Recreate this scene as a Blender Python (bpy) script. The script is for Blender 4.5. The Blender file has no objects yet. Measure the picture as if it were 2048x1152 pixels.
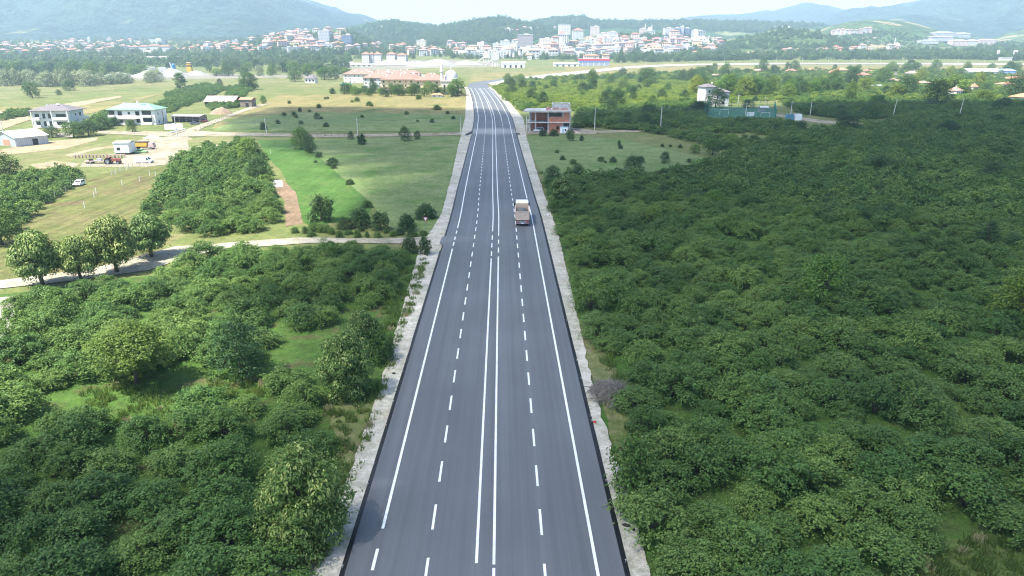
import bpy, bmesh, math, random
import numpy as np
from mathutils import Vector, Matrix, noise
from mathutils.bvhtree import BVHTree
from mathutils.geometry import tessellate_polygon

R = math.radians
scene = bpy.context.scene
COL = scene.collection
random.seed(11)

# ------------------------------------------------------------------ camera
PITCH, YAW, CAMH, FPX = R(19.04), R(0.913), 34.0, 1365.3
cam_data = bpy.data.cameras.new('camera')
cam_data.sensor_width = 36.0
cam_data.lens = 24.0
cam_data.clip_start = 0.5
cam_data.clip_end = 20000.0
cam = bpy.data.objects.new('camera', cam_data)
cam.location = (0, 0, CAMH)
cam.rotation_euler = (math.pi / 2 - PITCH, 0, -YAW)
COL.objects.link(cam)
scene.camera = cam

# ------------------------------------------------------------------ sky, sun, exposure
SUN_EL = R(60)
SUN_DIR = Vector((-0.86 * math.cos(SUN_EL), -0.51 * math.cos(SUN_EL), math.sin(SUN_EL))).normalized()
SUN_ROT = math.atan2(SUN_DIR.x, SUN_DIR.y)
world = bpy.data.worlds.new('World')
scene.world = world
world.use_nodes = True
wn = world.node_tree
bg = wn.nodes['Background']
sky = wn.nodes.new('ShaderNodeTexSky')
sky.sky_type = 'NISHITA'
sky.sun_disc = False
sky.sun_elevation = SUN_EL
sky.sun_rotation = SUN_ROT
sky.altitude = 150
sky.air_density = 1.0
sky.dust_density = 1.1
sky.ozone_density = 2.2
wn.links.new(sky.outputs[0], bg.inputs[0])
bg.inputs[1].default_value = 0.115
sun_d = bpy.data.lights.new('sun', 'SUN')
sun_d.energy = 5.0
sun_d.angle = R(0.5)
sun_d.color = (1.0, 0.955, 0.88)
sun = bpy.data.objects.new('sun', sun_d)
sun.rotation_euler = SUN_DIR.to_track_quat('Z', 'Y').to_euler()
sun.location = (0, 0, 300)
COL.objects.link(sun)
scene.view_settings.view_transform = 'Standard'
scene.view_settings.look = 'None'
scene.view_settings.exposure = 1.58
scene.view_settings.gamma = 1.0
scene.render.engine = 'CYCLES'
scene.cycles.max_bounces = 5
scene.cycles.diffuse_bounces = 3
scene.cycles.glossy_bounces = 2
scene.cycles.transmission_bounces = 3
scene.cycles.transparent_max_bounces = 12
scene.cycles.volume_bounces = 0
scene.cycles.use_denoising = True
scene.cycles.denoiser = 'OPENIMAGEDENOISE'
scene.cycles.denoising_input_passes = 'RGB_ALBEDO_NORMAL'
scene.cycles.denoising_prefilter = 'ACCURATE'
scene.cycles.pixel_filter_type = 'BLACKMAN_HARRIS'
scene.cycles.filter_width = 1.15
scene.cycles.use_adaptive_sampling = False
scene.cycles.sample_clamp_indirect = 2.0
HAZE_DENSITY = 0.0002

# ------------------------------------------------------------------ picture <-> place
FH = Vector((math.sin(YAW), math.cos(YAW), 0))
RT = Vector((math.cos(YAW), -math.sin(YAW), 0))
FW = FH * math.cos(PITCH) + Vector((0, 0, -math.sin(PITCH)))
UPV = FH * math.sin(PITCH) + Vector((0, 0, math.cos(PITCH)))
CAM = Vector((0, 0, CAMH))

def ray(px, py):
    return (FW * FPX + RT * (px - 1024) + UPV * (576 - py)).normalized()

def project(p):
    d = Vector(p) - CAM
    z = d.dot(FW)
    if z < 1:
        return None
    return (1024 + FPX * d.dot(RT) / z, 576 - FPX * d.dot(UPV) / z, z)

PY = [-200, 300, 380, 440, 600, 800, 1000, 1200, 1500, 1700, 2000, 2500, 3500, 9000]
PZ = [0, 0, 2, 3, 3, 4, 8, 14, 27, 38, 50, 72, 105, 170]
KN = [-120 + 20 * i for i in range(72)] + [1400 + 100 * i for i in range(67)]
KZ = np.interp(KN, PY, PZ)

def prof(y):
    return float(np.interp(y, KN, KZ))

TERR = None  # BVH over ground and hills, made below

def G(px, py):
    """where the line of sight through a photo pixel meets the land"""
    d = ray(px, py)
    hit = TERR.ray_cast(CAM, d, 12000)
    if hit[0] is None:
        return CAM + d * 3000
    return hit[0]

def GF(px, py, h=0.0):
    """same, on the plain only, for a surface h above it"""
    d = ray(px, py)
    t = 20.0
    last = t
    while t < 9000:
        p = CAM + d * t
        if p.z <= prof(p.y) + h:
            a, b = last, t
            for _ in range(30):
                m = (a + b) / 2
                q = CAM + d * m
                if q.z <= prof(q.y) + h:
                    b = m
                else:
                    a = m
            return CAM + d * b
        last = t
        t *= 1.01
    return CAM + d * 9000

def land(x, y):
    hit = TERR.ray_cast(Vector((x, y, 2000)), Vector((0, 0, -1)), 4000)
    return hit[0].z if hit[0] else prof(y)

def depth(p):
    return (Vector(p) - CAM).dot(FW)

def in_poly(x, y, poly):
    c = False
    n = len(poly)
    for i in range(n):
        x1, y1 = poly[i][0], poly[i][1]
        x2, y2 = poly[i - 1][0], poly[i - 1][1]
        if (y1 > y) != (y2 > y) and x < (x2 - x1) * (y - y1) / (y2 - y1) + x1:
            c = not c
    return c

# ------------------------------------------------------------------ materials
MATS = {}

def new_mat(name):
    m = bpy.data.materials.new(name)
    m.use_nodes = True
    nt = m.node_tree
    p = nt.nodes['Principled BSDF']
    return m, nt, p

def ramp_mix(nt, fac, a, b, lo=0.35, hi=0.65):
    r = nt.nodes.new('ShaderNodeValToRGB')
    r.color_ramp.elements[0].position = lo
    r.color_ramp.elements[1].position = hi
    r.color_ramp.elements[0].color = (*a, 1)
    r.color_ramp.elements[1].color = (*b, 1)
    nt.links.new(fac, r.inputs[0])
    return r.outputs[0]

def noise_node(nt, vec, scale, detail=4, rough=0.6):
    n = nt.nodes.new('ShaderNodeTexNoise')
    n.inputs['Scale'].default_value = scale
    n.inputs['Detail'].default_value = detail
    n.inputs['Roughness'].default_value = rough
    nt.links.new(vec, n.inputs['Vector'])
    return n.outputs['Fac']

def mixc(nt, fac, a, b, mode='MIX'):
    m = nt.nodes.new('ShaderNodeMix')
    m.data_type = 'RGBA'
    m.blend_type = mode
    for sock, v in ((m.inputs[0], fac), (m.inputs[6], a), (m.inputs[7], b)):
        if isinstance(v, (int, float)):
            sock.default_value = v
        elif isinstance(v, tuple):
            sock.default_value = (*v, 1)
        else:
            nt.links.new(v, sock)
    return m.outputs[2]

def mathn(nt, op, a, b=0.0, clamp=False):
    m = nt.nodes.new('ShaderNodeMath')
    m.operation = op
    m.use_clamp = clamp
    for sock, v in ((m.inputs[0], a), (m.inputs[1], b)):
        if isinstance(v, (int, float)):
            sock.default_value = v
        else:
            nt.links.new(v, sock)
    return m.outputs[0]

def plain(name, c, rough=0.8, var=0.12, scale=1.5, metal=0.0, spec=0.3):
    """paint, concrete, plaster: one colour with faint blotches of wear"""
    if name in MATS:
        return MATS[name]
    m, nt, p = new_mat(name)
    g = nt.nodes.new('ShaderNodeTexCoord')
    f = noise_node(nt, g.outputs['Object'], scale, 5)
    lo = tuple(max(0, x * (1 - var)) for x in c)
    hi = tuple(min(1, x * (1 + var)) for x in c)
    nt.links.new(ramp_mix(nt, f, lo, hi, 0.3, 0.7), p.inputs['Base Color'])
    p.inputs['Roughness'].default_value = rough
    p.inputs['Metallic'].default_value = metal
    p.inputs['Specular IOR Level'].default_value = spec
    MATS[name] = m
    return m

def soil(name, cols, scales=(0.05, 0.6), streak=None, bump=0.25, spots=None):
    """ground covers: two large-scale tones, a finer third, optional mowing/plough streaks"""
    m, nt, p = new_mat(name)
    g = nt.nodes.new('ShaderNodeNewGeometry')
    pos = g.outputs['Position']
    big = noise_node(nt, pos, scales[0], 5, 0.65)
    mid = noise_node(nt, pos, scales[1], 6, 0.7)
    fine = noise_node(nt, pos, 3.5, 4, 0.7)
    c = ramp_mix(nt, big, cols[0], cols[1], 0.38, 0.62)
    c = mixc(nt, ramp_mix(nt, mid, (0, 0, 0), (0.75,) * 3, 0.45, 0.7), c, cols[2])
    if len(cols) > 3:
        b2 = noise_node(nt, pos, scales[0] * 2.7, 3, 0.6)
        c = mixc(nt, ramp_mix(nt, b2, (0, 0, 0), (0.9,) * 3, 0.55, 0.68), c, cols[3])
    if streak:
        ang, sc, amt = streak
        mp = nt.nodes.new('ShaderNodeMapping')
        mp.inputs['Rotation'].default_value = (0, 0, ang)
        mp.inputs['Scale'].default_value = (sc, sc * 0.04, 1)
        nt.links.new(pos, mp.inputs[0])
        st = noise_node(nt, mp.outputs[0], 1.0, 4, 0.7)
        c = mixc(nt, amt, c, ramp_mix(nt, st, (0.45,) * 3, (1.0,) * 3, 0.35, 0.62), 'MULTIPLY')
    if spots:
        v = noise_node(nt, pos, spots[1], 5, 0.75)
        c = mixc(nt, ramp_mix(nt, v, (0, 0, 0), (spots[2],) * 3, spots[3], spots[3] + 0.1), c, spots[0])
    tuft_n = noise_node(nt, pos, 0.9, 6, 0.85)
    c = mixc(nt, 0.8, c, ramp_mix(nt, tuft_n, (0.55, 0.58, 0.5), (1.35, 1.3, 1.3), 0.34, 0.68), 'MULTIPLY')
    clump = noise_node(nt, pos, 0.17, 5, 0.75)
    c = mixc(nt, 0.7, c, ramp_mix(nt, clump, (0.68, 0.74, 0.62), (1.25, 1.2, 1.2), 0.36, 0.66), 'MULTIPLY')
    c = mixc(nt, 0.55, c, ramp_mix(nt, fine, (0.55,) * 3, (1.25,) * 3, 0.3, 0.75), 'MULTIPLY')
    nt.links.new(c, p.inputs['Base Color'])
    p.inputs['Roughness'].default_value = 0.95
    p.inputs['Specular IOR Level'].default_value = 0.15
    if bump:
        b = nt.nodes.new('ShaderNodeBump')
        b.inputs['Strength'].default_value = 1.0
        b.inputs['Distance'].default_value = bump
        nt.links.new(mid, b.inputs['Height'])
        b2 = nt.nodes.new('ShaderNodeBump')
        b2.inputs['Strength'].default_value = 0.8
        b2.inputs['Distance'].default_value = bump * 0.4
        nt.links.new(fine, b2.inputs['Height'])
        nt.links.new(b.outputs[0], b2.inputs['Normal'])
        nt.links.new(b2.outputs[0], p.inputs['Normal'])
    MATS[name] = m
    return m

def leafmat(name, a, b, tip=None, trans=0.22, rough=0.55, objvar=0.35, spec=0.26):
    """leaves: every leaf its own tone, every plant its own, and broad patches over the land"""
    if name in MATS:
        return MATS[name]
    m, nt, p = new_mat(name)
    g = nt.nodes.new('ShaderNodeNewGeometry')
    oi = nt.nodes.new('ShaderNodeObjectInfo')
    c = mixc(nt, g.outputs['Random Per Island'], a, b)
    f = noise_node(nt, g.outputs['Position'], 0.06, 3)
    c = mixc(nt, 0.7, c, ramp_mix(nt, f, (0.72,) * 3, (1.22, 1.18, 1.0), 0.35, 0.65), 'MULTIPLY')
    h = nt.nodes.new('ShaderNodeHueSaturation')
    v = mathn(nt, 'ADD', mathn(nt, 'MULTIPLY', oi.outputs['Random'], objvar), 1 - objvar / 2)
    nt.links.new(v, h.inputs['Value'])
    hv = mathn(nt, 'ADD', mathn(nt, 'MULTIPLY', oi.outputs['Random'], -0.035), 0.515)
    nt.links.new(hv, h.inputs['Hue'])
    nt.links.new(c, h.inputs['Color'])
    c = h.outputs[0]
    nt.links.new(c, p.inputs['Base Color'])
    p.inputs['Roughness'].default_value = rough
    p.inputs['Specular IOR Level'].default_value = spec
    t = nt.nodes.new('ShaderNodeBsdfTranslucent')
    nt.links.new(mixc(nt, 0.5, c, (0.16, 0.26, 0.03)), t.inputs[0])
    mx = nt.nodes.new('ShaderNodeMixShader')
    mx.inputs[0].default_value = trans
    nt.links.new(p.outputs[0], mx.inputs[1])
    nt.links.new(t.outputs[0], mx.inputs[2])
    nt.links.new(mx.outputs[0], nt.nodes['Material Output'].inputs[0])
    MATS[name] = m
    return m

def striped(name, a, b, axis=0, width=0.5, duty=0.5, rough=0.6, metal=0.0):
    """corrugated sheet, planks or bands of windows: stripes along one object axis"""
    if name in MATS:
        return MATS[name]
    m, nt, p = new_mat(name)
    g = nt.nodes.new('ShaderNodeTexCoord')
    s = nt.nodes.new('ShaderNodeSeparateXYZ')
    nt.links.new(g.outputs['Object'], s.inputs[0])
    fr = mathn(nt, 'FRACT', mathn(nt, 'DIVIDE', s.outputs[axis], width))
    c = mixc(nt, mathn(nt, 'LESS_THAN', fr, duty), a, b)
    f = noise_node(nt, g.outputs['Object'], 0.8, 5, 0.7)
    c = mixc(nt, 0.5, c, ramp_mix(nt, f, (0.6,) * 3, (1.1,) * 3, 0.35, 0.65), 'MULTIPLY')
    nt.links.new(c, p.inputs['Base Color'])
    p.inputs['Roughness'].default_value = rough
    p.inputs['Metallic'].default_value = metal
    MATS[name] = m
    return m

def gridded(name, wall, pane, wx, wz, dx=0.5, dz=0.5, off=0.0):
    """far facades: rows and columns of small openings (one pattern inside one wall)"""
    if name in MATS:
        return MATS[name]
    m, nt, p = new_mat(name)
    g = nt.nodes.new('ShaderNodeTexCoord')
    s = nt.nodes.new('ShaderNodeSeparateXYZ')
    nt.links.new(g.outputs['Object'], s.inputs[0])
    u = mathn(nt, 'ADD', s.outputs[0], s.outputs[1])
    fx = mathn(nt, 'LESS_THAN', mathn(nt, 'FRACT', mathn(nt, 'DIVIDE', mathn(nt, 'ADD', u, 500.0), wx)), dx)
    fz = mathn(nt, 'LESS_THAN', mathn(nt, 'FRACT', mathn(nt, 'DIVIDE', mathn(nt, 'ADD', s.outputs[2], off), wz)), dz)
    c = mixc(nt, mathn(nt, 'MULTIPLY', fx, fz), wall, pane)
    f = noise_node(nt, g.outputs['Object'], 0.15, 3)
    c = mixc(nt, 0.35, c, ramp_mix(nt, f, (0.7,) * 3, (1.05,) * 3), 'MULTIPLY')
    nt.links.new(c, p.inputs['Base Color'])
    p.inputs['Roughness'].default_value = 0.7
    MATS[name] = m
    return m

# ------------------------------------------------------------------ object helpers
def tag(o, label=None, cat=None, group=None, kind=None):
    if label:
        o['label'] = label
    if cat:
        o['category'] = cat
    if group:
        o['group'] = group
    if kind:
        o['kind'] = kind
    return o

def thing(name, label, cat, loc=(0, 0, 0), rotz=0.0, group=None):
    o = bpy.data.objects.new(name, None)
    o.empty_display_size = 0.5
    COL.objects.link(o)
    o.location = loc
    o.rotation_euler = (0, 0, rotz)
    return tag(o, label, cat, group)

class MB:
    """collects shapes; build() links them as ONE mesh object"""
    def __init__(s):
        s.v, s.f, s.m = [], [], []

    def add(s, vs, fs, mi=0):
        b = len(s.v)
        s.v += [tuple(v) for v in vs]
        s.f += [tuple(i + b for i in f) for f in fs]
        s.m += [mi] * len(fs)
        return s

    def box(s, c, d, mi=0, rz=0.0, rx=0.0, ry=0.0):
        """c = centre of the bottom face"""
        x, y, z = d[0] / 2, d[1] / 2, d[2]
        vs = [Vector(p) for p in ((-x, -y, 0), (x, -y, 0), (x, y, 0), (-x, y, 0), (-x, -y, z), (x, -y, z), (x, y, z), (-x, y, z))]
        if rz or rx or ry:
            M = Matrix.Rotation(rz, 3, 'Z') @ Matrix.Rotation(ry, 3, 'Y') @ Matrix.Rotation(rx, 3, 'X')
            vs = [M @ v for v in vs]
        vs = [v + Vector(c) for v in vs]
        return s.add(vs, [(3, 2, 1, 0), (4, 5, 6, 7), (0, 1, 5, 4), (1, 2, 6, 5), (2, 3, 7, 6), (3, 0, 4, 7)], mi)

    def prism(s, poly, z0, z1, mi=0):
        n = len(poly)
        vs = [(p[0], p[1], z0) for p in poly] + [(p[0], p[1], z1) for p in poly]
        fs = [tuple(range(n))[::-1], tuple(range(n, 2 * n))]
        fs += [(i, (i + 1) % n, n + (i + 1) % n, n + i) for i in range(n)]
        return s.add(vs, fs, mi)

    def side(s, prof_yz, x0, x1, mi=0, inset=None):
        """a side profile in (y,z) run across x; inset narrows verts above inset[0] by inset[1]"""
        n = len(prof_yz)
        def xx(x, z):
            if inset and z > inset[0]:
                return x - math.copysign(inset[1] * (z - inset[0]), x)
            return x
        vs = [(xx(x0, z), y, z) for y, z in prof_yz] + [(xx(x1, z), y, z) for y, z in prof_yz]
        fs = [tuple(range(n))[::-1], tuple(range(n, 2 * n))]
        fs += [(i, (i + 1) % n, n + (i + 1) % n, n + i) for i in range(n)]
        return s.add(vs, fs, mi)

    def hip(s, c, d, h, over=0.5, ridge=None, mi=0, thick=0.18):
        x, y = d[0] / 2 + over, d[1] / 2 + over
        z = c[2]
        if ridge is None:
            ridge = max(0.0, x - y)
        if x >= y:
            a, b = (-ridge, 0), (ridge, 0)
        else:
            r2 = max(0.0, y - x)
            a, b = (0, -r2), (0, r2)
        vs = [(-x, -y, z - thick), (x, -y, z - thick), (x, y, z - thick), (-x, y, z - thick),
              (-x, -y, z), (x, -y, z), (x, y, z), (-x, y, z), (a[0], a[1], z + h), (b[0], b[1], z + h)]
        vs = [(v[0] + c[0], v[1] + c[1], v[2]) for v in vs]
        fs = [(3, 2, 1, 0), (0, 1, 5, 4), (1, 2, 6, 5), (2, 3, 7, 6), (3, 0, 4, 7)]
        if x >= y:
            fs += [(4, 5, 9, 8), (6, 7, 8, 9), (5, 6, 9), (7, 4, 8)]
        else:
            fs += [(4, 5, 8), (6, 7, 9), (5, 6, 9, 8), (7, 4, 8, 9)]
        return s.add(vs, fs, mi)

    def gable(s, c, d, h, over=0.4, mi=0, thick=0.15):
        """ridge along x"""
        x, y, z = d[0] / 2 + over, d[1] / 2 + over, c[2]
        pr = [(-y, z - thick), (0, z + h - thick), (y, z - thick), (y, z), (0, z + h), (-y, z)]
        vs = [(-x + c[0], p[0] + c[1], p[1]) for p in pr] + [(x + c[0], p[0] + c[1], p[1]) for p in pr]
        fs = [(0, 1, 4, 5), (1, 2, 3, 4), (6, 11, 10, 7), (7, 10, 9, 8), (5, 4, 10, 11), (4, 3, 9, 10), (0, 6, 7, 1), (1, 7, 8, 2), (0, 5, 11, 6), (2, 8, 9, 3)]
        return s.add(vs, fs, mi)

    def tube(s, pts, radii, n=7, mi=0, cap=True):
        pts = [Vector(p) for p in pts]
        if isinstance(radii, (int, float)):
            radii = [radii] * len(pts)
        rings = []
        for i, p in enumerate(pts):
            d = (pts[min(i + 1, len(pts) - 1)] - pts[max(i - 1, 0)]).normalized()
            a = d.orthogonal().normalized() if abs(d.z) < 0.95 else (Vector((1, 0, 0)) - d * d.x).normalized()
            b = d.cross(a)
            rings.append([p + (a * math.cos(2 * math.pi * k / n) + b * math.sin(2 * math.pi * k / n)) * radii[i] for k in range(n)])
        vs = [v for r in rings for v in r]
        fs = []
        for i in range(len(pts) - 1):
            for k in range(n):
                k2 = (k + 1) % n
                fs.append((i * n + k, i * n + k2, (i + 1) * n + k2, (i + 1) * n + k))
        if cap:
            fs.append(tuple(range(n))[::-1])
            fs.append(tuple(range((len(pts) - 1) * n, len(pts) * n)))
        return s.add(vs, fs, mi)

    def lathe(s, c, prof_rz, n=16, mi=0):
        vs, fs = [], []
        for r, z in prof_rz:
            for k in range(n):
                a = 2 * math.pi * k / n
                vs.append((c[0] + r * math.cos(a), c[1] + r * math.sin(a), c[2] + z))
        for i in range(len(prof_rz) - 1):
            for k in range(n):
                k2 = (k + 1) % n
                fs.append((i * n + k, i * n + k2, (i + 1) * n + k2, (i + 1) * n + k))
        fs.append(tuple(range(n))[::-1])
        fs.append(tuple(range((len(prof_rz) - 1) * n, len(prof_rz) * n)))
        return s.add(vs, fs, mi)

    def mesh(s, name, mats, smooth=False):
        me = bpy.data.meshes.new(name)
        me.from_pydata(s.v, [], s.f)
        for m in (mats if isinstance(mats, (list, tuple)) else [mats]):
            me.materials.append(m)
        if any(s.m):
            me.polygons.foreach_set('material_index', s.m)
        if smooth:
            me.polygons.foreach_set('use_smooth', [True] * len(me.polygons))
        me.update()
        return me

    def build(s, name, mats, parent=None, loc=None, rotz=0.0, smooth=False):
        o = bpy.data.objects.new(name, s.mesh(name, mats, smooth))
        COL.objects.link(o)
        if parent is not None:
            o.parent = parent
        if loc is not None:
            o.location = loc
        if rotz:
            o.rotation_euler = (0, 0, rotz)
        return o

KIDS = {}
def copy_tree(root, loc, rotz=0.0, scale=None, label=None, group=None):
    """a copy of a thing with copies of its parts and their sub-parts"""
    r = root.copy()
    COL.objects.link(r)
    r.location = loc
    r.rotation_euler = (0, 0, rotz)
    if scale is not None:
        r.scale = scale if isinstance(scale, (tuple, list)) else (scale,) * 3
    if label:
        r['label'] = label
    if group:
        r['group'] = group
    if root.name not in KIDS:
        KIDS[root.name] = [(c, list(c.children)) for c in root.children]
    for c, subs in KIDS[root.name]:
        k = c.copy()
        COL.objects.link(k)
        k.parent = r
        for s_ in subs:
            d = s_.copy()
            COL.objects.link(d)
            d.parent = k
    return r

def np_mesh(name, V, F, mats, mi=None, smooth=False):
    """V (n,3); F (m,4) quads"""
    me = bpy.data.meshes.new(name)
    V = np.asarray(V, dtype=np.float32)
    F = np.asarray(F, dtype=np.int32)
    k = F.shape[1]
    me.vertices.add(len(V))
    me.vertices.foreach_set('co', V.ravel())
    me.loops.add(F.size)
    me.loops.foreach_set('vertex_index', F.ravel())
    me.polygons.add(len(F))
    me.polygons.foreach_set('loop_start', np.arange(0, F.size, k, dtype=np.int32))
    me.polygons.foreach_set('loop_total', np.full(len(F), k, dtype=np.int32))
    for m in (mats if isinstance(mats, (list, tuple)) else [mats]):
        me.materials.append(m)
    if mi is not None:
        me.polygons.foreach_set('material_index', np.asarray(mi, dtype=np.int32))
    if smooth:
        me.polygons.foreach_set('use_smooth', [True] * len(F))
    me.update(calc_edges=True)
    me.validate()
    return me

# ------------------------------------------------------------------ land: the plain and the hills
m_ground = soil('meadow_green', [(0.125, 0.155, 0.05), (0.17, 0.18, 0.07), (0.09, 0.135, 0.035), (0.21, 0.185, 0.09)], (0.03, 0.35))
def rows_mesh(name, xs, mat):
    V, F = [], []
    for y, z in zip(KN, KZ):
        for x in xs:
            V.append((x, y, float(z)))
    n = len(xs)
    for j in range(len(KN) - 1):
        for i in range(n - 1):
            F.append((j * n + i, j * n + i + 1, (j + 1) * n + i + 1, (j + 1) * n + i))
    return np_mesh(name, V, F, mat)
XS = [-9000, -4000, -2000, -1000, -600, -300, -150, 0, 150, 300, 600, 1000, 2000, 4000, 9000]
ground = bpy.data.objects.new('ground', rows_mesh('ground', XS, m_ground))
COL.objects.link(ground)
tag(ground, kind='structure')

def forest_mat(name, a, b, c, scale, clearing=None, bump=8.0):
    m, nt, p = new_mat(name)
    g = nt.nodes.new('ShaderNodeNewGeometry')
    pos = g.outputs['Position']
    big = noise_node(nt, pos, scale * 0.12, 5, 0.6)
    mid = noise_node(nt, pos, scale, 6, 0.75)
    v = nt.nodes.new('ShaderNodeTexVoronoi')
    v.inputs['Scale'].default_value = scale * 3.2
    nt.links.new(pos, v.inputs['Vector'])
    c1 = ramp_mix(nt, big, a, b, 0.35, 0.65)
    c1 = mixc(nt, 0.9, c1, ramp_mix(nt, mid, (0.3,) * 3, (1.5,) * 3, 0.35, 0.65), 'MULTIPLY')
    if clearing:
        cl = noise_node(nt, pos, clearing[1], 4, 0.55)
        c1 = mixc(nt, ramp_mix(nt, cl, (0, 0, 0), (1,) * 3, clearing[2], clearing[2] + 0.03), c1, clearing[0])
    nt.links.new(c1, p.inputs['Base Color'])
    p.inputs['Roughness'].default_value = 1.0
    p.inputs['Specular IOR Level'].default_value = 0.05
    bp = nt.nodes.new('ShaderNodeBump')
    bp.inputs['Distance'].default_value = bump
    hgt = mathn(nt, 'SUBTRACT', mid, mathn(nt, 'MULTIPLY', v.outputs['Distance'], 0.35))
    nt.links.new(hgt, bp.inputs['Height'])
    nt.links.new(bp.outputs[0], p.inputs['Normal'])
    return m

m_far = forest_mat('haze_blue_forest', (0.026, 0.056, 0.048), (0.05, 0.088, 0.058), None, 0.022, ((0.16, 0.18, 0.08), 0.0035, 0.64), 22)  # blue of the distant haze is mixed into these forest greens
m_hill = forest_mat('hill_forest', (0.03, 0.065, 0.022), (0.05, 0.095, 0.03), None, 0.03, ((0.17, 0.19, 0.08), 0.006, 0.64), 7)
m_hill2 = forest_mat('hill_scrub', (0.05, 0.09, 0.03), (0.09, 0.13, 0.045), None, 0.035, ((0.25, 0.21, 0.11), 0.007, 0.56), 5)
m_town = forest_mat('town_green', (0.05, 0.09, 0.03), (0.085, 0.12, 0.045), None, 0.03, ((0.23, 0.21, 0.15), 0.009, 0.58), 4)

HILLS = {}
def hill(D, wf, wb, sky_px, mat, amp=0.12, step=8, rows=26, seed=0):
    xs = [p[0] for p in sky_px]
    ys = [p[1] for p in sky_px]
    cols = np.arange(xs[0], xs[-1] + 1, step)
    nv = len(cols)
    V, F = [], []
    ts = np.linspace(-1, 1, rows)
    for px in cols:
        py = float(np.interp(px, xs, ys))
        d = ray(px, py)
        k = D / d.y
        P = CAM + d * k
        base = prof(D) - 4
        hgt = max(0.5, P.z - base)
        for t in ts:
            Y = D + (t * wf if t < 0 else t * wb)
            X = P.x * Y / D
            s = math.cos(t * math.pi / 2) ** 1.3 if abs(t) < 1 else 0
            nz = noise.fractal(Vector((X * 0.0021 + seed, Y * 0.0016, seed * 1.7)), 1.0, 2.0, 5)
            nz2 = noise.fractal(Vector((X * 0.012, Y * 0.012, seed)), 0.9, 2.0, 3)
            w = min(1.0, abs(t) * 2.2)
            z = prof(Y) - 4 + hgt * s * (1 + amp * 2.4 * nz * w) + nz2 * min(5.0, hgt * 0.05)
            V.append((X, Y, z))
    for i in range(nv - 1):
        for j in range(rows - 1):
            F.append((i * rows + j, (i + 1) * rows + j, (i + 1) * rows + j + 1, i * rows + j + 1))
    o = bpy.data.objects.new('hill', np_mesh('hill', V, F, mat, smooth=True))
    COL.objects.link(o)
    tag(o, kind='structure')
    return o

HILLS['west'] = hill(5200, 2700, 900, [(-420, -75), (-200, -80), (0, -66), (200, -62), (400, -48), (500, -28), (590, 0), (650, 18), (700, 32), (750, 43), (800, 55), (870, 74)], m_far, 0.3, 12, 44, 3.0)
HILLS['mid'] = hill(2750, 600, 400, [(600, 82), (690, 56), (720, 48), (780, 40), (840, 44), (875, 52), (930, 72)], m_hill, 0.1, 6, 24, 1.0)
HILLS['wood'] = hill(2500, 600, 400, [(815, 84), (845, 64), (870, 53), (930, 42), (970, 36), (1005, 33), (1040, 41), (1080, 52), (1130, 66), (1160, 82)], m_hill, 0.1, 6, 24, 2.0)
HILLS['ridge'] = hill(3100, 700, 500, [(960, 80), (1000, 60), (1060, 42), (1110, 33), (1160, 32), (1200, 41), (1300, 42), (1400, 40), (1500, 41), (1600, 45), (1660, 50), (1740, 66)], m_hill, 0.1, 6, 24, 5.0)
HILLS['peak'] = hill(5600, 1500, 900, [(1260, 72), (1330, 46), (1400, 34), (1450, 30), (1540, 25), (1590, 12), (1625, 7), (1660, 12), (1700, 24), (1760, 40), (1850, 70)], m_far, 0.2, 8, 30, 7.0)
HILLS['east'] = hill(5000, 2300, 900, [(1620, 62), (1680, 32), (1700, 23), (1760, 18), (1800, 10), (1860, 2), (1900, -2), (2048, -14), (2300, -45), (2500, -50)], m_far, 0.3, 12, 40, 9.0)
HILLS['green'] = hill(1900, 420, 300, [(1400, 94), (1440, 84), (1480, 74), (1540, 62), (1570, 58), (1620, 60), (1680, 74), (1740, 94)], m_hill2, 0.1, 6, 24, 11.0)
HILLS['dry'] = hill(2350, 480, 400, [(1560, 86), (1600, 74), (1660, 52), (1700, 44), (1760, 40), (1800, 42), (1850, 53), (1900, 68), (1960, 88)], m_hill2, 0.1, 6, 24, 13.0)
HILLS['knoll'] = hill(2600, 500, 400, [(1950, 90), (1990, 76), (2015, 66), (2050, 60), (2150, 50), (2350, 46), (2450, 60)], m_hill2, 0.1, 8, 20, 15.0)
HILLS['west_town'] = hill(2050, 600, 400, [(380, 98), (440, 92), (490, 82), (560, 68), (620, 58), (665, 57), (700, 66), (740, 84), (770, 96)], m_town, 0.05, 6, 20, 17.0)
HILLS['east_town'] = hill(2050, 560, 400, [(980, 98), (1050, 92), (1120, 82), (1180, 72), (1240, 66), (1300, 65), (1400, 68), (1450, 78), (1500, 92)], m_town, 0.05, 6, 20, 19.0)

tv, tp = [], []
for o in [ground] + list(HILLS.values()):
    b = len(tv)
    tv += [v.co.copy() for v in o.data.vertices]
    tp += [tuple(i + b for i in p.vertices) for p in o.data.polygons]
TERR = BVHTree.FromPolygons(tv, tp)

# ------------------------------------------------------------------ fields, tracks and yards lying on the plain
def rough_edge(pts, amp, seg):
    out = []
    n = len(pts)
    for i in range(n):
        a, b = Vector(pts[i]), Vector(pts[(i + 1) % n])
        L = (b - a).length
        k = max(1, int(L / seg))
        nrm = Vector((-(b - a).y, (b - a).x, 0)).normalized() if L > 0 else Vector()
        for j in range(k):
            p = a.lerp(b, j / k)
            q = noise.noise(p * (0.35 / max(seg, 0.1))) * 0.6 + noise.noise(p * (1.3 / max(seg, 0.1))) * 0.4
            out.append(p + nrm * q * amp)
    return out

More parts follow.
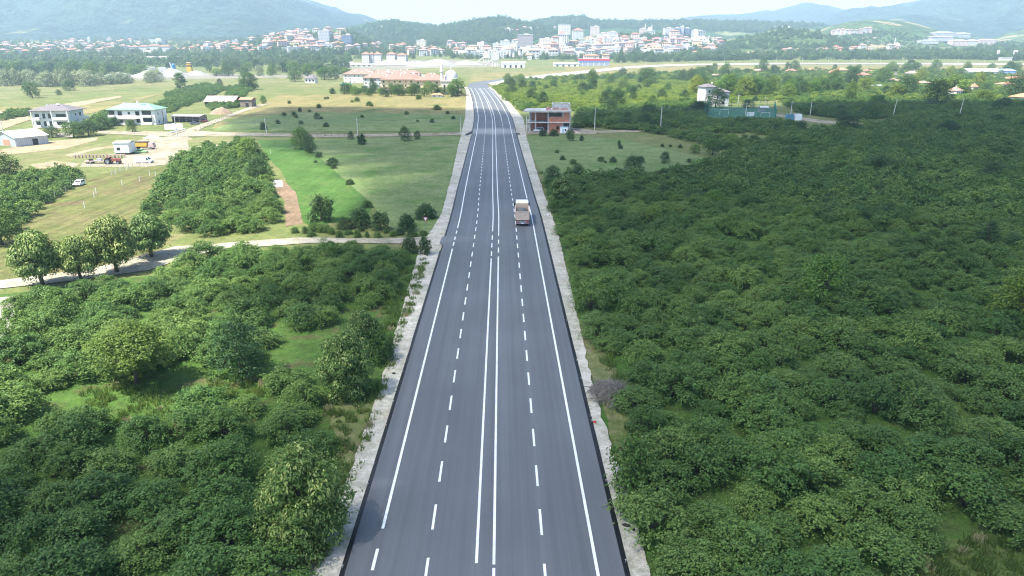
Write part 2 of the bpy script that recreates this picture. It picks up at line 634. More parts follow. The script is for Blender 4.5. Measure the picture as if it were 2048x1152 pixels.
def drape(name, pts, mat, dz, kind='structure'):
    """one sheet lying on the plain, dz above it"""
    tri = tessellate_polygon([[Vector((p[0], p[1], 0)) for p in pts]])
    bm = bmesh.new()
    vs = [bm.verts.new((p[0], p[1], 0)) for p in pts]
    for t in tri:
        try:
            bm.faces.new([vs[i] for i in t])
        except ValueError:
            pass
    ymin, ymax = min(p[1] for p in pts), max(p[1] for p in pts)
    for k in KN:
        if ymin < k < ymax and k >= 300:
            bmesh.ops.bisect_plane(bm, geom=bm.verts[:] + bm.edges[:] + bm.faces[:], plane_co=(0, k, 0), plane_no=(0, 1, 0), dist=0.001)
    for v in bm.verts:
        v.co.z = prof(v.co.y) + dz
    bmesh.ops.recalc_face_normals(bm, faces=bm.faces[:])
    if sum(f.normal.z for f in bm.faces) < 0:
        bmesh.ops.reverse_faces(bm, faces=bm.faces[:])
    me = bpy.data.meshes.new(name)
    bm.to_mesh(me)
    bm.free()
    me.materials.append(mat)
    o = bpy.data.objects.new(name, me)
    COL.objects.link(o)
    if kind:
        o['kind'] = kind
    return o

AREA = {}
def sheet(name, px, mat, dz, amp=0.5, seg=2.0):
    pts = [GF(*p) for p in px]
    pts = [Vector((p.x, p.y, 0)) for p in pts]
    return drape(name, rough_edge(pts, amp, seg), mat, dz)

def W(px):
    return [(p.x, p.y) for p in (GF(*q) for q in px)]

m_dirt = soil('pale_dirt', [(0.29, 0.25, 0.195), (0.35, 0.31, 0.25), (0.24, 0.205, 0.15), (0.21, 0.18, 0.115)], (0.06, 0.7), bump=0.08)
m_gravel = soil('pale_gravel', [(0.44, 0.415, 0.37), (0.50, 0.475, 0.43), (0.38, 0.35, 0.305), (0.42, 0.375, 0.31)], (0.12, 0.8), bump=0.05)
m_plough = soil('ploughed_soil', [(0.36, 0.27, 0.18), (0.44, 0.34, 0.24), (0.32, 0.25, 0.15)], (0.05, 0.5), (0.5, 0.9, 0.5), 0.12)
m_brown = soil('brown_soil', [(0.22, 0.155, 0.105), (0.27, 0.19, 0.13), (0.2, 0.14, 0.09)], (0.1, 0.8), (1.5, 1.5, 0.4), 0.1)
m_mown = soil('mown_hay_field', [(0.145, 0.165, 0.05), (0.20, 0.175, 0.08), (0.11, 0.155, 0.04), (0.165, 0.12, 0.07)], (0.045, 0.35), (0.95, 0.6, 0.75), 0.12)
m_lawn = soil('bright_lawn', [(0.06, 0.14, 0.026), (0.085, 0.17, 0.036), (0.072, 0.125, 0.03), (0.11, 0.155, 0.045)], (0.06, 0.5), (1.2, 0.5, 0.45), 0.08)
m_rough = soil('rough_meadow', [(0.14, 0.195, 0.07), (0.185, 0.22, 0.095), (0.115, 0.185, 0.052), (0.08, 0.17, 0.032)], (0.035, 0.4), None, 0.12, ((0.30, 0.34, 0.24), 0.07, 0.35, 0.6))
m_gold = soil('golden_meadow', [(0.24, 0.205, 0.09), (0.195, 0.185, 0.075), (0.29, 0.23, 0.115), (0.10, 0.155, 0.042)], (0.018, 0.2), (0.1, 0.15, 0.3), 0.2)
m_olive = soil('olive_field', [(0.165, 0.18, 0.068), (0.225, 0.205, 0.10), (0.13, 0.17, 0.05), (0.085, 0.14, 0.038)], (0.02, 0.2), (1.6, 0.12, 0.35), 0.2)
m_grass = soil('orchard_grass', [(0.05, 0.11, 0.02), (0.075, 0.14, 0.03), (0.06, 0.085, 0.026), (0.10, 0.09, 0.042)], (0.08, 0.6), None, 0.15)
m_verge = soil('dry_verge', [(0.12, 0.15, 0.05), (0.18, 0.17, 0.085), (0.08, 0.135, 0.03), (0.22, 0.185, 0.12)], (0.12, 0.8), None, 0.12)
m_conc = soil('pale_road', [(0.36, 0.35, 0.33), (0.42, 0.41, 0.39), (0.32, 0.30, 0.275)], (0.03, 0.3), None, 0.03)
m_sandpit = soil('quarry_ground', [(0.23, 0.21, 0.18), (0.28, 0.26, 0.225), (0.19, 0.175, 0.135), (0.12, 0.145, 0.07)], (0.012, 0.1), None, 0.15)

# far plain first, then nearer, then what lies on them
sheet('field', [(-500, 216), (-100, 208), (240, 178), (500, 172), (690, 176), (690, 150), (400, 150), (-500, 168)], m_olive, 0.10, 4, 12)
sheet('field', [(520, 205), (560, 190), (700, 188), (935, 186), (942, 215), (940, 262), (700, 262), (425, 258), (440, 240), (510, 214)], m_gold, 0.08, 1.5, 6)
sheet('field', [(-500, 240), (-500, 216), (60, 214), (200, 206), (330, 186), (240, 214), (150, 234), (0, 246)], m_gold, 0.13, 2, 6)
sheet('bare_path', [(-300, 262), (0, 240), (58, 233), (62, 240), (30, 250), (0, 262), (-300, 290)], m_plough, 0.16, 0.8, 3)
sheet('bare_path', [(0, 222), (60, 221), (150, 205), (240, 192), (245, 195), (160, 212), (70, 227), (0, 229)], m_plough, 0.19, 0.8, 3)
sheet('field', [(425, 262), (470, 240), (600, 225), (760, 226), (938, 228), (938, 264), (700, 263)], m_rough, 0.11, 2, 6)
sheet('meadow', [(600, 279), (700, 277), (800, 274), (905, 272), (932, 274), (915, 350), (895, 420), (872, 470), (800, 468), (760, 440), (742, 405), (690, 360), (622, 300)], m_rough, 0.03, 0.8, 3)
sheet('lawn', [(515, 281), (595, 279), (622, 300), (690, 360), (745, 410), (735, 438), (620, 452), (606, 446), (565, 345), (535, 315)], m_lawn, 0.035, 0.5, 2)
sheet('bare_plot', [(530, 362), (566, 361), (592, 385), (606, 446), (572, 454), (568, 400)], m_brown, 0.06, 0.3, 1.5)
sheet('rubble_patch', [(530, 361), (564, 361), (566, 374), (532, 375)], m_gravel, 0.08, 0.3, 1)
sheet('field', [(-260, 600), (-60, 470), (60, 430), (160, 362), (225, 342), (335, 332), (318, 362), (292, 402), (275, 452), (330, 500), (200, 545), (0, 566)], m_mown, 0.03, 0.5, 2)
sheet('field', [(25, 312), (120, 294), (200, 286), (280, 279), (262, 300), (215, 330), (100, 340), (0, 352), (-100, 350)], m_olive, 0.03, 0.6, 3)
sheet('ploughed_field', [(-120, 330), (8, 298), (90, 283), (197, 275), (192, 281), (131, 297), (27, 309), (-100, 345)], m_plough, 0.06, 0.4, 2)
sheet('bare_plot', [(60, 330), (110, 322), (160, 328), (150, 334), (80, 338)], m_plough, 0.065, 0.5, 2)
sheet('bare_plot', [(130, 310), (190, 296), (240, 290), (235, 293), (180, 303), (140, 315)], m_plough, 0.065, 0.4, 2)
sheet('dirt_yard', [(222, 326), (246, 318), (258, 302), (276, 290), (300, 279), (345, 272), (372, 272), (400, 284), (478, 284), (440, 293), (400, 300), (372, 312), (345, 328), (292, 334), (240, 334), (160, 334), (165, 326)], m_dirt, 0.07, 0.4, 2)
sheet('field', [(375, 281), (420, 272), (468, 272), (470, 282), (430, 290), (378, 294)], m_olive, 0.10, 0.4, 2)
sheet('gravel_track', [(946, 262), (905, 266), (820, 267), (740, 268.5), (640, 269), (500, 266), (430, 265), (400, 262), (353, 264), (273, 263), (194, 262), (194, 267), (273, 271), (345, 274), (430, 273), (500, 272), (640, 275), (740, 274), (820, 273), (905, 271), (946, 268)], m_dirt, 0.15, 0.25, 2)
sheet('gravel_track', [(352, 266), (383, 256), (437, 237), (500, 214), (540, 206), (542, 208), (508, 217), (447, 240), (402, 258), (392, 268)], m_dirt, 0.17, 0.25, 2)
sheet('gravel_track', [(892, 470), (860, 474), (820, 476), (740, 478), (600, 476), (480, 484), (420, 490), (350, 494), (270, 515), (180, 540), (90, 550), (0, 562), (-250, 590), (-250, 615), (0, 578), (90, 569), (200, 555), (300, 541), (360, 520), (430, 504), (520, 494), (620, 487), (740, 487), (820, 489), (868, 500)], soil('tan_track', [(0.33, 0.30, 0.25), (0.40, 0.365, 0.31), (0.28, 0.25, 0.20), (0.26, 0.24, 0.16)], (0.1, 0.8), None, 0.05), 0.12, 0.35, 1.2)
sheet('rubble_patch', [(-200, 600), (-30, 598), (28, 592), (30, 640), (10, 690), (-200, 720)], m_gravel, 0.06, 0.8, 1.5)
# orchards' floor
sheet('grass_floor', [(-500, 620), (20, 588), (340, 545), (480, 500), (840, 500), (875, 500), (690, 1152), (600, 1330), (-1500, 1330)], m_grass, 0.025, 0.5, 3)
m_floor = soil('orchard_soil', [(0.05, 0.115, 0.02), (0.075, 0.13, 0.03), (0.065, 0.07, 0.03), (0.05, 0.12, 0.02)], (0.09, 0.6), None, 0.2)
sheet('grass_floor', [(1085, 345), (1240, 340), (1440, 320), (1600, 262), (2500, 240), (4200, 1330), (1200, 1330), (1260, 1100), (1130, 520)], m_floor, 0.028, 0.5, 3)
sheet('verge', [(745, 780), (775, 740), (815, 620), (845, 560), (858, 520), (866, 540), (826, 640), (780, 780), (730, 900), (690, 1000), (650, 1100), (590, 1152), (540, 1152), (620, 1060), (690, 900), (660, 850), (665, 800)], m_verge, 0.05, 0.6, 1.0)
sheet('verge', [(1240, 950), (1215, 850), (1180, 740), (1150, 640), (1190, 640), (1240, 760), (1330, 980), (1300, 1020), (1270, 1040)], m_verge, 0.05, 0.6, 1.0)
sheet('dirt_patch', [(520, 1160), (565, 1140), (610, 1128), (650, 1098), (690, 1055), (712, 1005), (738, 930), (745, 950), (722, 1030), (690, 1160)], m_dirt, 0.07, 0.4, 0.8)
sheet('verge', [(1780, 1152), (1830, 1090), (1950, 1075), (2120, 1050), (2300, 1180), (1900, 1260)], soil('corner_grass', [(0.075, 0.12, 0.03), (0.11, 0.135, 0.05), (0.06, 0.105, 0.025), (0.15, 0.14, 0.07)], (0.12, 0.8), None, 0.12), 0.055, 0.6, 1.0)
sheet('meadow', [(1045, 272), (1140, 270), (1250, 280), (1420, 318), (1330, 352), (1240, 345), (1120, 352), (1085, 350), (1062, 310)], m_rough, 0.04, 0.6, 3)
sheet('meadow', [(1035, 225), (1055, 225), (1062, 262), (1045, 262)], m_ground, 0.05, 0.6, 2)
sheet('dirt_yard', [(1040, 266), (1050, 250), (1145, 255), (1200, 262), (1190, 268), (1130, 268), (1060, 268), (1048, 272)], m_dirt, 0.07, 0.6, 2)
sheet('gravel_track', [(1190, 262), (1330, 259), (1340, 262), (1200, 266)], m_dirt, 0.075, 0.3, 2)
sheet('gravel_track', [(1600, 234), (1640, 240), (1690, 245), (1750, 242), (1790, 240), (1790, 242.5), (1740, 247), (1680, 249), (1630, 245), (1590, 238)], m_dirt, 0.08, 0.4, 3)
sheet('gravel_track', [(1500, 219), (1540, 226), (1600, 234), (1595, 238), (1530, 230), (1495, 222)], m_dirt, 0.085, 0.4, 3)
sheet('sports_pitch', [(1405, 235), (1420, 214), (1548, 217), (1552, 241)], plain('pitch_turf', (0.035, 0.10, 0.06), 0.9, 0.15, 0.3), 0.09, 0.2, 4)
sheet('bright_orchard_floor', [(1000, 200), (1010, 172), (1100, 168), (1450, 172), (1480, 205), (1250, 222), (1060, 222)], soil('sunlit_tone_floor', [(0.18, 0.23, 0.045), (0.23, 0.27, 0.07), (0.14, 0.20, 0.035), (0.32, 0.27, 0.13)], (0.03, 0.25)), 0.09, 2, 6)  # sunshine on this patch is put into its paler ground colours
sheet('dry_field', [(940, 165), (945, 145), (1200, 127), (1450, 127), (1380, 146), (1200, 152), (1110, 158), (1020, 166)], m_gold, 0.14, 4, 10)
sheet('dry_field', [(700, 150), (940, 146), (1130, 142), (1130, 131), (700, 134)], m_olive, 0.17, 4, 10)
sheet('quarry_ground', [(670, 138), (690, 126), (760, 121), (900, 120), (1010, 124), (1010, 134), (860, 136), (780, 140)], m_sandpit, 0.2, 3, 8)
sheet('quarry_ground', [(190, 152), (260, 146), (400, 146), (520, 150), (690, 148), (690, 153), (520, 156), (300, 160), (200, 158)], m_sandpit, 0.2, 3, 8)
sheet('dry_field', [(1340, 140), (1420, 131), (1900, 130), (2300, 132), (2300, 142), (1900, 138), (1650, 139), (1500, 141)], m_gold, 0.12, 4, 10)

# ------------------------------------------------------------------ the new road
RZ = 0.40
def centre_line():
    pts = []
    for y in range(1150, 420, -30):
        l = 1028.3 - 0.2448 * y
        r = 983.5 + 0.181 * y
        pts.append(((l + r) / 2, y))
    pts += [(990.2, 390), (989.4, 339), (989, 311), (988.6, 290), (988.6, 265), (987, 236), (983.5, 224), (973.5, 198.6), (964, 183), (957.5, 175), (955, 170.8), (957, 167.5), (966, 164.5), (985, 161.5), (1012, 159), (1050, 155.5), (1100, 150.5)]
    w = []
    for px, py in pts:
        p = GF(px, py, RZ)
        w.append(Vector((p.x, p.y)))
    w = [Vector((w[0].x + 0.0, -60.0)), Vector((w[0].x, 0.0))] + w
    for _ in range(3):                                     # round the corners
        q = [w[0]]
        for a, b in zip(w, w[1:]):
            q += [a.lerp(b, 0.25), a.lerp(b, 0.75)]
        q.append(w[-1])
        w = q
    out, acc = [w[0]], 0.0
    for a, b in zip(w, w[1:]):
        L = (b - a).length
        if L < 1e-6:
            continue
        t = 2.0 - acc
        while t <= L:
            out.append(a.lerp(b, t / L))
            t += 2.0
        acc = (acc + L) % 2.0
    return out
CL = centre_line()
NRM = []
for i in range(len(CL)):
    d = (CL[min(i + 3, len(CL) - 1)] - CL[max(i - 3, 0)]).normalized()
    NRM.append(Vector((d.y, -d.x)))                       # to the right

def at_s(s):
    f = max(0.0, min(len(CL) - 1.001, s / 2.0))
    i = int(f)
    t = f - i
    return CL[i].lerp(CL[i + 1], t), NRM[i].lerp(NRM[i + 1], t).normalized()
YS = [(p.y, 2.0 * i) for i, p in enumerate(CL)]
def s_of_y(py, h=RZ):
    Y = GF(990, py, h).y
    return float(np.interp(Y, [a for a, b in YS if b < 1100], [b for a, b in YS if b < 1100]))

def ribbon(name, o0, o1, s0, s1, mat, dz0, dz1=None, step=4.0, kind='structure', jit=None, mb=None):
    """a strip along the road from offset o0 to o1 (metres right of the centre line)"""
    dz1 = dz0 if dz1 is None else dz1
    n = max(1, int(math.ceil((s1 - s0) / step)))
    m = MB()
    vs = []
    for i in range(n + 1):
        s = s0 + (s1 - s0) * i / n
        p, nr = at_s(s)
        a0 = o0(s) if callable(o0) else o0
        a1 = o1(s) if callable(o1) else o1
        if jit:
            q = noise.noise(Vector((s * 0.5, a1, 0))) * 0.55 + noise.noise(Vector((s * 1.9, a1, 3))) * 0.3
            if jit < 0:
                a0 += q * -jit
            else:
                a1 += q * jit
        a, b = p + nr * a0, p + nr * a1
        vs += [(a.x, a.y, prof(a.y) + dz0), (b.x, b.y, prof(b.y) + dz1)]
    fs = [(2 * i, 2 * i + 1, 2 * i + 3, 2 * i + 2) for i in range(n)]
    if mb is not None:
        mb.add(vs, fs)
        return None
    m.add(vs, fs)
    o = m.build(name, mat)
    if kind:
        o['kind'] = kind
    return o

def asphalt_mat():
    m, nt, p = new_mat('asphalt')
    g = nt.nodes.new('ShaderNodeNewGeometry')
    pos = g.outputs['Position']
    mp = nt.nodes.new('ShaderNodeMapping')
    mp.inputs['Scale'].default_value = (1.1, 0.012, 1)
    nt.links.new(pos, mp.inputs[0])
    st = noise_node(nt, mp.outputs[0], 1.0, 5, 0.7)
    c = ramp_mix(nt, st, (0.082, 0.088, 0.094), (0.118, 0.126, 0.134), 0.3, 0.68)
    big = noise_node(nt, pos, 0.05, 4, 0.6)
    c = mixc(nt, 0.6, c, ramp_mix(nt, big, (0.82,) * 3, (1.14,) * 3), 'MULTIPLY')
    grain = noise_node(nt, pos, 14, 3, 0.8)
    c = mixc(nt, 0.2, c, ramp_mix(nt, grain, (0.75,) * 3, (1.25,) * 3, 0.3, 0.7), 'MULTIPLY')
    # dust carried onto the road where tracks join it
    s = nt.nodes.new('ShaderNodeSeparateXYZ')
    nt.links.new(pos, s.inputs[0])
    def blob(cx, cy, rx, ry, amt):
        dx = mathn(nt, 'DIVIDE', mathn(nt, 'SUBTRACT', s.outputs[0], cx), rx)
        dy = mathn(nt, 'DIVIDE', mathn(nt, 'SUBTRACT', s.outputs[1], cy), ry)
        r = mathn(nt, 'ADD', mathn(nt, 'MULTIPLY', dx, dx), mathn(nt, 'MULTIPLY', dy, dy))
        mp2 = nt.nodes.new('ShaderNodeMapping')
        mp2.inputs['Scale'].default_value = (0.12, 0.9, 1)
        nt.links.new(pos, mp2.inputs[0])
        nz = noise_node(nt, mp2.outputs[0], 1.0, 5, 0.7)
        f = mathn(nt, 'SUBTRACT', 1.0, r, True)
        return mathn(nt, 'MULTIPLY', mathn(nt, 'MULTIPLY', f, amt), nz, True)
    cr = GF(988, 264)
    jn = GF(893, 482)
    c = mixc(nt, blob(cr.x, cr.y, 16, 13, 1.0), c, (0.42, 0.40, 0.36))
    c = mixc(nt, blob(jn.x + 1, jn.y, 6, 3.0, 0.25), c, (0.40, 0.38, 0.34))
    c = mixc(nt, blob(jn.x - 5, jn.y - 78, 8, 1.2, 0.3), c, (0.36, 0.35, 0.33))
    nt.links.new(c, p.inputs['Base Color'])
    p.inputs['Roughness'].default_value = 0.72
    p.inputs['Specular IOR Level'].default_value = 0.4
    b = nt.nodes.new('ShaderNodeBump')
    b.inputs['Distance'].default_value = 0.004
    nt.links.new(grain, b.inputs['Height'])
    nt.links.new(b.outputs[0], p.inputs['Normal'])
    return m
m_asph = asphalt_mat()
m_tar = plain('tar_edge', (0.012, 0.013, 0.015), 0.6, 0.4, 3.0)
m_line = plain('road_paint', (0.66, 0.67, 0.67), 0.6, 0.16, 1.3)
HWL, HWR = -9.55, 9.55
S_END = 2.0 * (len(CL) - 1)
S_PAVE = s_of_y(162)
rd = ribbon('road', HWL, HWR, 0, S_END, m_asph, RZ, step=4)
# edges of the asphalt: a tarred flank down to the shoulder, open where tracks join
S_J0, S_J1 = s_of_y(499), s_of_y(476)
S_C0, S_C1 = s_of_y(269.5), s_of_y(259)
S_K = s_of_y(176)
for a, b in ((0, S_J0), (S_J1, S_C0), (S_C1, S_K)):
    ribbon('road_edge', HWL - 0.62, HWL, a, b, m_tar, 0.06, RZ + 0.004, jit=-0.1)
for a, b in ((0, S_C0), (S_C1, S_K)):
    ribbon('road_edge', HWR, HWR + 0.62, a, b, m_tar, RZ + 0.004, 0.06, jit=0.1)
# dark asphalt aprons where the tracks meet the road
def apron(name, px, mat, dz, h=0.0):
    pts = [GF(p[0], p[1], h) for p in px]
    return drape(name, rough_edge([Vector((p.x, p.y, 0)) for p in pts], 0.15, 0.8), mat, dz)
apron('road_apron', [(905, 470), (884, 478), (879, 490), (888, 496), (896, 494)], m_asph, 0.38)
apron('road_apron', [(946, 262), (930, 270), (932, 272.5), (944, 268)], m_tar, 0.3)
apron('road_apron', [(1030, 266), (1040, 268), (1040, 270), (1031, 270)], m_tar, 0.3)
# pale shoulders of crushed stone
def wl(s):
    return HWL - float(np.interp(s, [0, 100, 125, 180, 210, 260, 330, 390, 480, 700], [2.3, 2.2, 2.3, 4.2, 2.5, 3.0, 4.4, 5.2, 5.0, 3.5]))
def wr(s):
    return HWR + float(np.interp(s, [0, 100, 125, 160, 185, 260, 360, 420, 480, 700], [1.9, 1.9, 1.4, 2.2, 2.7, 3.0, 4.2, 6.0, 4.6, 3.5]))
ribbon('shoulder', wl, HWL - 0.3, 0, S_K + 20, m_gravel, 0.16, jit=-0.4, step=0.8)
ribbon('shoulder', HWR + 0.3, wr, 0, S_K + 20, m_gravel, 0.16, jit=0.5, step=0.8)
# painted lines
def line(off, s0, s1, w=0.2, z=0.008):
    ribbon('road_marking', off - w / 2, off + w / 2, s0, s1, m_line, RZ + z, step=4)
def dashes(off, ys, w=0.2):
    for y0, y1 in ys:
        line(off, s_of_y(y0), s_of_y(y1), w)
line(7.72, 0, S_K, 0.22)
line(-7.72, s_of_y(1055), s_of_y(497), 0.22)
dashes(-7.72, [(1300, 1240), (1138, 1095), (491, 484), (479, 473), (467, 461)], 0.22)
line(-7.72, s_of_y(456), S_K, 0.22)
line(-0.6, s_of_y(1126), s_of_y(517))
dashes(-0.6, [(512, 502.5), (495, 486.5), (479.5, 470.5)])
line(-0.6, s_of_y(463), S_K)
line(0.62, 0, s_of_y(1136))
line(0.62, s_of_y(1129), s_of_y(513))
dashes(0.62, [(505, 495), (487.5, 479.5), (471.5, 465)])
line(0.62, s_of_y(464), S_K)
S_DASH = s_of_y(243)
S_D0 = s_of_y(1058)
k = -5
while True:
    a = S_D0 + 6.0 * k
    if a > S_DASH:
        break
    if a > 0:
        line(-4.0, a, a + 3.0, 0.19)
    k += 1
S_D1 = s_of_y(1071)
k = -5
while True:
    a = S_D1 + 6.0 * k
    if a > S_DASH:
        break
    if a > 0:
        line(4.12, a, a + 3.0, 0.19)
    k += 1
line(-4.0, S_DASH + 1, S_K, 0.19)
line(4.12, S_DASH + 1, S_K, 0.19)
# older highway beyond, pale concrete
sheet('highway', [(975, 167), (1010, 160.5), (1050, 154), (1110, 147.5), (1180, 140.5), (1260, 133), (1330, 129.8), (1400, 128), (1560, 126.4), (1800, 126.6), (2300, 128.5), (2300, 131.5), (1800, 129.2), (1560, 129.2), (1400, 130.8), (1330, 133.2), (1260, 137), (1180, 146), (1110, 155.5), (1060, 160), (1010, 167), (985, 172)], m_conc, 0.46, 0.5, 6)

# ------------------------------------------------------------------ leaves, crowns, stems
L_HAZEL = leafmat('hazel_leaf', (0.05, 0.118, 0.026), (0.14, 0.24, 0.06), trans=0.24, objvar=0.5)
L_BROAD = leafmat('broad_leaf', (0.048, 0.108, 0.02), (0.11, 0.2, 0.042))
L_DARK = leafmat('dark_leaf', (0.022, 0.06, 0.02), (0.055, 0.115, 0.036), objvar=0.25)
L_LIGHT = leafmat('light_leaf', (0.075, 0.165, 0.024), (0.15, 0.25, 0.045))
L_OLIVE = leafmat('olive_leaf', (0.05, 0.105, 0.018), (0.105, 0.175, 0.035))
L_WILLOW = leafmat('willow_leaf', (0.20, 0.245, 0.14), (0.31, 0.35, 0.22), objvar=0.25)
L_LINDEN = leafmat('linden_leaf', (0.06, 0.135, 0.03), (0.125, 0.22, 0.055), objvar=0.12)
L_BRACT = leafmat('linden_bract', (0.21, 0.29, 0.085), (0.34, 0.41, 0.15), objvar=0.1, trans=0.15)
L_YELLOW = leafmat('lime_leaf', (0.11, 0.17, 0.018), (0.18, 0.24, 0.035))
L_SUN = leafmat('sunlit_tone_leaf', (0.14, 0.22, 0.03), (0.25, 0.33, 0.06))  # lit copy of the hazel leaf, sunlight put into its colour
L_WOOD = leafmat('distant_leaf', (0.05, 0.105, 0.035), (0.105, 0.175, 0.06), objvar=0.7)
L_GRASS = leafmat('grass_blade', (0.075, 0.15, 0.03), (0.17, 0.23, 0.07), objvar=0.4, trans=0.4)
L_STRAW = leafmat('straw_blade', (0.30, 0.26, 0.14), (0.46, 0.42, 0.26), objvar=0.3, trans=0.4)
M_BARK = plain('bark', (0.085, 0.068, 0.052), 0.95, 0.35, 4.0)
M_BARKL = plain('pale_bark', (0.17, 0.15, 0.125), 0.95, 0.3, 4.0)
M_DEAD = plain('dead_wood', (0.21, 0.185, 0.165), 0.95, 0.3, 2.0)

def unit(a):
    return a / np.maximum(1e-6, np.linalg.norm(a, axis=1, keepdims=True))

def leaf_quads(P, N, size, rng, aspect=0.62, axis=None):
    n = len(P)
    N = unit(N)
    t = rng.normal(size=(n, 3)) if axis is None else axis + rng.normal(size=(n, 3)) * 0.25
    T = unit(t - N * np.sum(t * N, axis=1, keepdims=True))
    B = np.cross(N, T)
    s = (size * (0.65 + 0.7 * rng.random(n)))[:, None]
    a = P - T * s * 0.5
    b = P + B * s * aspect * 0.5 + T * s * 0.05 + N * s * 0.10
    c = P + T * s * 0.5 - N * s * 0.08
    d = P - B * s * aspect * 0.5 + T * s * 0.05 + N * s * 0.10
    V = np.stack([a, b, c, d], axis=1).reshape(-1, 3)
    F = np.arange(4 * n).reshape(n, 4)
    return V, F

def sphere_dirs(n, rng, low=-0.35):
    d = unit(rng.normal(size=(n * 3, 3)))
    keep = (d[:, 2] > low) | (rng.random(len(d)) < 0.25)
    d = d[keep]
    while len(d) < n:
        d = np.concatenate([d, d])
    return d[:n]

def crown_mesh(name, clumps, per, size, mat, rng, up=0.35, shoots=0, shoot_len=0.7, tipmat=None, tip_share=0.0, tip_size=None, aspect=0.62, low=-0.35):
    """leaves on the shells of many clumps, with leafy shoots standing out of them"""
    Vs, Fs, Ms, off = [], [], [], 0
    cen = np.mean([c[0] for c in clumps], axis=0)
    for c, r in clumps:
        c = np.array(c)
        r = np.array(r if isinstance(r, (tuple, list)) else (r, r, r * 0.85))
        n = int(per * (0.7 + 0.6 * rng.random()))
        d = sphere_dirs(n, rng, low)
        rad = (0.62 + 0.42 * rng.random(n) ** 0.6)[:, None]
        P = c + d * r * rad
        N = d * 0.7 + rng.normal(size=(n, 3)) * 0.38 + np.array([0, 0, up])
        V, F = leaf_quads(P, N, size, rng, aspect)
        Vs.append(V); Fs.append(F + off); off += len(V); Ms.append(np.zeros(len(F), int))
        if shoots:
            out = unit((c - cen)[None, :] + 1e-3)[0]
            for _ in range(shoots):
                dd = unit((out * 0.6 + rng.normal(size=3) * 0.55 + np.array([0, 0, 0.55]))[None, :])[0]
                k = 7
                tt = np.linspace(0.75, 1.0 + shoot_len / r[0] * (0.6 + 0.6 * rng.random()), k)[:, None]
                P = c + dd * r * tt + rng.normal(size=(k, 3)) * size * 0.28
                P[:, 2] -= (tt[:, 0] - 0.75) ** 2 * 0.25 * shoot_len
                N = rng.normal(size=(k, 3)) * 0.5 + np.array([0, 0, 0.9]) + dd * 0.3
                V, F = leaf_quads(P, N, size * 0.9, rng, aspect)
                Vs.append(V); Fs.append(F + off); off += len(V); Ms.append(np.zeros(len(F), int))
        if tipmat is not None:
            n2 = int(n * tip_share)
            d = sphere_dirs(n2, rng, -0.15)
            P = c + d * r * (1.0 + 0.1 * rng.random((n2, 1)))
            N = d + rng.normal(size=(n2, 3)) * 0.3
            ax = np.tile(np.array([0, 0, -1.0]), (n2, 1)) + d * 0.8
            V, F = leaf_quads(P, N, tip_size or size, rng, 0.42, ax)
            Vs.append(V); Fs.append(F + off); off += len(V); Ms.append(np.ones(len(F), int))
    mats = [mat] + ([tipmat] if tipmat else [])
    return np_mesh(name, np.concatenate(Vs), np.concatenate(Fs), mats, np.concatenate(Ms))

def dome_clumps(rng, n, R_, H, z0, rmin, rmax, squash=1.0, vase=0.0, top=1.0):
    """clump centres filling a rounded crown of radius R_ from z0 to z0+H"""
    out = []
    for i in range(n):
        u = (i + 0.5) / n
        th = i * 2.39996 + rng.random() * 0.8
        z = u ** 0.85
        w = math.sin(math.pi * min(1.0, 0.18 + 0.82 * z) ** top) ** 0.55
        rr = R_ * w * (0.45 + 0.6 * math.sqrt(rng.random()))
        r = rmin + (rmax - rmin) * rng.random()
        out.append(((rr * math.cos(th) * (1 + 0.15 * rng.normal()), rr * math.sin(th) * squash, z0 + H * z * (0.9 + 0.15 * rng.random()) - r * 0.5), r))
    return out

def stems_mesh(name, rng, n, H, spread, r, mat):
    m = MB()
    for i in range(n):
        a = i * 6.283 / n + rng.random() * 0.7
        s = spread * (0.5 + 0.7 * rng.random())
        p = [(0.15 * math.cos(a), 0.15 * math.sin(a), -0.1)]
        for k in range(1, 4):
            t = k / 3
            p.append((s * t ** 1.3 * math.cos(a + 0.2 * t), s * t ** 1.3 * math.sin(a + 0.2 * t), H * t * (0.9 + 0.2 * rng.random())))
        m.tube(p, [r, r * 0.8, r * 0.55, r * 0.3], 5)
    return m.mesh(name, mat, True)

def trunk_mesh(name, rng, H, r, clumps, mat, limbs=6):
    m = MB()
    bend = [(rng.normal() * 0.12 * H * t * 0.4, rng.normal() * 0.12 * H * t * 0.4, H * t) for t in (0, 0.3, 0.6, 1.0)]
    bend[0] = (0, 0, -0.2)
    m.tube(bend, [r * 1.35, r, r * 0.8, r * 0.5], 9)
    for i in range(min(limbs, len(clumps))):
        c = clumps[int(i * len(clumps) / limbs)][0]
        t = 0.35 + 0.5 * i / limbs
        st = Vector(bend[1]).lerp(Vector(bend[3]), t)
        e = Vector(c)
        mid = st.lerp(e, 0.5) + Vector((0, 0, 0.15 * (e - st).length))
        m.tube([st, mid, e], [r * 0.5, r * 0.32, r * 0.12], 6)
    return m.mesh(name, mat, True)

class Plant:
    """a kind of plant: crown mesh, woody mesh and its natural width and height"""
    def __init__(s, crown, wood, w, h, wood_name):
        s.crown, s.wood, s.w, s.h, s.wood_name = crown, wood, w, h, wood_name

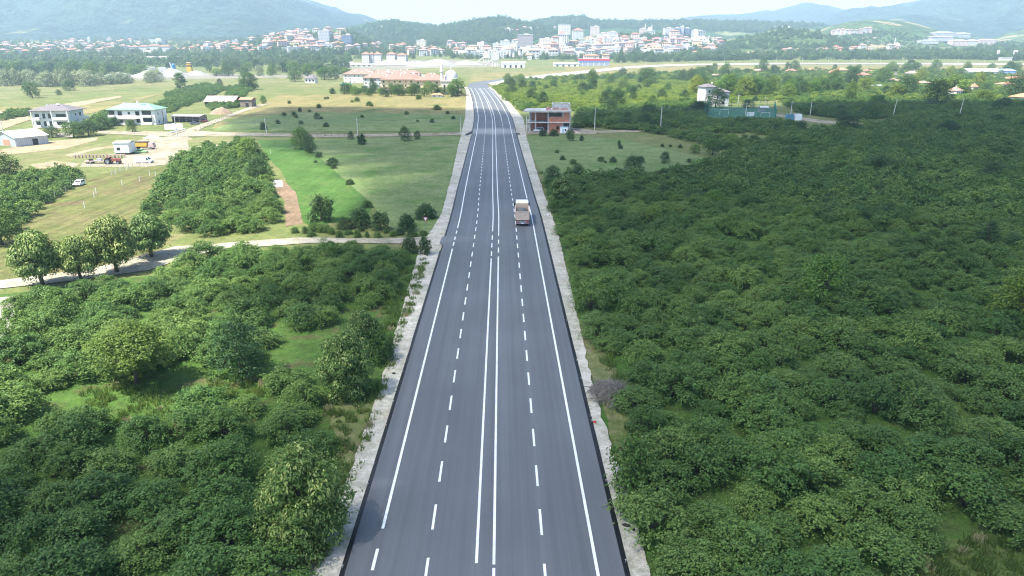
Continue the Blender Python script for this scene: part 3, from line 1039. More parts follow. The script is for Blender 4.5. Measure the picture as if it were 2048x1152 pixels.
def hazel(seed, per, size, shoots, mat=L_HAZEL, n=15):
    rng = np.random.default_rng(seed)
    cl = []
    lop = rng.random() * 6.28
    for i in range(n):
        th = i * 2.39996 + rng.random()
        rr = 1.95 * math.sqrt((i + 0.6) / n) * (1 + 0.22 * math.cos(th * 2 + lop))
        z = 0.95 + 1.75 * (1 - (rr / 2.3) ** 2) * (0.5 + 0.75 * rng.random())
        r = 0.30 + 0.34 * rng.random()
        cl.append(((rr * math.cos(th), rr * math.sin(th), z), (r * 1.15, r * 1.15, r * 0.8)))
    for i in range(6):
        th = i * 1.047 + rng.random()
        cl.append(((1.75 * math.cos(th), 1.75 * math.sin(th), 0.65 + 0.3 * rng.random()), 0.5))
    return Plant(crown_mesh('crown', cl, per, size, mat, rng, 0.75, shoots, 0.8), stems_mesh('stem', rng, 7, 2.0, 1.2, 0.055, M_BARK), 4.9, 3.3, 'stem')

def tree(seed, R_, H, z0, n, per, size, mat, bark=M_BARK, shoots=3, rr=(0.9, 1.5), top=1.0, trunk_r=0.22, tip=None, tip_share=0, tip_size=None, up=0.5, aspect=0.62):
    rng = np.random.default_rng(seed)
    cl = dome_clumps(rng, n, R_ * 0.78, H, z0, R_ * rr[0] * 0.3, R_ * rr[1] * 0.3, top=top)
    return Plant(crown_mesh('crown', cl, per, size, mat, rng, up, shoots, 0.8, tip, tip_share, tip_size, aspect), trunk_mesh('trunk', rng, z0 + H * 0.6, trunk_r, cl, bark), 2 * R_ * 1.08, z0 + H * 1.03, 'trunk')

HZ = [hazel(100 + i, 80, 0.215, 8, n=30) for i in range(8)]
HZF = [hazel(130 + i, 22, 0.42, 2, n=22) for i in range(5)]
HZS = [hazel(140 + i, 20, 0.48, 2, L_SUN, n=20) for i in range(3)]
TREES = {
    'broad': [tree(200 + i, 4.0, 7.0, 1.6, 26, 150, 0.36, L_BROAD) for i in range(3)],
    'dark': [tree(210 + i, 4.0, 7.2, 0.9, 26, 150, 0.34, L_DARK) for i in range(3)],
    'light': [tree(220 + i, 4.0, 7.4, 1.0, 26, 150, 0.36, L_LIGHT) for i in range(2)],
    'yellow': [tree(225, 4.0, 6.6, 1.0, 24, 150, 0.36, L_YELLOW)],
    'olive': [tree(230, 4.2, 4.8, 4.2, 40, 260, 0.24, L_OLIVE, shoots=9, rr=(0.7, 1.3))],
    'willow': [tree(240 + i, 4.2, 6.0, 0.5, 24, 130, 0.40, L_WILLOW, M_BARKL) for i in range(2)],
    'linden_row': [tree(265 + i, 3.5, 5.6, 2.5, 40, 260, 0.3, L_LINDEN, shoots=6, rr=(0.8, 1.25), tip=L_BRACT, tip_share=0.55, tip_size=0.4, up=0.6, trunk_r=0.26) for i in range(3)],
    'poplar': [tree(250, 2.2, 9.0, 1.2, 24, 130, 0.34, L_BROAD, M_BARKL, top=0.8)],
    'linden': [tree(260 + i, 3.6, 7.2, 0.9, 44, 300, 0.27, L_LINDEN, shoots=6, rr=(0.8, 1.25), tip=L_BRACT, tip_share=0.25, tip_size=0.34, up=0.6) for i in range(3)],
    'bushy': [tree(270 + i, 2.4, 3.0, 0.2, 18, 120, 0.28, L_DARK, shoots=5) for i in range(2)],
    'bushy_light': [tree(275 + i, 2.4, 3.0, 0.2, 18, 120, 0.28, L_BROAD, shoots=5) for i in range(2)],
}
def conifer(seed):
    rng = np.random.default_rng(seed)
    cl = []
    for i in range(46):
        t = i / 46
        th = i * 2.39996
        r = 2.5 * (1 - t) ** 0.85 + 0.15
        cl.append(((r * math.cos(th) * 0.8, r * math.sin(th) * 0.8, 0.8 + 8.2 * t), (0.35 + 0.6 * (1 - t), 0.35 + 0.6 * (1 - t), 0.3)))
    return Plant(crown_mesh('crown', cl, 70, 0.26, L_DARK, rng, 0.15, 2, 0.5), trunk_mesh('trunk', rng, 8.5, 0.2, cl, M_BARK, 3), 5.2, 9.4, 'trunk')
TREES['conifer'] = [conifer(280)]
WOODS = [tree(290 + i, 4.0, 7.0, 0.3, 14, 26, 0.95, L_WOOD, shoots=1).crown for i in range(4)]

def put(kind, plant, loc, w, h, label, cat, group=None, rot=None):
    """a plant of width w and height h standing at loc, with its crown and its wood as parts"""
    t = thing(kind, label, cat, loc, random.random() * 6.28 if rot is None else rot, group)
    t.scale = (w / plant.w, w / plant.w, h / plant.h)
    c = bpy.data.objects.new('crown', plant.crown)
    COL.objects.link(c)
    c.parent = t
    s = bpy.data.objects.new(plant.wood_name, plant.wood)
    COL.objects.link(s)
    s.parent = t
    return t

def put_px(kind, sp, px, py, wpx, hpx, label, cat, group=None, var=None):
    """a plant whose foot is at photo pixel (px,py), wpx wide and hpx tall in the picture"""
    p = GF(px, py)
    dp = depth(p)
    w = wpx * dp / FPX
    el = math.asin(-(p - CAM).normalized().z)
    h = max(0.5, (hpx * dp / FPX - 0.25 * w * math.sin(el)) / math.cos(el))
    pl = TREES[sp] if sp in TREES else sp
    pl = pl[var if var is not None else random.randrange(len(pl))]
    return put(kind, pl, p, w, h, label, cat, group)

# ------------------------------------------------------------------ scattering the uncountable
def proto(me):
    return bpy.data.objects.new('scatter_source', me)

def scatter(name, pts, scl, rot, idx, meshes, kind='stuff'):
    me = bpy.data.meshes.new(name)
    me.from_pydata([tuple(p) for p in pts], [], [])
    n = len(pts)
    a = me.attributes.new('scl', 'FLOAT_VECTOR', 'POINT')
    a.data.foreach_set('vector', np.asarray(scl, dtype=np.float32).ravel())
    a = me.attributes.new('rot', 'FLOAT_VECTOR', 'POINT')
    a.data.foreach_set('vector', np.asarray(rot, dtype=np.float32).ravel())
    a = me.attributes.new('pick', 'INT', 'POINT')
    a.data.foreach_set('value', np.asarray(idx, dtype=np.int32))
    o = bpy.data.objects.new(name, me)
    COL.objects.link(o)
    o['kind'] = kind
    ng = bpy.data.node_groups.new(name, 'GeometryNodeTree')
    ng.interface.new_socket('Geometry', in_out='INPUT', socket_type='NodeSocketGeometry')
    ng.interface.new_socket('Geometry', in_out='OUTPUT', socket_type='NodeSocketGeometry')
    gi, go = ng.nodes.new('NodeGroupInput'), ng.nodes.new('NodeGroupOutput')
    iop = ng.nodes.new('GeometryNodeInstanceOnPoints')
    jn = ng.nodes.new('GeometryNodeJoinGeometry')
    for m in list(meshes)[::-1]:
        oi = ng.nodes.new('GeometryNodeObjectInfo')
        oi.inputs['Object'].default_value = proto(m)
        oi.inputs['As Instance'].default_value = True
        ng.links.new(oi.outputs['Geometry'], jn.inputs[0])
    ng.links.new(gi.outputs[0], iop.inputs['Points'])
    ng.links.new(jn.outputs[0], iop.inputs['Instance'])
    iop.inputs['Pick Instance'].default_value = True
    for nm, ty, sk in (('scl', 'FLOAT_VECTOR', 'Scale'), ('rot', 'FLOAT_VECTOR', 'Rotation'), ('pick', 'INT', 'Instance Index')):
        na = ng.nodes.new('GeometryNodeInputNamedAttribute')
        na.data_type = ty
        na.inputs['Name'].default_value = nm
        ng.links.new(na.outputs[0], iop.inputs[sk])
    ng.links.new(iop.outputs[0], go.inputs[0])
    md = o.modifiers.new('scatter', 'NODES')
    md.node_group = ng
    return o

# ------------------------------------------------------------------ hazel orchards
rng = np.random.default_rng(5)
def grid_in(poly_px, step, ang, jit, holes=()):
    poly = W(poly_px)
    hs = [W(h) for h in holes]
    xs = [p[0] for p in poly]
    ys = [p[1] for p in poly]
    out = []
    ca, sa = math.cos(ang), math.sin(ang)
    cx, cy = (min(xs) + max(xs)) / 2, (min(ys) + max(ys)) / 2
    L = max(max(xs) - min(xs), max(ys) - min(ys)) * 0.75
    n = int(L / step)
    for i in range(-n, n + 1):
        for j in range(-n, n + 1):
            u = i * step + rng.normal() * jit
            v = j * step + rng.normal() * jit
            x, y = cx + u * ca - v * sa, cy + u * sa + v * ca
            if in_poly(x, y, poly) and not any(in_poly(x, y, h) for h in hs):
                out.append((x, y))
    return out

def ell(cx, cy, rx, ry):
    return [(cx + rx * math.cos(a * 0.6283), cy + ry * math.sin(a * 0.6283)) for a in range(10)]

RIGHT = [(1098, 358), (1110, 415), (1145, 520), (1182, 650), (1240, 770), (1240, 850), (1272, 960), (1290, 1060), (1330, 1330), (2200, 1330), (2900, 1000), (2600, 600), (2300, 300), (2040, 214), (1900, 228), (1800, 236), (1760, 250), (1690, 256), (1600, 262), (1560, 270), (1450, 318), (1335, 356), (1240, 350), (1140, 360)]
RH = [ell(1400, 400, 34, 7), ell(1620, 420, 40, 7), ell(1850, 400, 44, 7), ell(1530, 620, 22, 10), ell(1850, 640, 30, 9), ell(1450, 860, 26, 12), ell(1760, 880, 26, 12), ell(1490, 492, 40, 14), ell(1880, 478, 70, 12), ell(1700, 500, 28, 14), ell(1225, 640, 32, 18), ell(1300, 575, 24, 10), ell(1310, 455, 26, 10), ell(1590, 296, 40, 6),
      ell(1245, 760, 34, 26), ell(1470, 282, 60, 8), ell(1430, 535, 16, 12), [(1790, 1152), (1830, 1095), (1950, 1085), (2300, 1060), (2500, 1300), (1850, 1330)], ell(1288, 975, 26, 20), ell(1590, 790, 16, 10), ell(1720, 690, 14, 10)]
LEFT = [(40, 602), (200, 585), (340, 552), (420, 520), (480, 506), (620, 500), (740, 502), (800, 506), (815, 520), (800, 560), (780, 590), (740, 620), (690, 640), (650, 660), (640, 760), (650, 830), (660, 900), (560, 960), (540, 1050), (560, 1130), (520, 1330), (-1200, 1330), (-900, 800), (-200, 720), (20, 680)]
LH = [ell(262, 818, 112, 54), ell(482, 775, 75, 30), ell(612, 1100, 90, 45), ell(700, 775, 80, 40), [(515, 690), (560, 670), (640, 668), (660, 720), (630, 760), (560, 740)], [(180, 770), (330, 770), (470, 790), (540, 760), (560, 800), (420, 810), (300, 830), (180, 850), (60, 865), (60, 835)], ell(620, 600, 18, 8), ell(330, 610, 30, 8), ell(480, 700, 30, 16), ell(520, 560, 14, 6), ell(400, 655, 14, 8), ell(200, 720, 14, 8)]
MIDL = [(290, 425), (318, 372), (365, 315), (420, 300), (500, 290), (534, 330), (542, 395), (552, 446), (480, 470), (400, 472), (345, 462)]
FARL = [(-500, 380), (0, 362), (100, 350), (155, 350), (160, 362), (110, 395), (60, 428), (20, 470), (-100, 480), (-500, 600)]
pts = [(x, y, 'r') for x, y in grid_in(RIGHT, 4.1, 0.5, 0.75, RH)]
pts += [(x, y, 'l') for x, y in grid_in(LEFT, 4.35, 0.25, 0.8, LH)]
pts += [(x, y, 'm') for x, y in grid_in(MIDL, 4.0, 0.35, 0.7)]
pts += [(x, y, 'f') for x, y in grid_in(FARL, 3.6, 0.35, 0.5)]
vis, rest = [], []
for x, y, sd in pts:
    q = project((x, y, 1.5))
    if q is None or q[1] > 1330 or q[0] < -500 or q[0] > 2500:
        continue
    (vis if (-20 < q[0] < 2068 and q[1] < 1175) else rest).append((math.hypot(x, y), x, y, sd))
vis.sort()
near, more = vis[:296], vis[296:]
SIDE = {'r': ('leafy hazel bush of the dense dark orchard along the truck side of the road', 'hazel bushes in the large dark orchard'),
        'l': ('leafy hazel bush of the orchard between the new road and the pale gravel track', 'hazel bushes in the orchard by the gravel track')}
for d, x, y, sd in near:
    lb, gr = SIDE[sd]
    s = 0.72 + 0.5 * rng.random()
    put('hazel_bush', HZ[rng.integers(len(HZ))], (x, y, 0.02), 4.6 * s * (0.95 + 0.15 * rng.random()), 2.9 * s * (0.75 + 0.5 * rng.random()), lb, 'bush', gr)
def scatter_bushes(name, L, meshes, smin=0.72, smax=1.22, zs=1.0):
    if not L:
        return
    P = [(x, y, prof(y)) for x, y in L]
    s = smin + (smax - smin) * rng.random(len(L))
    S = np.stack([s, s, s * zs * 0.9 * (0.75 + 0.5 * rng.random(len(L)))], axis=1)
    Ro = np.stack([np.zeros(len(L)), np.zeros(len(L)), rng.random(len(L)) * 6.28], axis=1)
    return scatter(name, P, S, Ro, rng.integers(0, len(meshes), len(L)), meshes)
ALLFAR = more + rest
scatter_bushes('hazel_foliage', [(x, y) for d, x, y, sd in ALLFAR if d < 170], [h.crown for h in HZ])
scatter_bushes('hazel_foliage', [(x, y) for d, x, y, sd in ALLFAR if d >= 170], [h.crown for h in HZF])
# strips of orchard further off
STRIP = [[(290, 222), (330, 205), (400, 182), (430, 172), (455, 178), (400, 202), (340, 226), (300, 228)],
         [(330, 190), (400, 172), (420, 170), (430, 178), (400, 196), (350, 206)],
         [(455, 178), (500, 170), (512, 176), (480, 196), (455, 200)],
         [(415, 214), (470, 203), (485, 205), (480, 214), (430, 222)],
         [(165, 262), (190, 240), (215, 226), (240, 222), (232, 250), (205, 262)],
         [(0, 240), (20, 226), (60, 224), (58, 231), (0, 243)]]
L2 = []
for s_ in STRIP:
    L2 += grid_in(s_, 3.6, 0.3, 0.4)
scatter_bushes('hazel_foliage', L2, [h.crown for h in HZF], 0.8, 1.1)
# sunlit scrub beyond the building site and dark scrub along the lane
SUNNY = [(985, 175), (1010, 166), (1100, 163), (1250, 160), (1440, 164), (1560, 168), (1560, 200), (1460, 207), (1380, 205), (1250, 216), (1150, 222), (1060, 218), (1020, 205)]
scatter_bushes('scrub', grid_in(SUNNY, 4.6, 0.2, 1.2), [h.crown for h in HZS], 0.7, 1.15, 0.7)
DARKS = [(1030, 205), (1060, 212), (1150, 222), (1250, 216), (1380, 205), (1420, 210), (1400, 238), (1450, 246), (1560, 243), (1600, 258), (1440, 305), (1400, 290), (1330, 270), (1200, 256), (1150, 256), (1145, 240), (1070, 226), (1035, 222)]
scatter_bushes('scrub', grid_in(DARKS, 4.0, 0.1, 1.0, [ell(1350, 262, 40, 4), ell(1480, 275, 60, 9), ell(1100, 235, 60, 26), ell(1590, 236, 20, 4)]), [h.crown for h in HZF], 0.8, 1.3, 0.9)
DARKR = [(1560, 205), (1700, 200), (1800, 204), (1950, 206), (2300, 205), (2400, 230), (2040, 216), (1900, 228), (1800, 236), (1700, 240), (1600, 228)]
scatter_bushes('scrub', grid_in(DARKR, 4.0, 0.1, 1.0), [h.crown for h in HZF], 0.8, 1.25, 0.9)
LAST = [(1040, 163), (1110, 157), (1300, 150), (1400, 146), (2080, 144), (2080, 172), (1500, 166), (1250, 160)]
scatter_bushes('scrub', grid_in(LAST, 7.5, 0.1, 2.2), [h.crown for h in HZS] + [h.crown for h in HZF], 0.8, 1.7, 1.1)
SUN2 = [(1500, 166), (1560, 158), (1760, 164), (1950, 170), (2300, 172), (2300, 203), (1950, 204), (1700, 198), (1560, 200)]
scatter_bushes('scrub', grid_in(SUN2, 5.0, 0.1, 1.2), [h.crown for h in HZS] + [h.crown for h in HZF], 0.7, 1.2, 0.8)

# ------------------------------------------------------------------ grass and weeds
def tuft(seed, mat, n=40, r=0.5, h=0.5):
    rg = np.random.default_rng(seed)
    V, F = [], []
    for i in range(n):
        a, q = rg.random() * 6.28, r * math.sqrt(rg.random())
        x, y = q * math.cos(a), q * math.sin(a)
        b = rg.random() * 6.28
        w, hh = 0.05, h * (0.5 + 0.7 * rg.random())
        dx, dy = math.cos(b) * w, math.sin(b) * w
        lx, ly = rg.normal() * 0.25 * h, rg.normal() * 0.25 * h
        k = len(V)
        V += [(x - dx, y - dy, 0), (x + dx, y + dy, 0), (x + dx * 0.4 + lx, y + dy * 0.4 + ly, hh), (x - dx * 0.4 + lx, y - dy * 0.4 + ly, hh)]
        F.append((k, k + 1, k + 2, k + 3))
    return np_mesh('tuft', V, F, mat)
TUFT = [tuft(1, L_GRASS), tuft(2, L_GRASS, 50, 0.6, 0.7), tuft(3, L_STRAW, 40, 0.5, 0.6), tuft(4, L_GRASS, 60, 0.8, 0.4)]
def rand_in(poly_px, dens):
    poly = W(poly_px)
    xs = [p[0] for p in poly]
    ys = [p[1] for p in poly]
    n = int((max(xs) - min(xs)) * (max(ys) - min(ys)) * dens)
    c = rng.random((n, 2)) * [max(xs) - min(xs), max(ys) - min(ys)] + [min(xs), min(ys)]
    return [(x, y) for x, y in c if in_poly(x, y, poly)]
T1 = []
for pl, dn in ((
        [(745, 780), (775, 740), (815, 620), (845, 560), (858, 520), (866, 540), (826, 640), (780, 780), (730, 900), (690, 1000), (650, 1090), (560, 1152), (620, 1060), (660, 960), (650, 860), (660, 790)], 1.1),
        ([(1240, 960), (1205, 850), (1175, 740), (1145, 640), (1120, 540), (1150, 540), (1190, 640), (1240, 760), (1330, 980), (1320, 1040), (1275, 1040)], 1.1),
        ([(1780, 1175), (1830, 1090), (1950, 1075), (2120, 1050), (2120, 1175)], 1.4),
        (LH[0], 0.9), (LH[1], 0.9), (LH[2], 0.9), ([(770, 560), (860, 510), (800, 700), (760, 700)], 1.0),
        ([(1062, 300), (1085, 350), (1125, 500), (1145, 540), (1110, 440), (1075, 340), (1058, 290)], 0.6)):
    T1 += rand_in(pl, dn)
T1 = [q for q in T1 if not -12.6 < q[0] < 11.9]
P = [(x, y, prof(y) + 0.03) for x, y in T1]
s = 0.5 + 0.7 * rng.random(len(P))
scatter('grass', P, np.stack([s, s, s], 1), np.stack([s * 0, s * 0, rng.random(len(P)) * 6.28], 1), rng.choice([0, 1, 2, 3], len(P), p=[0.38, 0.28, 0.04, 0.30]), TUFT)

# ------------------------------------------------------------------ single trees and shrubs
# near the road and in the orchards
put_px('linden_tree', 'linden', 612, 1085, 190, 200, 'dense blossoming linden with pale drooping tips beside the gravel shoulder', 'tree', var=0)
put_px('linden_tree', 'linden', 695, 790, 118, 135, 'smaller linden with yellowish blossom tips beside a bright grass clearing', 'tree', var=1)
put_px('linden_tree', 'linden', 727, 712, 84, 98, 'dark linden standing right behind the yellow-tipped linden', 'tree', var=2)
put_px('shrub', 'bushy_light', 765, 722, 58, 62, 'round green shrub between the yellow-tipped linden and the gravel shoulder', 'shrub')
put_px('shrub', 'bushy', 820, 505, 36, 36, 'small dark shrub at the mouth of the gravel track', 'shrub', var=0)
put_px('shrub', 'bushy', 850, 510, 30, 40, 'upright shrub at the junction, next to the tarred corner', 'shrub', var=1)
put_px('lone_tree', 'olive', 275, 775, 172, 142, 'olive-green wide tree with a bare dark trunk in a grass clearing', 'tree')
put_px('dark_tree', 'dark', 482, 752, 116, 120, 'blue-green dark round tree beside the olive-green lone tree', 'tree', var=0)
put_px('linden_tree', 'linden_row', 86, 572, 100, 115, 'leftmost of the four blossoming lindens along the gravel track', 'tree', var=1)
put_px('linden_tree', 'linden_row', 164, 562, 78, 94, 'smallest and darkest of the four lindens along the gravel track', 'tree', var=2)
put_px('linden_tree', 'linden_row', 234, 545, 98, 116, 'tall linden second from the right in the track row', 'tree', var=0)
put_px('linden_tree', 'linden_row', 304, 514, 92, 92, 'pale yellow-green linden ending the row along the gravel track', 'tree', var=1)
put_px('broad_tree', 'broad', 5, 490, 86, 84, 'full green tree at the picture edge next to the hay field', 'tree', var=0)
put_px('broad_tree', 'broad', 2, 362, 88, 62, 'rounded green tree above the far hazel strip at the picture edge', 'tree', var=1)
put_px('broad_tree', 'light', 603, 298, 44, 46, 'taller bright tree of the pair at the corner of the lawn', 'tree', var=0)
put_px('dark_tree', 'dark', 620, 306, 28, 38, 'smaller dark tree of the pair at the corner of the lawn', 'tree', var=1)
put_px('dark_tree', 'dark', 519, 362, 46, 52, 'dark round tree on the edge of the hazel plot by the lawn', 'tree', var=2)
put_px('broad_tree', 'light', 496, 322, 46, 50, 'pale green tree at the top of the hazel plot', 'tree', var=1)
put_px('broad_tree', 'broad', 478, 300, 24, 30, 'slim tree where the yard lane meets the dirt road', 'tree', var=2)
put_px('upright_shrub', 'bushy', 644, 442, 60, 54, 'large upright dark shrub at the foot of the bright lawn', 'shrub', var=1)
for i, (x, y, w, h, l) in enumerate([
        (722, 455, 44, 42, 'dark shrub at the left end of the group above the gravel track'),
        (760, 460, 46, 40, 'broad dark shrub in the middle of the group above the gravel track'),
        (690, 458, 34, 26, 'low shrub in the weeds between the lawn and the gravel track'),
        (815, 462, 42, 36, 'dark shrub next to the warning sign'),
        (852, 436, 50, 30, 'wide dark shrub behind the warning sign')]):
    put_px('shrub', 'bushy', x, y, w, h, l, 'shrub', var=i % 2)
for x, y, w, h, sp, l in [
        (810, 282, 26, 30, 'dark', 'dark round tree below the dirt road, larger of a pair'),
        (835, 279, 16, 18, 'dark', 'small dark round tree beside the larger one below the dirt road'),
        (702, 279, 15, 17, 'dark', 'small dark tree at the concrete pole on the dirt road'),
        (724, 289, 22, 22, 'bushy', 'dark bush just below the concrete pole on the dirt road'),
        (634, 239, 14, 14, 'dark', 'round dark bush alone in the shaded meadow'),
        (527, 260, 16, 16, 'bushy', 'dark bush at the pole in the meadow corner'),
        (556, 248, 11, 9, 'bushy', 'little dark bush left in the shaded meadow'),
        (874, 220, 20, 10, 'bushy', 'low wide dark bush on the edge of the golden meadow'),
        (665, 331, 28, 17, 'bushy', 'grey-green bush on the fence line beside the lawn'),
        (362, 180, 28, 36, 'poplar', 'tall airy tree on a pale trunk in the olive field'),
        (498, 179, 42, 34, 'broad', 'big round tree behind the tin-roofed barn'),
        (65, 196, 36, 33, 'broad', 'round green tree in front of the pale willows'),
        (139, 182, 26, 22, 'dark', 'ball-shaped tree alone in the far olive field'),
        (118, 190, 14, 11, 'dark', 'small bush alone in the far olive field'),
        (265, 264, 22, 26, 'broad', 'young tree in front of the green-roofed house'),
        (105, 275, 34, 24, 'dark', 'dark tree between the barn and the grey-roofed house'),
        (148, 275, 48, 34, 'broad', 'spreading dark tree in front of the grey-roofed house stairs'),
        (178, 272, 44, 34, 'dark', 'dense tree above the ploughed field'),
        (205, 258, 44, 28, 'broad', 'leafy tree beside the green-roofed house'),
        (230, 252, 24, 18, 'dark', 'dark bush at the corner of the green-roofed house'),
        (485, 172, 16, 14, 'dark', 'small tree at the end of the orchard strip'),
        (440, 172, 14, 15, 'dark', 'dark bush ending the long hazel strip'),
        (527, 208, 14, 18, 'light', 'light bush by the field path'),
        (600, 224, 9, 9, 'bushy', 'tiny thorn bush in the golden meadow'),
        (665, 188, 14, 12, 'bushy', 'bush at the left end of the hedge below the red-roofed estate')]:
    put_px('meadow_tree' if sp in ('dark', 'broad', 'poplar', 'light') else 'shrub', sp, x, y, w, h, l, 'tree' if sp not in ('bushy',) else 'shrub')
# hedge and garden trees below the red-roofed estate
for i in range(26):
    x = 690 + 225 * ((i * 0.618) % 1.0)
    y = 186 + 8 * random.random()
    w = 14 + 12 * random.random()
    put_px('hedge_tree', random.choice(['broad', 'dark', 'light']), x, y, w, w * (0.8 + 0.3 * random.random()), 'leafy tree of the ragged hedge below the red-roofed estate', 'tree', 'trees below the red-roofed estate')
for x, y, w, h, l in [(915, 192, 40, 36, 'tall light green tree next to the road by the mosque'), (800, 178, 14, 22, 'dark cypress-like tree in front of the yellow estate block'), (745, 180, 16, 24, 'dark tree before the yellow estate block corner')]:
    put_px('garden_tree', 'light' if w > 30 else 'dark', x, y, w, h, l, 'tree')
for i in range(22):
    x, y = random.uniform(560, 930), random.uniform(196, 255)
    w = random.uniform(6, 14)
    put_px('meadow_bush', random.choice(['bushy', 'bushy_light']), x, y, w, w * 0.7, 'small dark bush scattered over the meadow beside the road', 'shrub', 'bushes scattered in the meadow')
# forest belt on the far left: pale willows before dark trees
for i in range(26):
    x = -25 + 13.5 * i + random.uniform(-4, 4)
    if 262 < x < 300 or x > 330:
        continue
    put_px('willow', 'willow', x, 171 + random.uniform(-3, 3) - max(0, x - 150) * 0.03, random.uniform(26, 40), random.uniform(22, 34) * (1 if x < 190 else 0.75), 'pale grey-green willow in the row along the far field edge', 'tree', 'pale willows along the far field')
for i in range(34):
    x = -15 + 9.0 * i + random.uniform(-3, 3)
    put_px('belt_tree', random.choice(['broad', 'dark', 'light']), x, 151 + random.uniform(-4, 3), random.uniform(22, 34), random.uniform(22, 32) * (1 if x < 200 else 0.8), 'dark green tree of the dense belt behind the pale willows', 'tree', 'dark tree belt behind the willows')
for i in range(22):
    x = 420 + 13 * i + random.uniform(-6, 6)
    put_px('belt_tree', random.choice(['broad', 'dark', 'light', 'willow']), x, 150 + random.uniform(-10, 4), random.uniform(16, 30), random.uniform(14, 24), 'green tree of the loose belt between the gravel works and the estate', 'tree', 'trees between gravel works and estate')
for i in range(16):
    x, y = random.uniform(1070, 1380), random.uniform(284, 340)
    w = random.uniform(6, 18)
    put_px('meadow_bush', random.choice(['bushy', 'bushy_light']), x, y, w, w * 0.7, 'low green bush scattered over the rough meadow by the building site', 'shrub', 'bushes scattered by the building site')
for i in range(16):
    x, y = 612 + 9 * i + random.uniform(-9, 13), 298 + 8.2 * i + random.uniform(-6, 6)
    if random.random() < 0.4:
        continue
    w = random.uniform(6, 26)
    put_px('meadow_bush', random.choice(['bushy', 'bushy_light']), x, y, w, w * 0.6, 'weedy bush on the boundary between the bright lawn and the meadow', 'shrub', 'bushes on the lawn boundary')
for i in range(18):
    x = 590 + 15 * i + random.uniform(-6, 6)
    put_px('meadow_bush', random.choice(['bushy', 'bushy_light', 'bushy_light']), x, random.uniform(460, 475), random.uniform(10, 34), random.uniform(7, 19), 'low weedy bush along the upper side of the gravel track', 'shrub', 'bushes along the gravel track')
for x, y, w, h in [(590, 163, 34, 22), (615, 152, 30, 24), (650, 160, 36, 26), (670, 158, 26, 22), (640, 148, 24, 20)]:
    put_px('grove_tree', 'broad', x, y, w, h, 'green tree of the grove around the small white house', 'tree', 'grove around the small white house')
# right of the road
for x, y, w, h, sp, l in [
        (1184, 182, 26, 44, 'broad', 'tall tree standing above the sunny scrub near the pale road'),
        (1245, 158, 24, 22, 'dark', 'dark round tree beside the pale road'),
        (1293, 168, 46, 34, 'broad', 'large spreading tree before the dry field'),
        (1022, 180, 20, 24, 'dark', 'dark tree at the inside of the road bend'),
        (1062, 200, 26, 22, 'dark', 'dark tree behind the building site'),
        (1085, 208, 28, 26, 'dark', 'dark bushy tree right behind the raw concrete building'),
        (1165, 186, 26, 22, 'dark', 'broad tree in the sunny scrub'),
        (1209, 211, 30, 30, 'dark', 'bulky dark tree in the sunny scrub'),
        (1235, 198, 18, 14, 'dark', 'small dark tree in the sunny scrub'),
        (1265, 202, 20, 18, 'dark', 'round dark tree in the middle of the sunny scrub'),
        (1335, 183, 18, 18, 'light', 'pale round tree in the sunny scrub'),
        (1304, 212, 24, 22, 'broad', 'tree between the power poles and the sunny scrub'),
        (1431, 216, 46, 42, 'dark', 'dense dark round tree hiding the white house'),
        (1140, 282, 22, 24, 'broad', 'small tree in front of the raw concrete building'),
        (1085, 272, 20, 14, 'bushy', 'bush in front of the raw concrete building entrance'),
        (1108, 272, 22, 14, 'bushy', 'bush before the brick wall of the building site'),
        (1163, 282, 10, 12, 'bushy', 'little bush in the meadow by the building site'),
        (1238, 292, 8, 12, 'bushy', 'thin bush in the rough meadow'),
        (1330, 326, 22, 24, 'dark', 'upright dark tree at the orchard edge by the meadow'),
        (1268, 345, 48, 36, 'dark', 'dark tree group at the near edge of the rough meadow'),
        (1105, 365, 38, 36, 'dark', 'dark tree on the orchard corner nearest the road'),
        (1155, 360, 34, 34, 'dark', 'dark tree second in line on the orchard corner'),
        (1125, 412, 70, 60, 'linden', 'blossom-flecked tree on the roadside corner of the dark orchard'),
        (1305, 450, 40, 42, 'light', 'lighter green tree rising from the dark orchard'),
        (1972, 505, 62, 68, 'conifer', 'dark fir standing out of the dark orchard'),
        (2020, 505, 56, 44, 'dark', 'dark tree beside the fir in the orchard'),
        (1645, 610, 112, 112, 'light', 'big light green tree in the middle of the dark orchard'),
        (2036, 645, 120, 110, 'yellow', 'yellow-green tree at the orchard edge of the picture'),
        (1265, 975, 120, 110, 'bushy_light', 'feathery green roadside shrub beside the shoulder'),
        (1425, 310, 40, 36, 'broad', 'tree at the far corner of the rough meadow'),
        (1750, 345, 60, 40, 'dark', 'dark tree rising over the far part of the orchard'),
        (1680, 330, 36, 40, 'broad', 'tree rising over the far part of the orchard by the grassy gap'),
        (1985, 356, 60, 36, 'dark', 'dark wide tree on the far right of the orchard'),
        (1870, 214, 62, 56, 'dark', 'large shaded tree in front of the orange-roofed village'),
        (1905, 190, 62, 42, 'light', 'bright tree among the village roofs'),
        (1790, 195, 40, 28, 'yellow', 'yellowish tree before the village roofs'),
        (1965, 205, 50, 26, 'yellow', 'yellow-green tree close to the orange-roofed house'),
        (1700, 205, 30, 44, 'broad', 'tall tree standing before the sunny orchard strip')]:
    if sp in ('bushy', 'bushy_light'):
        put_px('shrub', sp, x, y, w, h, l, 'shrub')
    else:
        put_px('linden_tree' if sp == 'linden' else 'fir_tree' if sp == 'conifer' else 'orchard_tree', sp, x, y, w, h, l, 'tree')
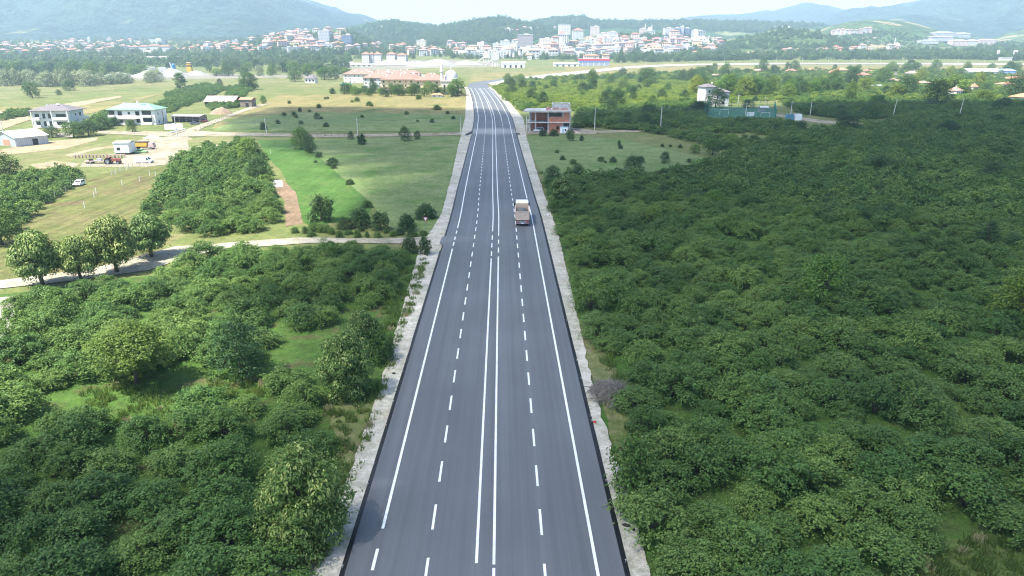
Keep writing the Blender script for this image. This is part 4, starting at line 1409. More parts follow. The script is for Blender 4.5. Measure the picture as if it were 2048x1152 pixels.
for i in range(80):
    x, y = random.uniform(1010, 1580), random.uniform(148, 205)
    if y < 165 - (x - 1010) * 0.045:
        continue
    if abs(x - 1428) < 45 or (1045 < x < 1150 and y > 190):
        continue
    w = random.uniform(12, 26)
    put_px('scrub_tree', random.choice(['broad', 'dark', 'light', 'dark']), x, y, w, w * random.uniform(0.7, 1.0), 'green tree among the sunny scrub beyond the building site', 'tree', 'trees in the sunny scrub')
ROOFS = [(1430, 157), (1515, 146), (1497, 150), (1582, 147), (1621, 146), (1645, 144), (1681, 147), (1664, 151), (1732, 147), (1724, 158), (1822, 154), (1784, 166), (1843, 170), (1945, 182), (2032, 165), (2040, 154), (2010, 174), (2046, 205), (1751, 175), (1980, 152), (1950, 152), (2010, 152)]
for i in range(170):
    x, y = random.uniform(1380, 2070), 0
    y = random.uniform(138, 196)
    if any(abs(x - a) < 17 and -2 < y - b < 22 for a, b in ROOFS):
        continue
    w = random.uniform(16, 40) * (0.6 + (y - 140) / 90)
    put_px('village_tree', random.choice(['broad', 'dark', 'light', 'light', 'broad', 'yellow']), x, y, w, w * random.uniform(0.7, 1.05), 'garden tree among the orange roofs of the village', 'tree', 'garden trees of the village')
for i in range(34):
    x, y = random.uniform(1190, 2060), random.uniform(212, 268)
    if y > 232 and x < 1560 and x > 1400:
        continue
    w = random.uniform(22, 46)
    put_px('lane_tree', random.choice(['broad', 'dark', 'dark']), x, y, w, w * random.uniform(0.6, 0.85), 'shaded tree in the thick green along the lane and power line', 'tree', 'shaded trees along the lane')
for i in range(26):
    x, y = random.uniform(1300, 2060), random.uniform(290, 460)
    w = random.uniform(26, 52) * (y / 380)
    put_px('overgrown_hazel', random.choice(['broad', 'dark', 'light', 'light']), x, y, w, w * random.uniform(0.7, 0.9), 'taller bush standing above the dark orchard', 'bush', 'tall bushes in the dark orchard')

# woods that nobody could count: far belt behind the highway, hill woods, trees between the houses
def wood_px(name, poly, n, smin, smax, zs=1.0, avoid=None, sink=0.5):
    P, S = [], []
    xs = [p[0] for p in poly]
    ys = [p[1] for p in poly]
    tries = 0
    while len(P) < n and tries < n * 20:
        tries += 1
        x, y = rng.uniform(min(xs), max(xs)), rng.uniform(min(ys), max(ys))
        if not in_poly(x, y, poly) or (avoid and avoid(x, y)):
            continue
        p = G(x, y)
        s = rng.uniform(smin, smax) / 8.0
        P.append((p.x, p.y, p.z - sink))
        S.append((s, s, s * zs * rng.uniform(0.8, 1.2)))
    R_ = [(0, 0, rng.random() * 6.28) for _ in P]
    return scatter(name, P, S, R_, rng.integers(0, len(WOODS), len(P)), WOODS)
wood_px('treeline', [(1230, 126), (1450, 121), (1900, 119), (2080, 122), (2080, 108), (1850, 104), (1600, 108), (1480, 112), (1240, 118)], 900, 8, 16)
wood_px('treeline', [(1380, 141), (1500, 143), (1700, 141), (2080, 144), (2080, 170), (1900, 165), (1700, 160), (1500, 160), (1390, 152)], 330, 4, 8)
wood_px('treeline', [(-40, 142), (250, 136), (700, 132), (700, 116), (480, 112), (200, 112), (-40, 100)], 950, 7, 14)
wood_px('treeline', [(690, 120), (860, 117), (1000, 118), (1240, 125), (1240, 113), (900, 107), (690, 106)], 260, 4, 9)
wood_px('treeline', [(600, 146), (700, 138), (690, 122), (590, 124)], 60, 8, 13)
wood_px('town_trees', [(-40, 112), (480, 112), (900, 108), (900, 88), (700, 96), (640, 60), (480, 76), (300, 78), (-40, 84)], 1700, 6, 13)
wood_px('town_trees', [(900, 118), (1480, 122), (1480, 92), (1400, 74), (1240, 70), (1100, 92), (960, 92), (900, 98)], 1350, 6, 12)
wood_px('woodland', [(680, 96), (690, 60), (780, 42), (870, 54), (900, 88)], 900, 9, 15, 0.9)
wood_px('woodland', [(850, 90), (870, 55), (970, 38), (1005, 35), (1080, 52), (1120, 66), (1060, 84)], 1100, 9, 15, 0.9)
wood_px('woodland', [(1060, 62), (1065, 44), (1115, 35), (1160, 34), (1200, 43), (1400, 42), (1600, 47), (1660, 52), (1500, 66), (1280, 58), (1180, 58)], 1300, 10, 17, 0.9)
wood_px('woodland', [(1440, 98), (1480, 76), (1570, 60), (1630, 62), (1720, 92), (1600, 100)], 520, 6, 11, 0.8, lambda x, y: 1570 < x < 1660 and 78 < y < 88)
wood_px('woodland', [(1640, 92), (1680, 62), (1800, 62), (1860, 78), (1840, 92)], 420, 5, 9, 0.7)
wood_px('woodland', [(1900, 116), (1960, 92), (2080, 84), (2080, 112)], 320, 8, 13)

# ------------------------------------------------------------------ common materials of built things
M_WHITE = plain('white_plaster', (0.66, 0.65, 0.63), 0.85, 0.08, 0.4)
M_WHITEP = plain('white_paint', (0.78, 0.79, 0.80), 0.4, 0.05, 1.0, 0, 0.5)
M_CONC = plain('raw_concrete', (0.48, 0.47, 0.445), 0.9, 0.2, 0.7)
M_CONCP = plain('concrete_pole', (0.55, 0.54, 0.52), 0.9, 0.12, 1.0)
M_GLASS = plain('dark_pane', (0.02, 0.025, 0.03), 0.12, 0.3, 0.5, 0, 0.6)
M_DARK = plain('dark_void', (0.03, 0.028, 0.027), 0.9, 0.4, 0.8)
M_BLACK = plain('black_rubber', (0.018, 0.018, 0.019), 0.8, 0.3, 4.0)
M_GREYROOF = plain('grey_roof', (0.15, 0.135, 0.14), 0.8, 0.15, 0.6)
M_GREENROOF = striped('green_roof', (0.22, 0.42, 0.27), (0.19, 0.36, 0.23), 0, 0.9, 0.9, 0.55)
M_TIN = striped('tin_sheet', (0.52, 0.55, 0.58), (0.42, 0.45, 0.48), 0, 0.7, 0.6, 0.5, 0.2)
M_TINW = striped('white_tin_roof', (0.74, 0.74, 0.74), (0.66, 0.66, 0.66), 0, 1.1, 0.85, 0.5)
M_RUST = plain('rusty_sheet', (0.40, 0.30, 0.28), 0.8, 0.45, 0.25)
M_TILE = plain('red_tiles', (0.38, 0.165, 0.115), 0.85, 0.2, 0.35)
M_TILE2 = plain('orange_tiles', (0.46, 0.21, 0.125), 0.85, 0.2, 0.35)
M_TILE3 = plain('faded_tiles', (0.36, 0.225, 0.18), 0.85, 0.2, 0.35)
M_BRICK = striped('hollow_brick', (0.60, 0.26, 0.16), (0.52, 0.21, 0.13), 2, 0.22, 0.86, 0.9)
M_YEL = plain('cream_plaster', (0.66, 0.53, 0.34), 0.85, 0.1, 0.2)
M_PINK = plain('pink_plaster', (0.62, 0.48, 0.43), 0.85, 0.1, 0.2)
M_GREYP = plain('grey_plaster', (0.50, 0.50, 0.51), 0.85, 0.1, 0.2)
M_BLUEGREY = plain('blue_grey_plaster', (0.36, 0.40, 0.44), 0.85, 0.12, 0.4)
M_SAND = plain('crushed_stone', (0.26, 0.25, 0.23), 0.95, 0.15, 0.3)
M_STEEL = plain('steel', (0.30, 0.31, 0.33), 0.45, 0.2, 2.0, 0.6)
M_RED = plain('red_paint', (0.45, 0.03, 0.03), 0.4, 0.1, 1.0, 0, 0.5)
M_BLUE = plain('blue_paint', (0.06, 0.20, 0.48), 0.5, 0.12, 0.6)
M_YELLOW = plain('yellow_paint', (0.58, 0.36, 0.06), 0.5, 0.15, 0.5)
M_LAMP = plain('lamp_glass', (0.6, 0.6, 0.58), 0.2, 0.05, 1.0, 0, 0.6)
M_TAIL = plain('tail_lamp', (0.5, 0.03, 0.02), 0.3, 0.1, 1.0, 0, 0.6)
M_GREEN_MESH = plain('green_wire', (0.03, 0.16, 0.11), 0.6, 0.2, 1.0)
M_DIRTW = plain('weathered_wood', (0.20, 0.17, 0.14), 0.95, 0.35, 0.8)

def heading(px0, py0, px1, py1):
    a, b = GF(px0, py0), GF(px1, py1)
    return math.atan2(b.y - a.y, b.x - a.x)

# ------------------------------------------------------------------ vehicles
def wheel(parent, x, y, r, w, rim=True):
    m = MB()
    n = 16
    pr = [(r * 0.62, -w / 2), (r * 0.92, -w / 2), (r, -w / 2 + 0.04), (r, w / 2 - 0.04), (r * 0.92, w / 2), (r * 0.62, w / 2)]
    vs, fs = [], []
    for a_ in range(n):
        an = 2 * math.pi * a_ / n
        for rr, xx in pr:
            vs.append((x + xx, y + rr * math.cos(an), r + rr * math.sin(an)))
    k = len(pr)
    for a_ in range(n):
        for j in range(k):
            fs.append((a_ * k + j, a_ * k + (j + 1) % k, ((a_ + 1) % n) * k + (j + 1) % k, ((a_ + 1) % n) * k + j))
    m.add(vs, fs)
    t = m.build('wheel', M_BLACK, parent)
    if rim:
        q = MB().tube([(x - w * 0.4, y, r), (x + w * 0.4, y, r)], r * 0.62, 12)
        q.build('rim', M_STEEL, t)
    return t

def car(label, loc, rz, paint, L=4.2, Wd=1.72, H=1.45, kind='car', cat='car', tall=False, small=False):
    """local +y is forward"""
    t = thing(kind, label, cat, loc, rz)
    h = L / 2
    if kind == 'van':
        pr = [(-h, 0.35), (-h, 0.9), (-h + 0.08, H - 0.12), (-h + 0.2, H), (h - 1.7, H), (h - 1.3, H - 0.1), (h - 0.55, 1.08), (h - 0.05, 0.92), (h, 0.75), (h, 0.35)]
        gl = [(h - 1.62, H - 0.16), (h - 1.32, H - 0.19), (h - 0.66, 1.14), (h - 1.55, 1.12)]
    else:
        pr = [(-h, 0.3), (-h, 0.82), (-h + 0.55, 0.95), (-h + 1.0, H - 0.05), (-h + 1.4, H), (h - 1.75, H), (h - 1.1, 0.92), (h - 0.15, 0.78), (h, 0.62), (h, 0.3)]
        if tall:
            pr[2:5] = [(-h + 0.05, 0.95), (-h + 0.2, H - 0.1), (-h + 0.35, H)]
        gl = [(-h + (0.4 if tall else 1.1), H - 0.1), (h - 1.75, H - 0.08), (h - 1.22, 0.94), (-h + (0.3 if tall else 0.72), 0.94)]
    MB().side(pr, -Wd / 2, Wd / 2, inset=(0.85, 0.22)).build('body', paint, t)
    w2 = Wd / 2 + 0.012
    for sx in (-1, 1):
        MB().side(gl, sx * (w2 - 0.03), sx * w2, inset=(0.85, 0.22)).build('side_window', M_GLASS, t)
    ws = MB()
    a, b = (pr[-5], pr[-4]) if kind != 'van' else (pr[5], pr[6])
    def strip(a, b, nm):
        d = Vector((0, b[0] - a[0], b[1] - a[1]))
        nrm = Vector((0, d.z, -d.y)).normalized() * -0.012
        if nrm.z < 0:
            nrm = -nrm
        q = [Vector((0, a[0], a[1])).lerp(Vector((0, b[0], b[1])), k) for k in (0.12, 0.9)]
        vs = []
        for p_ in q:
            ww = Wd / 2 - 0.1 - 0.22 * max(0, p_.z - 0.85)
            vs += [p_ + nrm + Vector((-ww, 0, 0)), p_ + nrm + Vector((ww, 0, 0))]
        MB().add(vs, [(0, 1, 3, 2)]).build(nm, M_GLASS, t)
    strip(a, b, 'windscreen')
    if kind != 'van':
        strip(pr[2], pr[3], 'rear_window')
    for sx in (-1, 1):
        for y in (-h + 0.78, h - 0.82):
            wheel(t, sx * (Wd / 2 - 0.1), y, 0.31, 0.2, not small)
        MB().box((sx * (Wd / 2 - 0.25), h + 0.005, 0.62), (0.3, 0.05, 0.14)).build('headlight', M_LAMP, t)
        MB().box((sx * (Wd / 2 - 0.2), -h - 0.005, 0.68), (0.22, 0.05, 0.16)).build('tail_light', M_TAIL, t)
    MB().box((0, h + 0.02, 0.32), (Wd * 0.94, 0.1, 0.16)).build('bumper', M_BLACK, t)
    return t

# the loaded dump truck driving away on the new road
def dump_truck():
    p = GF(1045, 453, RZ)
    t = thing('dump_truck', 'dump truck with beige tailgate and a load of dark gravel driving away', 'truck', (p.x, p.y, p.z), R(-0.6))
    m_bed = plain('dusty_beige_steel', (0.54, 0.40, 0.31), 0.7, 0.15, 1.5)
    m_bed2 = plain('pale_steel_rim', (0.58, 0.45, 0.36), 0.6, 0.15, 1.5)
    m_load = soil('gravel_load', [(0.13, 0.13, 0.14), (0.18, 0.18, 0.19), (0.10, 0.10, 0.11)], (1.0, 3.0), None, 0.1)
    L = 8.3
    MB().box((-0.45, L / 2, 0.72), (0.2, L - 0.8, 0.28)).box((0.45, L / 2, 0.72), (0.2, L - 0.8, 0.28)).box((0, 1.0, 0.76), (0.9, 0.3, 0.2)).box((0, 4.0, 0.76), (0.9, 0.3, 0.2)).build('chassis', M_BLACK, t)
    bed = MB()
    w, z0, z1, y0, y1 = 1.24, 1.15, 2.72, 0.25, 5.75
    bed.box((0, (y0 + y1) / 2, z0), (2 * w, y1 - y0, 0.12))
    for sx in (-1, 1):
        bed.box((sx * (w - 0.04), (y0 + y1) / 2, z0 + 0.12), (0.08, y1 - y0, z1 - z0 - 0.12))
        bed.box((sx * (w + 0.02), (y0 + y1) / 2, z1 - 0.14), (0.14, y1 - y0, 0.16))
        for k in range(6):
            bed.box((sx * (w + 0.04), y0 + 0.4 + k * 0.95, z0 + 0.1), (0.09, 0.12, z1 - z0 - 0.25))
    bed.box((0, y1 - 0.04, z0 + 0.12), (2 * w - 0.16, 0.08, z1 - z0 + 0.3))
    b = bed.build('dump_body', m_bed, t)
    MB().box((0, y1 + 0.14, z1 + 0.34), (2 * w - 0.1, 0.42, 0.07)).build('cab_guard', plain('ochre_steel', (0.6, 0.47, 0.2), 0.6, 0.15, 1.0), b)
    gate = MB().box((0, y0 - 0.045, z0 + 0.05), (2 * w - 0.02, 0.09, z1 - z0 - 0.12))
    gate.box((0, y0 - 0.06, z1 - 0.1), (2 * w + 0.12, 0.16, 0.14)).box((0, y0 - 0.11, z0 + 0.02), (2 * w, 0.08, 0.14))
    for k in (-0.75, -0.25, 0.25, 0.75):
        gate.box((k, y0 - 0.1, z0 + 0.16), (0.09, 0.05, z1 - z0 - 0.28))
    gate.build('tailgate', m_bed2, t)
    nx, ny = 12, 22
    V, F = [], []
    for j in range(ny):
        for i in range(nx):
            u, v = i / (nx - 1), j / (ny - 1)
            x = -1.14 + 2.28 * u
            y = 0.35 + 5.25 * v
            hh = 0.9 + 0.75 * math.sin(math.pi * u) ** 0.7 * math.sin(math.pi * min(1, v * 0.9 + 0.12)) ** 0.8 + 0.1 * noise.noise(Vector((x * 2, y * 2, 4)))
            V.append((x, y, z0 + hh))
    for j in range(ny - 1):
        for i in range(nx - 1):
            F.append((j * nx + i, j * nx + i + 1, (j + 1) * nx + i + 1, (j + 1) * nx + i))
    MB().add(V, F).build('load', m_load, t, smooth=True)
    cab = MB().side([(6.1, 0.9), (6.1, 3.0), (6.25, 3.32), (8.3, 3.4), (8.5, 3.15), (8.78, 1.85), (8.8, 0.75), (7.6, 0.7), (7.0, 0.95)], -1.2, 1.2, inset=(1.9, 0.06))
    c = cab.build('cab', M_WHITEP, t)
    MB().box((0, 6.09, 2.2), (1.5, 0.03, 0.55)).build('rear_window', M_GLASS, c)
    MB().box((0, 8.2, 3.4), (2.3, 0.3, 0.1)).build('dark_gap_bar', M_BLACK, c)  # black bar stands in for the shaded gap behind the visor
    MB().box((0, 8.6, 3.32), (2.34, 0.3, 0.1)).build('sun_visor', M_WHITEP, c)
    for sx in (-1, 1):
        MB().side([(6.9, 2.0), (6.9, 2.8), (8.1, 2.8), (8.5, 2.0)], sx * 1.17, sx * 1.215).build('side_window', M_GLASS, c)
        MB().box((sx * 1.42, 8.3, 2.0), (0.22, 0.12, 0.75)).tube([(sx * 1.15, 8.25, 2.6), (sx * 1.4, 8.3, 2.6)], 0.03, 5).build('mirror', M_BLACK, t)
        for y in (1.25, 2.6):
            wheel(t, sx * 0.95, y, 0.5, 0.52)
        wheel(t, sx * 1.03, 7.35, 0.5, 0.3)
        MB().box((sx * 0.85, 0.06, 0.72), (0.5, 0.1, 0.2)).build('tail_light', M_TAIL, t)
        MB().box((sx * 0.95, 0.6, 0.45), (0.55, 0.03, 0.6)).build('mud_flap', M_BLACK, t)
    MB().box((0, 0.02, 0.5), (2.4, 0.12, 0.16)).box((0, 0.12, 0.66), (2.3, 0.1, 0.36)).build('rear_bumper', M_STEEL, t)
    MB().box((0, -0.05, 0.56), (0.52, 0.02, 0.11)).build('number_plate', M_WHITEP, t)
    t.scale = (1.1, 1.12, 1.1)
    MB().box((1.05, 4.9, 0.55), (0.5, 1.1, 0.5)).build('fuel_tank', M_STEEL, t)
dump_truck()

def at(px, py, dz=0.0):
    p = GF(px, py)
    return (p.x, p.y, p.z + dz)
P_WHITE = plain('white_car_paint', (0.76, 0.77, 0.78), 0.3, 0.03, 1, 0, 0.6)
P_RED = plain('red_car_paint', (0.50, 0.05, 0.05), 0.3, 0.05, 1, 0, 0.6)
P_GREY = plain('grey_car_paint', (0.10, 0.12, 0.15), 0.3, 0.05, 1, 0, 0.6)
P_GREEN = plain('lime_car_paint', (0.34, 0.60, 0.22), 0.35, 0.05, 1, 0, 0.6)
car('white hatchback parked alone on the hay field', at(159, 371), R(188), P_WHITE, 4.0, 1.7, 1.48, tall=True)
car('white panel van parked in the pale dirt yard', at(289, 326), R(-88), P_WHITE, 5.2, 1.95, 2.05, 'van', 'van')
car('lime green car beside the white cabin in the dirt yard', at(283, 306), R(-84), P_GREEN, 4.1, 1.7, 1.45)
car('dark grey car parked at the open shed', at(390, 249), R(-80), P_GREY, 4.3, 1.75, 1.42)
car('red car parked behind the dark grey car at the open shed', at(409, 244), R(170), P_RED, 4.1, 1.7, 1.45)
car('white pickup van in front of the raw concrete building', at(1077, 263), R(108), P_WHITE, 4.8, 1.85, 1.75, tall=True)

# yellow tipper and its cabin neighbour in the yard
def tipper():
    t = thing('tipper_truck', 'parked truck with a long yellow tipping body behind the white cabin', 'truck', at(280, 299), R(-86))
    body = MB()
    body.side([(-3.2, 1.2), (-3.6, 2.75), (3.3, 2.75), (3.0, 1.2)], -1.25, -1.15)
    body.side([(-3.2, 1.2), (-3.6, 2.75), (3.3, 2.75), (3.0, 1.2)], 1.15, 1.25)
    body.box((0, 0, 1.2), (2.3, 6.2, 0.12)).box((0, 3.15, 1.3), (2.3, 0.12, 1.45)).box((0, -3.35, 1.3), (2.3, 0.12, 1.4))
    b = body.build('tipping_body', M_YELLOW, t)
    MB().box((0, 0, 2.7), (2.62, 7.0, 0.14)).build('body_rim', M_DARK, b)
    MB().box((-0.4, 1, 0.7), (0.2, 8.4, 0.3)).box((0.4, 1, 0.7), (0.2, 8.4, 0.3)).build('chassis', M_BLACK, t)
    MB().side([(3.6, 0.8), (3.6, 2.5), (5.0, 2.5), (5.4, 1.7), (5.5, 0.7)], -1.15, 1.15).build('cab', M_RUST, t)
    for sx in (-1, 1):
        for y in (-2.0, -0.7, 4.4):
            wheel(t, sx * 1.0, y, 0.5, 0.4)
tipper()
def cabin(label, loc, rz, wall, roof, L, Wd, H, legs=0.4, blue=False):
    t = thing('site_cabin', label, 'cabin', loc, rz)
    MB().box((0, 0, legs), (L, Wd, H)).build('wall', wall, t)
    r = MB().gable((0, 0, legs + H + 0.15), (L, Wd), 0.35, 0.18).build('roof', roof, t)
    d = MB().box((L * 0.3, -Wd / 2 - 0.015, legs + 0.1), (0.9, 0.03, 1.95)).build('door', M_GREYP, t)
    MB().box((-L * 0.2, -Wd / 2 - 0.015, legs + 1.0), (1.1, 0.03, 0.9)).build('window', M_GLASS, t)
    s = MB()
    for sx in (-1, 1):
        MB().box((sx * L * 0.42, 0, 0), (0.25, Wd * 0.9, legs)).build('support', M_DARK, t)
    return t
cabin('white site cabin on dark supports in the dirt yard', at(252, 308), R(4), M_TINW, M_WHITEP, 5.0, 5.5, 3.4, 0.7)
def bigbox(label, name, cat, loc, rz, d, mat, roofmat=None):
    t = thing(name, label, cat, loc, rz)
    MB().box((0, 0, 0.12), d).build('wall', mat, t)
    MB().box((0, 0, 0.0), (d[0] * 0.95, d[1] * 0.95, 0.12)).build('base', M_DARK, t)
    MB().box((0, 0, 0.121 + d[2]), (d[0] + 0.1, d[1] + 0.1, 0.08)).build('roof', roofmat or mat, t)
    return t

# old farm machinery: tractor with trailer and a rack
def tractor():
    t = thing('tractor', 'old rusty red tractor beside the yard fence posts', 'tractor', at(224, 328), R(-84))
    mr = plain('faded_red_paint', (0.26, 0.09, 0.07), 0.7, 0.3, 2)
    MB().side([(0.1, 0.7), (0.1, 1.35), (1.9, 1.3), (2.1, 1.2), (2.1, 0.65)], -0.38, 0.38).build('bonnet', mr, t)
    MB().box((0, -0.6, 0.7), (0.7, 1.4, 0.35)).box((0, -0.7, 1.05), (0.5, 0.5, 0.15)).box((0, -0.92, 1.1), (0.5, 0.1, 0.5)).build('seat', M_BLACK, t)
    MB().tube([(0, 0.1, 1.3), (0, -0.25, 1.65)], 0.04, 6).build('steering_column', M_BLACK, t)
    MB().tube([(0.3, 1.2, 1.3), (0.3, 1.2, 2.1)], 0.05, 6).build('exhaust', M_BLACK, t)
    for sx in (-1, 1):
        wheel(t, sx * 0.8, -0.6, 0.75, 0.4)
        wheel(t, sx * 0.6, 1.6, 0.42, 0.25)
        MB().box((sx * 0.8, -0.6, 1.55), (0.45, 1.1, 0.06)).build('mudguard', mr, t)
    t.scale = (1.35,) * 3
tractor()
def farm_trailer():
    t = thing('flat_trailer', 'rusty flat trailer loaded with scrap behind the old tractor', 'trailer', at(192, 327), R(-86))
    MB().box((0, 0, 0.75), (2.2, 6.2, 0.18)).box((0, 3.6, 0.7), (0.15, 1.6, 0.14)).build('bed', M_RUST, t)
    for sx in (-1, 1):
        for y in (-1.2, -2.2):
            wheel(t, sx * 0.95, y, 0.42, 0.25)
    MB().box((0.2, 1.4, 0.93), (1.2, 1.4, 0.7)).build('tank', M_TIN, t)
    MB().box((-0.2, -1.5, 0.93), (1.4, 1.2, 0.5), rz=0.4).build('scrap_crate', M_DARK, t)
farm_trailer()
def harrow():
    t = thing('iron_rack', 'long rusty iron rack standing on the yard edge above the trailer', 'rack', at(200, 316), R(4))
    m = MB()
    for k in range(15):
        m.box((-8 + k * 1.15, 0, 0), (0.3, 0.6, 1.0))
    m.build('upright', M_RUST, t)
    MB().box((0, 0, 1.0), (17, 0.25, 0.2)).build('rail', M_RUST, t)
harrow()
def pile(name, label, cat, loc, rx, ry, h, mat, seed, n=18, cone=1.0, rz=0.0):
    V, F = [], []
    k, rings = 28, 9
    for i in range(rings):
        t = i / (rings - 1)
        for j in range(k):
            a = 2 * math.pi * j / k
            r = t * (1 + 0.18 * noise.noise(Vector((math.cos(a) * 1.3, math.sin(a) * 1.3, seed))))
            z = h * (1 - t ** cone) * (1 + 0.3 * noise.noise(Vector((r * math.cos(a) * 3, r * math.sin(a) * 3, seed))))
            V.append((r * rx * math.cos(a), r * ry * math.sin(a), max(-0.2, z - 0.1)))
    for i in range(rings - 1):
        for j in range(k):
            F.append((i * k + j, i * k + (j + 1) % k, (i + 1) * k + (j + 1) % k, (i + 1) * k + j))
    o = MB().add(V, F).build(name, mat, None, loc, rz, True)
    return tag(o, label, cat)
pile('dirt_heap', 'low heap of brown earth at the top of the dirt yard', 'heap', at(292, 286), 7, 4, 1.6, m_dirt, 1)
pile('rubble_heap', 'pale rubble heap beside the lane by the green-roofed house', 'heap', at(305, 276), 4.5, 2, 1.3, m_gravel, 2)
pile('hay_heap', 'long brown hay heap in the field near the tin-roofed barn', 'heap', at(443, 228), 6.5, 3.2, 3.4, plain('old_hay', (0.26, 0.19, 0.13), 0.95, 0.3, 1.0), 3, cone=2.4)
pile('sack_heap', 'heap of white and brown sacks under the trees by the barn', 'heap', at(127, 273), 4.0, 1.6, 1.6, plain('sacking', (0.48, 0.42, 0.38), 0.9, 0.4, 1.4), 4, cone=2.0)

# brushwood, litter
def brush_pile():
    p = GF(1222, 790)
    m = MB()
    rg = random.Random(4)
    for i in range(420):
        a = rg.random() * 6.28
        r = math.sqrt(rg.random())
        x, y = 2.3 * r * math.cos(a), 2.9 * r * math.sin(a)
        z = 1.35 * (1 - r ** 1.6) * (0.35 + 0.65 * rg.random()) + 0.05
        b = rg.gauss(0.9, 0.6)
        l = 0.5 + rg.random() * 0.9
        d = Vector((math.cos(b), math.sin(b), rg.gauss(0, 0.25))).normalized() * l
        c = Vector((x, y, z))
        m.tube([c - d, c + Vector((rg.gauss(0, 0.1), rg.gauss(0, 0.1), 0.08)), c + d], [0.022, 0.018, 0.006], 4, cap=False)
    o = m.build('brush_pile', M_DEAD, None, (p.x, p.y, 0.05))
    tag(o, 'heap of grey dead branches between the shoulder and the orchard', 'brush pile')
brush_pile()
def crumple(name, label, cat, px, py, d, mat, seed):
    rg = random.Random(seed)
    me = bpy.data.meshes.new(name)
    bm = bmesh.new()
    bmesh.ops.create_icosphere(bm, subdivisions=2, radius=0.5)
    for v in bm.verts:
        v.co *= 1 + 0.5 * noise.noise(v.co * 3 + Vector((seed, 0, 0)))
        v.co = Vector((v.co.x * d[0], v.co.y * d[1], max(-0.05, v.co.z * d[2])))
    bm.to_mesh(me)
    bm.free()
    me.materials.append(mat)
    o = bpy.data.objects.new(name, me)
    COL.objects.link(o)
    p = GF(px, py)
    o.location = (p.x, p.y, p.z + 0.17 + 0.05)
    o.rotation_euler = (0, 0, rg.random() * 3)
    return tag(o, label, cat)
crumple('litter_bag', 'crumpled red bag on the shoulder', 'litter', 1189, 848, (0.35, 0.3, 0.25), M_RED, 1)
crumple('asphalt_lump', 'black asphalt lump on the pale shoulder, larger of the two', 'debris', 1252, 1055, (0.6, 0.35, 0.2), M_BLACK, 2)
crumple('asphalt_lump', 'black asphalt lump at the orchard edge, smaller of the two', 'debris', 1266, 1063, (0.35, 0.28, 0.18), M_BLACK, 3)
crumple('stone', 'pale flat stone lying on the dry verge below the linden', 'stone', 656, 1111, (0.7, 0.4, 0.3), M_SAND, 4)
crumple('stone', 'pale stone on the shoulder by the shrub', 'stone', 800, 681, (0.5, 0.35, 0.25), M_SAND, 5)
crumple('asphalt_lump', 'dark lump on the shoulder beside the yellow-tipped linden', 'debris', 788, 750, (0.45, 0.3, 0.18), M_BLACK, 6)
crumple('litter_bag', 'small white plastic scrap at the edge of the shoulder near the truck', 'litter', 1096, 431, (0.7, 0.5, 0.35), M_WHITEP, 7)
# reflector pegs on the tarred edge
def peg(loc):
    o = MB().lathe((0, 0, 0), [(0.05, -0.1), (0.05, 0.16), (0.07, 0.17), (0.07, 0.2), (0.03, 0.22)], 8).build('marker_peg', M_STEEL, None, loc)
    tag(o, 'small grey survey peg on the black tarred edge of the road', 'peg', 'survey pegs along the road edge')
    return o
pg0 = None
for off, ys in ((HWL - 0.3, [620, 690, 740, 800, 848, 925, 965, 1128]), (HWR + 0.3, [640, 720, 757, 832, 842, 962, 1123])):
    for y in ys:
        s = s_of_y(y)
        p, nr = at_s(s)
        q = p + nr * off
        if pg0 is None:
            pg0 = peg((q.x, q.y, 0.25))
        else:
            k = pg0.copy()
            COL.objects.link(k)
            k.location = (q.x, q.y, 0.25)
# triangular warning sign at the track
def sign():
    t = thing('warning_sign', 'red and white triangular warning sign on a thin post by the track', 'sign', at(852, 462), 0)
    MB().tube([(0, 0, 0), (0, 0, 2.9)], 0.035, 8).build('post', M_STEEL, t)
    def tri(r, y):
        return [(r * math.sin(a), y, 2.55 + r * math.cos(a)) for a in (math.pi, math.pi / 3, -math.pi / 3)]
    f = MB().add(tri(0.6, -0.05) + tri(0.6, -0.03), [(0, 1, 2), (5, 4, 3), (0, 3, 4, 1), (1, 4, 5, 2), (2, 5, 3, 0)]).build('plate', M_RED, t)
    MB().add(tri(0.42, -0.055), [(0, 1, 2)]).build('face', M_WHITEP, f)
sign()

# ------------------------------------------------------------------ poles and cables
def pole(px, py, hpx, label, arm=0.0, lamp=False, lean=0.0):
    p = GF(px, py)
    h = hpx * depth(p) / FPX
    t = thing('utility_pole', label, 'pole', (p.x, p.y, p.z), 0)
    MB().tube([(0, 0, -0.3), (lean * h, 0, h)], [0.19, 0.11], 8).build('post', M_CONCP, t)
    MB().box((lean * h, 0, h - 0.5), (1.3, 0.1, 0.1)).build('crossarm', M_STEEL, t)
    if lamp:
        MB().tube([(lean * h, 0, h - 0.9), (lean * h + 0.9, -0.3, h - 0.4)], 0.05, 6).box((lean * h + 1.1, -0.35, h - 0.45), (0.6, 0.25, 0.12)).build('lamp_arm', M_STEEL, t)
    return Vector((p.x + lean * h, p.y, p.z + h - 0.4))
PL = [pole(9, 276, 45, 'concrete pole beside the metal barn'),
      pole(355, 275, 46, 'concrete pole with a lamp at the lane crossing by the long white beam', lamp=True),
      pole(534, 272, 35, 'concrete pole at the meadow corner of the dirt road', lean=-0.03),
      pole(716, 275, 38, 'concrete pole halfway along the dirt road, beside two bushes'),
      pole(922, 270, 34, 'concrete pole where the dirt road reaches the new road')]
